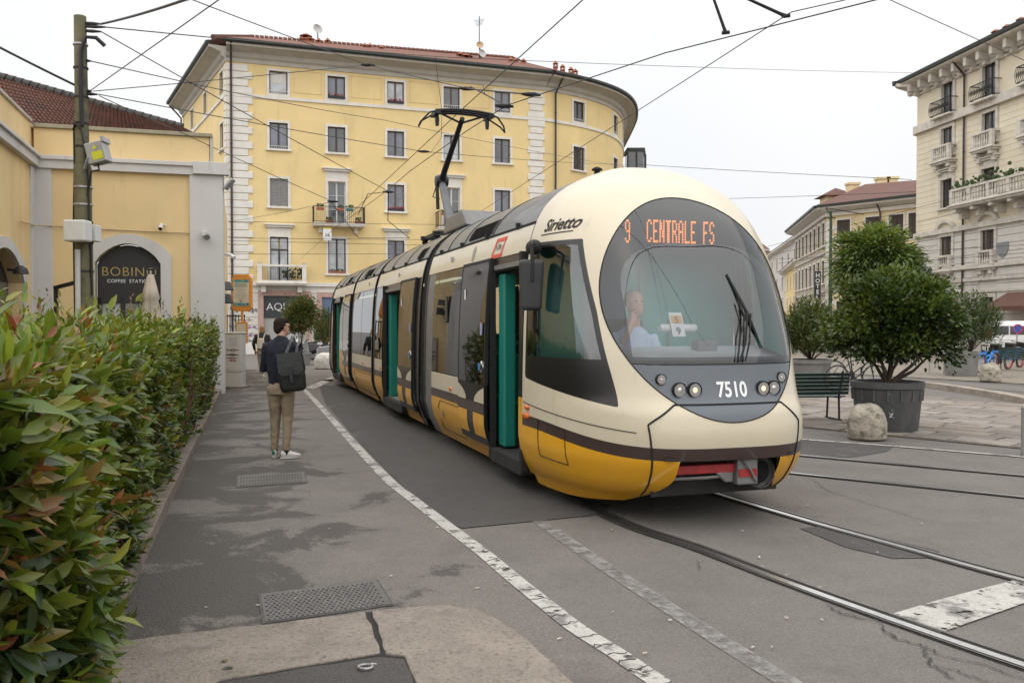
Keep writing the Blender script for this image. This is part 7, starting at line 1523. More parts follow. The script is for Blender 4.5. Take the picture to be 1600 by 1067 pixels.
# ================================================================ STREET FURNITURE
M_GALV = mat('galvanised', (.38,.38,.38), .45, metal=.6, var=.12, scale=6); M_PLW = mat('plastic_white', (.60,.60,.58), .5, var=.05); M_PLG = mat('cabinet_grey', (.50,.50,.48), .55, var=.06, scale=3); overlay(M_PLG, (.30,.29,.27), 2.5, .55, .75, .5)
M_POLE = mat('pole_weathered', (.115,.108,.060), .8, var=.3, scale=3.5, bump=.4, bscale=40, stretch=(1,1,.35)); overlay(M_POLE, (.19,.16,.085), 2.2, .5, .66, .8); overlay(M_POLE, (.03,.03,.026), 5, .55, .66, .7)
M_CABLE = flat('cable_black', (.010,.010,.011), .6); M_ORNG = mat('stop_orange', (.60,.25,.045), .5, var=.1, scale=5); M_GRN = mat('bench_green', (.010,.035,.028), .4, var=.2, scale=5, coat=.2)
# utility pole
PY = 15.0; pb = at(133, 507, PY); pt = at(125, 26, PY); UP = thing('utility_pole', 'weathered green-brown utility pole with cables and boxes behind the hedge', 'utility pole', (pb.x, pb.y, 0))
PX = lambda z: pb.lerp(pt, (z-pb.z)/(pt.z-pb.z)); mb = MB(); zz = [0,1.5,3.0,3.9,4.4,4.5,5.6,pt.z]; mb.tube([PX(z) for z in zz], [.155,.15,.145,.14,.145,.115,.108,.10], 20); mb.build('shaft', M_POLE, UP, smooth=35)
for z in (2.6,3.1,3.45,3.75,4.05,4.45,4.75,5.15,5.6,6.1,6.5): p = PX(z); r = .152 if z < 4.45 else .117; mb = MB(); mb.lathe([(r,z),(r+.006,z+.005),(r+.006,z+.03),(r,z+.035)], 18, (p.x,p.y,0), cap=False); mb.build('band', M_GALV if z in (3.75,4.05,6.5) else M_IRON, UP)
mb = MB(); mb.tube([PX(z)+V3((-.15 if z < 4.4 else -.115,-.05,0)) for z in (1.6,2.6,3.4,4.4,4.6,5.05)], .016, 6); mb.tube([PX(5.05)+V3((-.12,-.06,0)), PX(5.14)+V3((-.05,-.13,0)), PX(5.05)+V3((.06,-.14,0)), PX(4.8)+V3((.09,-.12,0)), PX(4.2)+V3((.14,-.1,0)), PX(2.9)+V3((.15,-.06,0)), PX(2.2)+V3((.16,-.06,0))], .018, 6)
mb.tube([PX(5.1)+V3((.06,-.12,0)), PX(5.8)+V3((.05,-.11,0)), PX(6.4)+V3((.06,-.11,0)), PX(6.62)+V3((.14,-.1,0)), PX(6.62)+V3((.3,-.06,0)), PX(6.5)+V3((.42,0,0))], .035, 8); mb.build('cable', M_CABLE, UP, smooth=60)
mb = MB(); c = at(122.5,361.5,PY-.3); mb.box(c.x-.185,c.x+.185,c.y-.16,c.y+.12,c.z-.18,c.z+.18); mb.build('junction_box', M_PLW, UP, bevel=.03); mb = MB(); c = at(149,365,PY); mb.box(c.x-.06,c.x+.06,c.y-.1,c.y+.1,c.z-.14,c.z+.14); mb.build('side_box', M_PLW, UP, bevel=.01)
mb = MB(); c = at(153,241,PY-.15); Mx = Matrix.Translation(c) @ Matrix.Rotation(R(-14),4,'Y'); mb.T = lambda x,y,z: tuple(Mx @ V3((x,y,z))); mb.box(-.15,.17,-.12,.12,-.17,.19); tb = mb.build('transformer_box', M_GALV, UP, bevel=.015)
mb = MB(mb.T); mb.box(-.05,.13,-.126,-.121,-.12,.02); mb.build('warning_label', flat('label_yellow', (.55,.55,.02)), tb); mb = MB(lambda x,y,z: tuple(Mx @ V3((x,y,z)))); mb.poly([(-.02,-.125,.06),(.06,-.125,.06),(.02,-.125,.14)]); mb.build('warning_label', flat('label_yellow', (.55,.55,.02)), tb)
mb = MB(lambda x,y,z: tuple(Mx @ V3((x,y,z)))); mb.bar((-.12,-.13,-.05),(-.24,-.1,-.22),.05,.02); mb.box(.16,.2,-.14,.14,.15,.24); mb.build('bracket', M_GALV, tb); mb = MB(); mb.tube([c+V3((.0,0,-.17)), c+V3((.02,0,-.27)), c+V3((-.12,0,-.30)), PX(3.9)+V3((.12,-.08,0))], .018, 6); mb.build('cable', M_CABLE, tb)
mb = MB(); p = PX(2.4); mb.tube([V3((p.x-.02,p.y-.19,0)), V3((p.x-.02,p.y-.19,2.98))], .045, 10); mb.build('conduit', M_PLG, UP, smooth=50)
for z_, zz2 in ((6.62,38),(6.52,43),(6.45,50),(5.9,96),(5.32,143),(5.28,148)):
    q = at({38:158,43:165,50:158,96:142,143:143,148:152}[zz2], zz2, PY); pz = PX(q.z+.02); mb = MB(); mb.tube([pz, pz.lerp(q,.6), q], [.025,.03,.014], 8); mb.build('wire_clamp', M_IRON, UP)
# closed parasol
p = at(236, 507, 17.6); t = thing('parasol', 'closed beige parasol in front of the cafe door', 'parasol', (p.x,p.y,0)); mb = MB(); zt = at(236,429,17.6).z; mb.tube([(p.x,p.y,0),(p.x,p.y,zt+.08)], .025, 8); mb.build('pole', M_GALV, t)
vs = []; n = 28
for k, (f, r) in enumerate(((1.0,.05),(.96,.075),(.80,.13),(.70,.165),(.66,.13),(.45,.19),(.2,.24),(.08,.27))):
    for j in range(n): a = 2*math.pi*j/n; rr = r*(1+.20*math.cos(a*7+k*.25)*min(1,k*.25)); vs.append((p.x+rr*math.cos(a), p.y+rr*math.sin(a), 1.15+(zt-1.15)*f))
mb = MB(); mb.add(vs, [(k*n+j,k*n+(j+1)%n,(k+1)*n+(j+1)%n,(k+1)*n+j) for k in range(7) for j in range(n)]); mb.build('canopy', mat('canvas_beige', (.50,.43,.35), .85, var=.08, scale=5), t, smooth=50); mb = MB(); mb.tube([(p.x-.06,p.y,zt+.1),(p.x+.14,p.y,zt+.12)], .02, 6); mb.build('finial', M_IRON, t); mb = MB(); mb.lathe([(.3,0),(.3,.08),(.05,.1)], 16, (p.x,p.y,0)); mb.build('base', M_IRON, t)
# black frame by the cafe
a = at(88,507,17); b = at(124,507,16.6); t = thing('menu_frame', 'tall black steel frame standing behind the hedge left of the pole', 'frame', (a.x,a.y,0)); mb = MB(); z1 = at(88,450,17).z; mb.bar((a.x,a.y,0),(a.x,a.y,z1),.07,.05); mb.build('post', M_IRON, t); mb = MB(); mb.bar((a.x-.03,a.y,z1),(b.x+.1,b.y,z1+.13),.05,.07); mb.build('top_bar', M_IRON, t); mb = MB(); mb.bar((b.x+.1,b.y,0),(b.x+.1,b.y,z1+.14),.06,.05); mb.build('post', M_IRON, t)
# things on the cafe wall
def wallpos(px, py, fac, o):
    u = fac.u_at(px); q = fac.P(u, 0, 0); r = ray(px, py); return V3(fac.P(u, o, CAMH+r.z*(q[1]/r.y)))
p = wallpos(255,356,FB,.18); t = thing('security_camera', 'white bullet security camera above the cafe arch', 'camera', p); mb = MB(); mb.tube([p+V3((0,.18,.05)), p+V3((0,.02,.06)), p], .02, 6); mb.build('arm', M_PLW, t); mb = MB(); mb.tube([p+V3((-.02,.05,.06)), p+V3((.0,-.08,-.05))], [.045,.05], 10); mb.build('housing', M_PLW, t); mb = MB(); mb.tube([p+V3((.0,-.08,-.05)), p+V3((.002,-.095,-.065))], .04, 10); mb.build('lens', T_BLK, t)
p = wallpos(323,369,FB,.22); t = thing('floodlight', 'small white twin spotlight on the cafe corner pilaster', 'light', p); mb = MB(); mb.box(p.x-.09,p.x+.0,p.y-.02,p.y+.12,p.z-.02,p.z+.10); mb.build('base', M_PLW, t, bevel=.01); mb = MB(); mb.tube([p+V3((.02,0,.0)), p+V3((.06,-.08,-.06))], [.05,.075], 12); mb.build('lamp_head', M_GALV, t)
p = at(358,288,21.2); t = thing('floodlight', 'grey floodlight leaning out from the upper corner of the cafe building', 'light', p); mb = MB(); mb.bar(p+V3((-.25,.05,-.12)), p+V3((-.05,0,-.02)), .05); mb.build('arm', M_IRON, t); Mx2 = Matrix.Translation(p) @ Matrix.Rotation(R(-50),4,'Y'); mb = MB(lambda x,y,z: tuple(Mx2 @ V3((x,y,z)))); mb.box(-.16,.16,-.13,.13,-.035,.035); mb.build('lamp_head', M_GALV, t, bevel=.02)
p = at(362,401,21.3); t = thing('security_camera', 'small white camera on the side of the cafe corner', 'camera', p); mb = MB(); mb.tube([p+V3((-.14,.0,.06)), p+V3((.0,-.03,.03)), p+V3((.08,-.06,-.03))], [.03,.045,.045], 10); mb.build('housing', M_PLW, t); mb = MB(); mb.tube([p+V3((-.3,.05,.06)), p+V3((-.12,0,.06))], .02, 6); mb.build('arm', M_PLW, t)
mb = MB(); pts = [wallpos(28,346,FW,.07), wallpos(50,352,FW,.07), wallpos(80,354,FB,.09), wallpos(150,358,FB,.04), wallpos(230,362,FB,.04), wallpos(318,366,FB,.06)]; mb.tube(pts, .014, 5); o = mb.build('wall_cable', mat('cable_beige', (.40,.31,.17), .7)); tag(o, 'thin beige cable running along the cafe wall', 'cable')
p = wallpos(12,424,FW,.25); t = thing('wall_lamp', 'black dome wall lamp on the left wing of the cafe', 'light', p); mb = MB(); mb.tube([p+V3((-.3,.05,.05)), p], .03, 6); mb.build('arm', M_IRON, t); mb = MB(); mb.lathe([(.04,.12),(.12,.06),(.15,-.05),(.13,-.05)], 16, p); mb.build('lamp_shade', M_IRON, t, smooth=50)
# folded black awning at the far cafe corner
p = at(352,458,22.4); t = thing('awning', 'small folded black awning at the far side of the cafe', 'awning', p)
for k in range(2): mb = MB(); mb.bar((p.x-.1,p.y+.3,p.z+.30-.32*k),(p.x+.10,p.y-.05,p.z+.08-.34*k),.25,.03); mb.build('awning_sheet', M_CABLE, t)
# utility cabinet with scribbles
p = gr(364,607); t = thing('utility_cabinet', 'pale grey utility cabinet with scribbles at the end of the hedge', 'cabinet', (p.x,p.y+.2,0)); w_, h_ = .225, 1.50; y0_ = p.y; mb = MB(); mb.box(p.x-w_,p.x+w_,y0_,y0_+.4,.0,.42); mb.build('base', M_PLG, t, bevel=.01); mb = MB(); mb.box(p.x-w_,p.x+w_,y0_,y0_+.4,.43,h_-.05); mb.build('body', M_PLG, t, bevel=.015); mb = MB(); mb.box(p.x-w_-.02,p.x+w_+.02,y0_-.02,y0_+.42,h_-.05,h_); mb.build('lid', M_PLG, t, bevel=.02); mb = MB(); mb.box(p.x-w_+.03,p.x+w_-.05,y0_-.008,y0_,.5,h_-.1); mb.build('door', M_PLG, t, bevel=.004)
mb = MB(); mb.box(p.x-.08,p.x+.12,y0_-.012,y0_-.009,1.12,1.36); mb.build('poster', flat('poster_grey', (.40,.40,.46)), t)
cf = lambda a,b,c: (p.x-.19+a, y0_-b, c)
for u_, z_, ww, hh, cl, lo in ((.03,.98,.3,.09,'black',5),(.02,.86,.32,.07,'black',7),(.10,.72,.16,.05,'red',6),(.04,.78,.28,.05,'violet',7)): scribble(cf, u_, z_, ww, hh, cl, t, lo, .007, .012)
mb = MB(); mb.box(p.x-.30,p.x+.3,y0_-.1,y0_+.5,.004,.05); mb.build('plinth', M_KERB, t)
# tram stop pole
p = gr(379,588); t = thing('stop_sign', 'orange tram stop sign on a pole beside the utility cabinet', 'stop sign', (p.x,p.y,0)); Y_ = p.y; mb = MB(); mb.tube([(p.x,Y_,0),(p.x,Y_,2.2)], .042, 10); mb.build('pole', M_ORNG, t, smooth=50)
zc = at(380,458,Y_).z; hh = .60; ww = .33; oc = [(-ww+.1,-hh),(ww-.1,-hh),(ww,-hh+.12),(ww,hh-.12),(ww-.1,hh),(-ww+.1,hh),(-ww,hh-.12),(-ww,-hh+.12)]; mb = MB(lambda x,y,z: (p.x+x, Y_+y, zc+z)); mb.prism(oc, -.05, .09, 'y'); mb.build('frame', M_ORNG, t, bevel=.015)
mb = MB(lambda x,y,z: (p.x+x, Y_+y, zc+z)); mb.box(-.27,.24,-.056,-.051,-.42,.44); pn = mb.build('panel', flat('panel_cream', (.55,.52,.43)), t)
for z0, z1, cm in ((.34,.44,'teal'),(-.42,-.32,'teal')): mb = MB(lambda x,y,z: (p.x+x, Y_+y, zc+z)); mb.box(-.27,.24,-.060,-.0565,z0,z1); mb.build('header_band', mat('stop_teal', (.10,.27,.28), .5, var=.5, scale=25, lo=.45, hi=.55), pn)
for k in range(9): mb = MB(lambda x,y,z: (p.x+x, Y_+y, zc+z)); l_ = (.2,.22,.17,.19,.12,.15,.2,.16,.1)[k]; z_ = .27-.062*k; mb.box(-.02-l_,-.02+l_,-.0595,-.0565,z_,z_+(.03 if k < 2 else .016)); mb.build('print_line', flat('print_grey', (.24,.25,.22)) if k > 1 else flat('print_green', (.10,.22,.18)), pn)
mb = MB(lambda x,y,z: (p.x+x, Y_+y, zc+z)); mb.poly([(-.07,-.058,-.30),(.03,-.058,-.30),(-.02,-.058,-.20)]); mb.build('print_mark', flat('print_grey', (.24,.25,.22)), pn)
z2 = at(378,520,Y_).z; mb = MB(); mb.box(p.x-.20,p.x+.17,Y_-.06,Y_+.06,z2-.34,z2+.36); mb.build('timetable_frame', M_ORNG, t, bevel=.012); mb = MB(); mb.box(p.x-.16,p.x+.13,Y_-.064,Y_-.061,z2-.28,z2+.30); mb.build('timetable', flat('panel_cream', (.55,.52,.43)), t)
# manhole covers
M_IRONC = mat('cast_iron', (.085,.080,.076), .6, metal=.4, var=.18, scale=9, bump=.3, bscale=60)
def manhole(c4, label, rows, cols, grid):
    A, B, C_, D = [gr(*q) for q in c4]; t = thing('manhole_cover', label, 'manhole cover', (A+C_)/2); L = lambda u, v, z: (A.lerp(B,u).lerp(D.lerp(C_,u), v)+V3((0,0,z)))
    mb = MB(lambda u,v,z: tuple(L(u,v,z))); mb.box(0,1,0,1,-.02,.011); mb.build('frame', M_IRONC, t); mb = MB(lambda u,v,z: tuple(L(u,v,z))); mb.box(.018,.982,.03,.97,-.02,.0125) if False else mb.box(.02,.98,.035,.965,.011,.0145); mb.build('plate', mat('cast_iron_worn', (.12,.112,.105), .5, metal=.4, var=.15, scale=12), t)
    mb = MB(lambda u,v,z: tuple(L(u,v,z)))
    for i in range(rows):
        for j in range(cols):
            u = .05+.9*(j+.5*(i%2)*(not grid))/cols; v = .07+.86*i/rows
            if grid: mb.box(u, u+.9/cols*.55, v, v+.86/rows*.6, .0145, .0175)
            else: s_ = 1 if (i+j) % 2 else -1; mb.add([tuple((u+s_*a*.018, v+b*.035+s_*0+a*.03, z)) for z in (.0145,.0185) for a,b in ((-.5,-.18),(.5,-.18),(.5,.18),(-.5,.18))], [(4,5,6,7),(0,1,5,4),(1,2,6,5),(2,3,7,6),(3,0,4,7)])
    mb.build('tread', M_IRONC, t, kind='stuff')
manhole(((410,977),(616,947),(590,907),(403,930)), 'large patterned iron manhole cover near the granite slab', 12, 22, False); manhole(((369,763),(480,755),(477,738),(370,744)), 'small ribbed iron manhole cover near the walking person', 3, 22, True)
# ring handle in the slab
p = gr(571,1042,.022); mb = MB(); mb.tube([(p.x+.035*math.cos(a),p.y+.028*math.sin(a),.026) for a in np.linspace(0,2*math.pi,13)[:-1]], .006, 6, closed=True); o = mb.build('iron_ring', M_GALV); tag(o, 'small iron ring set in the corner of the granite slab', 'ring')
# dome bollards
M_BOLL = mat('bollard_stone', (.33,.295,.24), .9, var=.2, scale=7, bump=.9, bscale=22); overlay(M_BOLL, (.10,.092,.055), 6, .50, .62, .75); overlay(M_BOLL, (.55,.52,.46), 4, .58, .68, .6, seed=4)
def bollard(p, r, h, label, m, group='stone bollards'):
    mb = MB(); prof = [(r*.98,0),(r,.03)]+[(r*(1-.0*k),h*.45) for k in (0,)]+[(r*math.cos(a)**.75 if a < 1.5 else .005, h*.45+h*.55*math.sin(a)) for a in np.linspace(.15,1.52,10)]; mb.lathe(prof, 28, p); o = mb.build('stone_bollard', m, smooth=60); o.location = (0,0,0)
    tx = bpy.data.textures.new('chips', 'CLOUDS'); tx.noise_scale = .12; q = o.modifiers.new('sub','SUBSURF'); q.levels = q.render_levels = 2; q = o.modifiers.new('chips','DISPLACE'); q.texture = tx; q.strength = .045; q.texture_coords = 'GLOBAL'; return tag(o, label, 'bollard', group)
p = gr(1365,690); bollard((p.x,p.y+.24,.0), .275, .535, 'mossy domed stone bollard in front of the grey tub', M_BOLL); p = gr(1555,598); bollard((p.x,p.y+.25,.02), .29, .55, 'pale domed stone bollard near the far bench and blue bicycles', M_BOLL)
M_CONC = mat('concrete_white', (.56,.55,.52), .8, var=.06, scale=4); p = gr(505,577); bollard((p.x,p.y+.3,0), .40, .62, 'smooth white concrete dome beside the scooters', M_CONC)
# benches
def bench(label, p, rz, L, slats=6):
    t = thing('park_bench', label, 'bench', p, rz, 'green slatted benches')
    for k in range(slats): mb = MB(); mb.box(-L/2,L/2,-.03+.0*k,-.005,.46+.065*k,.515+.065*k); o = mb.build('back_slat', M_GRN, t, local=True, bevel=.006); o.rotation_euler = (R(-9),0,0)
    for k in range(5): mb = MB(); mb.box(-L/2,L/2,-.10-.085*k,-.03-.085*k,.40,.425); mb.build('seat_slat', M_GRN, t, local=True, bevel=.006)
    for x in (-L/2+.12, L/2-.12):
        mb = MB(); mb.tube([(x,-.02,0),(x,-.04,.42),(x,.10,.86)], .020, 6); mb.tube([(x,-.45,0),(x,-.42,.40)], .020, 6); mb.tube([(x,-.45,.40),(x,.0,.40)], .018, 6); mb.tube([(x,-.5,.01),(x,.05,.01)], .018, 6); mb.build('leg', M_IRON, t, local=True)
    return t
p = gr(1316,661); bench('dark green slatted bench beside the tram front', (p.x-.75,p.y+.0,.035), R(8)+math.pi, 1.75); p = gr(1590,580); bench('far dark green bench at the right edge near the blue bicycles', (p.x+.35,p.y,.03), R(-10)+math.pi, 2.0)
# bicycles
def bicycle(label, p, rz, mf, tilt=0, group='bicycles', blue=False):
    t = thing('bicycle', label, 'bicycle', p, rz, group); t.rotation_euler = (tilt,0,rz); r = .33
    for x in (-.52,.52):
        mb = MB(); mb.tube([(x+r*math.cos(a),0,.34+r*math.sin(a)) for a in np.linspace(0,2*math.pi,29)[:-1]], .018, 6, closed=True); w_ = mb.build('wheel', T_RUB, t, local=True, smooth=60); mb = MB(); mb.tube([(x+(r-.025)*math.cos(a),0,.34+(r-.025)*math.sin(a)) for a in np.linspace(0,2*math.pi,29)[:-1]], .010, 5, closed=True); mb.build('rim', flat('bike_red', (.42,.03,.03)) if blue else M_GALV, w_, local=True)
        mb = MB()
        for k in range(14): a = 2*math.pi*k/14; mb.tube([(x,.02*(-1)**k,.34),(x+(r-.03)*math.cos(a),0,.34+(r-.03)*math.sin(a))], .002, 3, cap=False)
        mb.build('spokes', M_GALV, w_, local=True, kind='stuff')
    B_ = (-.05,0,.30); S_ = (-.17,0,.78); Hd = (.36,0,.82); H2 = (.40,0,.66); w = .03 if blue else .017; mb = MB(); mb.tube([B_,S_], w, 8); mb.tube([B_,H2], w, 8); mb.tube([S_ if not blue else (-.12,0,.55),Hd if not blue else H2], w*.9, 8); mb.tube([B_,(-.52,0,.34)], .012, 6); mb.tube([S_,(-.52,0,.34)], .010, 6); mb.tube([Hd,H2,(.52,0,.34)], .016, 6); mb.build('frame', mf, t, local=True, smooth=50)
    mb = MB(); mb.tube([Hd,(.34,0,1.0)], .014, 6); mb.tube([(.28,-.28,1.02),(.36,-.2,1.0),(.34,0,1.0),(.36,.2,1.0),(.28,.28,1.02)], .014, 6); mb.build('handlebar', M_IRON, t, local=True); mb = MB(); mb.tube([S_,(-.19,0,.92)], .012, 6); mb.add([(-.36,-.08,.93),(-.36,.08,.93),(.0,.02,.93),(.0,-.02,.93),(-.36,-.07,.98),(-.36,.07,.98),(0,.02,.96),(0,-.02,.96)], [(0,1,2,3),(4,7,6,5),(0,3,7,4),(1,5,6,2),(0,4,5,1),(3,2,6,7)]); mb.build('saddle', T_BLK, t, local=True)
    mb = MB(); mb.lathe([(.09,-.01),(.09,.01)], 16, (-.05,0,.30), 'y'); mb.tube([(-.05,.06,.30),(.08,.06,.20)], .01, 5); mb.tube([(-.05,-.06,.30),(-.18,-.06,.40)], .01, 5); mb.build('crank', M_IRON, t, local=True)
    if blue: mb = MB(); mb.box(.42,.66,-.16,.16,.80,.98); mb.build('basket', T_BLK, t, local=True, bevel=.02); mb = MB(); mb.prism([(-.85,.45),(-.75,.68),(-.35,.72),(-.35,.66),(-.7,.6)], -.03, .03, 'y'); mb.build('mudguard', mf, t, local=True)
    return t
M_BLUE = flat('bike_blue', (.03,.22,.62), .35); M_BIKED = flat('bike_dark', (.02,.02,.022), .4); p = gr(1322,613); bicycle('dark city bicycle with silver rims leaning behind the green bench', (p.x+.2,p.y,.02), R(12), M_BIKED, R(8)); p = gr(1352,606); bicycle('dark bicycle half hidden behind the grey tub', (p.x,p.y+.8,.02), R(-20), M_BIKED, R(-6))
for k, (x, y, a) in enumerate(((1556,584,38),(1578,580,34),(1598,577,40),(1618,575,36))): p = gr(x,y); bicycle('blue hire bicycle with red-orange wheels, number %s from the left in the row near the van' % ('one','two','three','four')[k] if False else 'blue hire bicycle, %s in the row before the white van' % ('first from left','second from left','third from left','fourth from left')[k], (p.x,p.y+.6,.02), R(a), M_BLUE, R(5), 'blue hire bicycles', True)
# rack posts
for k, x in enumerate((1475,1452)): p = gr(x,585); mb = MB(); mb.tube([(p.x,p.y,0),(p.x,p.y,.8),(p.x+.06,p.y,.86),(p.x+.5,p.y+.1,.86),(p.x+.56,p.y+.1,.8),(p.x+.56,p.y+.1,0)], .025, 8); o = mb.build('bicycle_rack', M_GALV); tag(o, 'steel hoop rack behind the evergreen tub, %s of two' % ('right' if k == 0 else 'left'), 'rack', 'steel hoops')
# white van
p = gr(1586,562); vx, vy = p.x+.15, p.y+1.2; VAN = thing('parked_van', 'white delivery van parked beyond the blue bicycles, rear to the camera', 'van', (vx,vy,0), R(-24)); M_VAN = paint('van_white', (.70,.70,.69), (.5,.5,.48), .25)
pr = [(-2.1,.35),(-2.12,.9),(-2.05,1.75),(-1.9,1.88),(.6,1.88),(.95,1.78),(1.5,1.12),(2.05,1.0),(2.15,.7),(2.12,.35)]; mb = MB(lambda x,y,z: (x,y,z)); mb.prism([(a,b) for a,b in pr], -.88, .88, 'x'); body = mb.build('body', M_VAN, VAN, local=True, bevel=.09, seg=4); mb = MB(); mb.box(-.74,.74,-2.135,-2.10,.95,1.68); rd = mb.build('rear_door', M_VAN, VAN, local=True, bevel=.02)
mb = MB(); mb.box(-.66,-.03,-2.15,-2.136,1.22,1.62); mb.box(.03,.66,-2.15,-2.136,1.22,1.62); mb.build('rear_window', M_GLASS['dark'], rd, local=True)
for s_ in (-1,1):
    mb = MB(); mb.box(min(s_*.76,s_*.89),max(s_*.76,s_*.89),-2.14,-2.0,.98,1.55); mb.build('tail_light', mat('lamp_red', (.45,.012,.015), .2, var=.2), VAN, local=True, bevel=.02)
    for y in (-1.35,1.4): mb = MB(); mb.lathe([(.32,-.1),(.33,-.06),(.33,.06),(.32,.1),(.2,.11)], 20, (s_*.80,y,.33), 'x'); w_ = mb.build('wheel', T_RUB, VAN, local=True); mb = MB(); mb.lathe([(.2,-.02),(.2,.02)], 16, (s_*.90,y,.33), 'x'); mb.build('rim', M_GALV, w_, local=True)
    mb = MB(); mb.box(s_*.885-.003,s_*.885+.003,.2,.95,1.15,1.68); mb.build('side_window', M_GLASS['dark'], VAN, local=True)
mb = MB(); mb.box(-.87,.87,-2.2,-2.08,.36,.62); mb.build('rear_bumper', T_RUB, VAN, local=True, bevel=.03); mb = MB(); mb.box(-.26,.26,-2.21,-2.2,.70,.80) if False else mb.box(-.26,.26,-2.145,-2.136,.98,1.09); mb.build('licence_plate', M_LETW, rd, local=True)
p = at(1590,512,34); mb = MB(); mb.lathe([(.19,-.012),(.19,.012)], 24, (p.x,p.y,p.z-.05), 'y'); sgo = thing('road_sign', 'round blue and red no-parking sign above the white van', 'sign', (p.x,p.y,0)); mb.build('disc', flat('sign_blue', (.02,.10,.42)), sgo); mb = MB(); mb.tube([(p.x+.17*math.cos(a),p.y-.016,p.z-.05+.17*math.sin(a)) for a in np.linspace(0,2*math.pi,25)[:-1]], .022, 5, closed=True); mb.bar((p.x-.12,p.y-.016,p.z+.07),(p.x+.12,p.y-.016,p.z-.17),.035,.01); mb.build('red_ring', flat('sign_red', (.5,.02,.03)), sgo); mb = MB(); mb.tube([(p.x,p.y+.04,0),(p.x,p.y+.04,p.z+.12)], .03, 8); mb.build('post', M_GALV, sgo)
# street lamp post and traffic camera to the right
a = at(1297,507,62); t = thing('street_mast', 'slim green steel mast with a crossarm before the hotel house', 'mast', (a.x,a.y,0)); z1 = at(1297,330,62).z; mb = MB(); mb.tube([(a.x,a.y,0),(a.x,a.y,4),(a.x,a.y,z1)], [.16,.13,.09], 10); mb.build('shaft', flat('mast_green', (.035,.07,.05)), t, smooth=50); mb = MB(); zc = at(1297,341,62).z; mb.bar((a.x-.5,a.y,zc),(a.x+.35,a.y,zc),.07); mb.build('crossarm', M_IRON, t)
p = gr(1603,712); mb = MB(); mb.tube([(p.x,p.y,0),(p.x,p.y,.62)], .06, 14); mb.ball((p.x,p.y,.62), .06, .06, .05, 6, 14); o = mb.build('steel_post', M_GALV, smooth=50); tag(o, 'short grey steel post at the right picture edge', 'post')
# scooters and motorbike by the far corner
def scooter(label, p, rz, mb_col, box=True):
    t = thing('scooter', label, 'scooter', p, rz, 'parked scooters')
    for x in (-.62,.62):
        mb = MB(); mb.lathe([(.20,-.05),(.25,-.04),(.26,0),(.25,.04),(.20,.05)], 20, (x,0,.26), 'y'); w_ = mb.build('wheel', T_RUB, t, local=True, smooth=50); mb = MB(); mb.lathe([(.18,-.04),(.18,.04)], 14, (x,0,.26), 'y'); mb.build('rim', M_GALV, w_, local=True)
    mb = MB(); mb.prism([(-.85,.55),(-.95,.72),(-.55,.82),(.0,.74),(.05,.45),(.35,.38),(.45,.95),(.55,.95),(.52,.35),(.3,.25),(-.3,.25),(-.5,.42)], -.16, .16, 'y'); mb.build('body', mb_col, t, local=True, bevel=.05, seg=3)
    mb = MB(); mb.prism([(-.8,.80),(-.1,.74),(-.12,.84),(-.45,.86),(-.75,.90)], -.13, .13, 'y'); mb.build('saddle', T_BLK, t, local=True, bevel=.03); mb = MB(); mb.tube([(.62,0,.26),(.48,0,1.0)], .03, 8); mb.tube([(.42,-.32,1.06),(.48,0,1.02),(.42,.32,1.06)], .018, 6); mb.build('handlebar', M_IRON, t, local=True)
    mb = MB(); mb.prism([(.42,.4),(.62,.55),(.66,.9),(.52,1.05),(.45,1.0)], -.2, .2, 'y'); mb.build('front_shield', mb_col, t, local=True, bevel=.04); mb = MB(); mb.add([(.58,-.2,1.0),(.58,.2,1.0),(.42,.16,1.42),(.42,-.16,1.42)], [(0,1,2,3)]); mb.build('screen', G_CAB, t, local=True); mb = MB(); mb.ball((.66,0,.85), .05,.1,.08, 8, 10); mb.build('headlamp', LAMP_C, t, local=True)
    if box: mb = MB(); mb.box(-1.12,-.72,-.2,.2,.95,1.26); mb.build('top_box', T_BLK, t, local=True, bevel=.08, seg=3)
    for s_ in (-1,1): mb = MB(); mb.tube([(.44,s_*.28,1.06),(.42,s_*.34,1.22)], .008, 5); mb.ball((.42,s_*.35,1.24), .02,.07,.045, 6, 8); mb.build('mirror', T_BLK, t, local=True)
    return t
for k, (x, y, a, cm, lb) in enumerate(((497,569,200,flat('scooter_silver',(.35,.36,.37),.3,.3),'silver scooter with black top box beside the white concrete dome'),(470,563,215,flat('scooter_grey',(.10,.10,.11),.3),'dark grey scooter partly hidden behind the person in navy'),(484,560,210,flat('scooter_white',(.5,.5,.5),.3),'pale scooter with tall screen behind the silver one'))): p = gr(x,y); scooter(lb, (p.x,p.y,0), R(a), cm, k != 2)
# iron gate beyond the cafe corner
g0 = at(364,507,30); t = thing('iron_gate', 'dark iron railing gate between the cafe and the yellow house', 'gate', (g0.x,g0.y,0))
for k in range(9): mb = MB(); mb.bar((g0.x-.4+.1*k,g0.y,.1),(g0.x-.4+.1*k,g0.y,2.05),.025); mb.build('bar', M_IRON, t)
for z in (.2,2.0): mb = MB(); mb.bar((g0.x-.42,g0.y,z),(g0.x+.42,g0.y,z),.04); mb.build('rail', M_IRON, t)

# bits of litter and cigarette ends on the asphalt
mb = MB()
for i in range(46):
    px, py = random.uniform(230,1500), random.uniform(760,1060)
    p = gr(px, py, .016); a = random.uniform(0,3.14); l_ = random.uniform(.006,.016); w_ = random.uniform(.003,.006); mb.bar((p.x-l_*math.cos(a),p.y-l_*math.sin(a),.014),(p.x+l_*math.cos(a),p.y+l_*math.sin(a),.014), w_*2, w_)
o = mb.build('litter', mat('litter_paper', (.42,.38,.32), .8, var=.5, scale=3)); o['kind'] = 'stuff'; o['label'] = 'small scattered litter and cigarette ends on the asphalt'; o['category'] = 'litter'
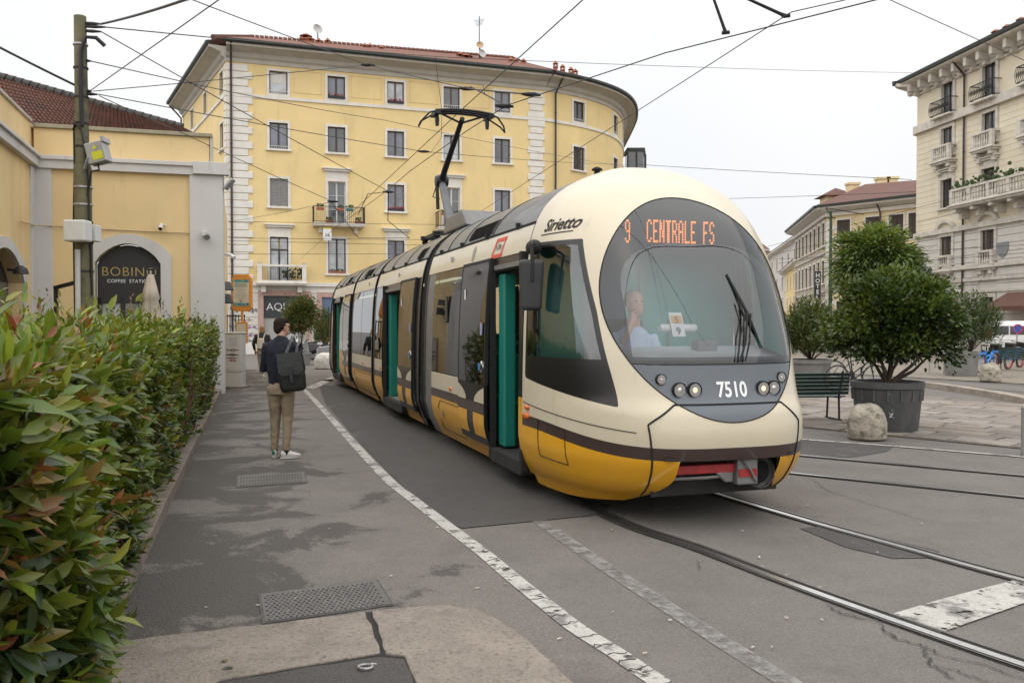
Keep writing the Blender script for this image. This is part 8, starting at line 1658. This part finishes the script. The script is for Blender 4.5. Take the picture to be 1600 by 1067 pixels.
# ================================================================ OVERHEAD LINES
OH = thing('overhead_line', 'web of dark overhead tram wires and span cables above the street', 'overhead wires', (0, 15, 5.5))
M_WIRE = flat('wire_dark', (.030,.027,.028), .5, .4)
def wire(pts, r=.008, sag=.0, name='span_wire', n=10):
    P = [V3(p) for p in pts]; out = []
    for i in range(len(P)-1):
        for j in range(n): t = j/n; q = P[i].lerp(P[i+1], t); out.append(q - V3((0,0,sag*4*t*(1-t)*(P[i+1]-P[i]).length*.01)))
    out.append(P[-1]); mb = MB(); mb.tube(out, r, 5, cap=False); return mb.build(name, M_WIRE, OH)
A = at
# contact wires over the tracks
c1 = [TN*3.95+TD*60+V3((0,0,5.55)), TN*3.95+TD*32+V3((0,0,5.5)), TN*3.95+TD*14.9+V3((0,0,5.53)), TN*3.97+TD*6+V3((0,0,5.5)), V3((4.4,-3,5.5)), V3((9,-14,5.5))]
wire(c1, .008, 0, 'contact_wire')
c2 = [A(540,345,30), A(605,298,25), A(640,268,21.5), A(726,207,17.1), A(792,165,15), A(1040,83,12.1), A(1370,0,10.1), V3((7.5,8.2,5.5)), V3((16,3,5.5))]; wire(c2, .009, 0, 'contact_wire')
wire([TN*8.2+TD*30+V3((0,0,5.5)), V3((3.4,10.6,5.5)), V3((12,3.9,5.5))], .007, 0, 'contact_wire')
# span wires from the pole
pp_ = lambda px,py: A(px,py,PY)
wire([pp_(158,38), A(290,0,11), A(420,-40,8)], .020, .4); wire([pp_(165,43), A(700,90,30), A(1425,114,57)], .011, .2); wire([pp_(158,50), A(605,298,27)], .010, .3)
wire([pp_(140,143), A(342,0,10.5), A(430,-60,8.5)], .008); wire([pp_(142,96), A(600,188,32), A(1000,264,62)], .010, .4); wire([pp_(145,143), A(300,129,16), A(575,102,22)], .008)
wire([A(250,-20,11), A(300,0,12.5), A(575,102,20), A(728,138,17.2)], .009, .2); wire([pp_(150,147), A(662,237,24), A(1000,257,62)], .009, .3); wire([pp_(155,150), A(270,201,20), A(517,314,26)], .009, .3)
wire([A(-60,40,14), A(0,75,14.4), pp_(120,135)], .022, .4); wire([A(359,346,46), A(517,316,26)], .009, .2)
for y0, y1, Y0_, Y1_ in ((346,352,47,48),(372,375,47,48),(397,396,47,50),(376,385,46,50)): wire([A(357,y0,Y0_), A(760,y1,Y1_+3)], .012, .1)
# feeder jumpers on the pantograph side
wire([A(672,240,24), A(690,215,20), A(690,170,18), A(680,90,17)], .005); wire([A(560,335,27), A(575,303,26), A(607,300,25.5), A(606,345,26), A(640,372,30)], .012); wire([A(640,372,30), A(560,372,28), A(517,316,26)], .009)
wire([A(728,138,17.2), A(740,140,16.8), A(830,148,14.6)], .014); wire([A(736,136,17), A(790,165,15)], .014); wire([A(755,133,16.4), A(757,146,16)], .012)
for px, py, Y in ((575,102,20),(730,139,17.2),(662,237,24),(830,148,14.6),(788,166,15),(607,300,25.5),(520,315,26)):
    p = A(px,py,Y); mb = MB(); mb.tube([p+V3((-.16,0,.01)), p+V3((-.05,0,0)), p+V3((.05,0,0)), p+V3((.16,0,-.01))], [.02,.038,.038,.02], 8); mb.build('insulator', T_RUB, OH)
wire([(-7,1,6.1),(2,6.06,6.0),(9,10,6.1)], .018, .1); wire([(-5,10.5,6.2),(2,5.9,6.0),(8,2,6.1)], .018, .1); wire([(2,6.0,6.0),(2.4,-6,6.2)], .014)
# right-hand side
wire([A(1390,0,30), A(1640,112,40)], .016, .1); wire([A(992,257,68), A(1425,281,58)], .018, .2)
for x0,y0,x1,y1 in ((1010,314,1430,300),(1200,385,1640,270),(1205,398,1640,300),(1215,412,1640,345),(1215,425,1640,392),(1430,330,1640,285),(1210,405,1640,380)): wire([A(x0,y0,64), A(x1,y1,42)], .013, .15)
for (x0,y0),(x1,y1),Y in (((1112,-10),(1134,52),11.6),((1160,-5),(1228,26),11.0)): p, q = A(x0,y0,Y), A(x1,y1,Y); mb = MB(); mb.tube([p, p.lerp(q,.85), q], [.018,.022,.03], 8); mb.build('insulator', T_RUB, OH); mb = MB(); mb.tube([q+V3((-.05,0,0)), q+V3((.05,0,.01))], .025, 8); mb.build('clamp', T_RUB, OH)
p = A(1290,325,60); wire([A(1300,340,60), p, A(1350,335,60)], .03)
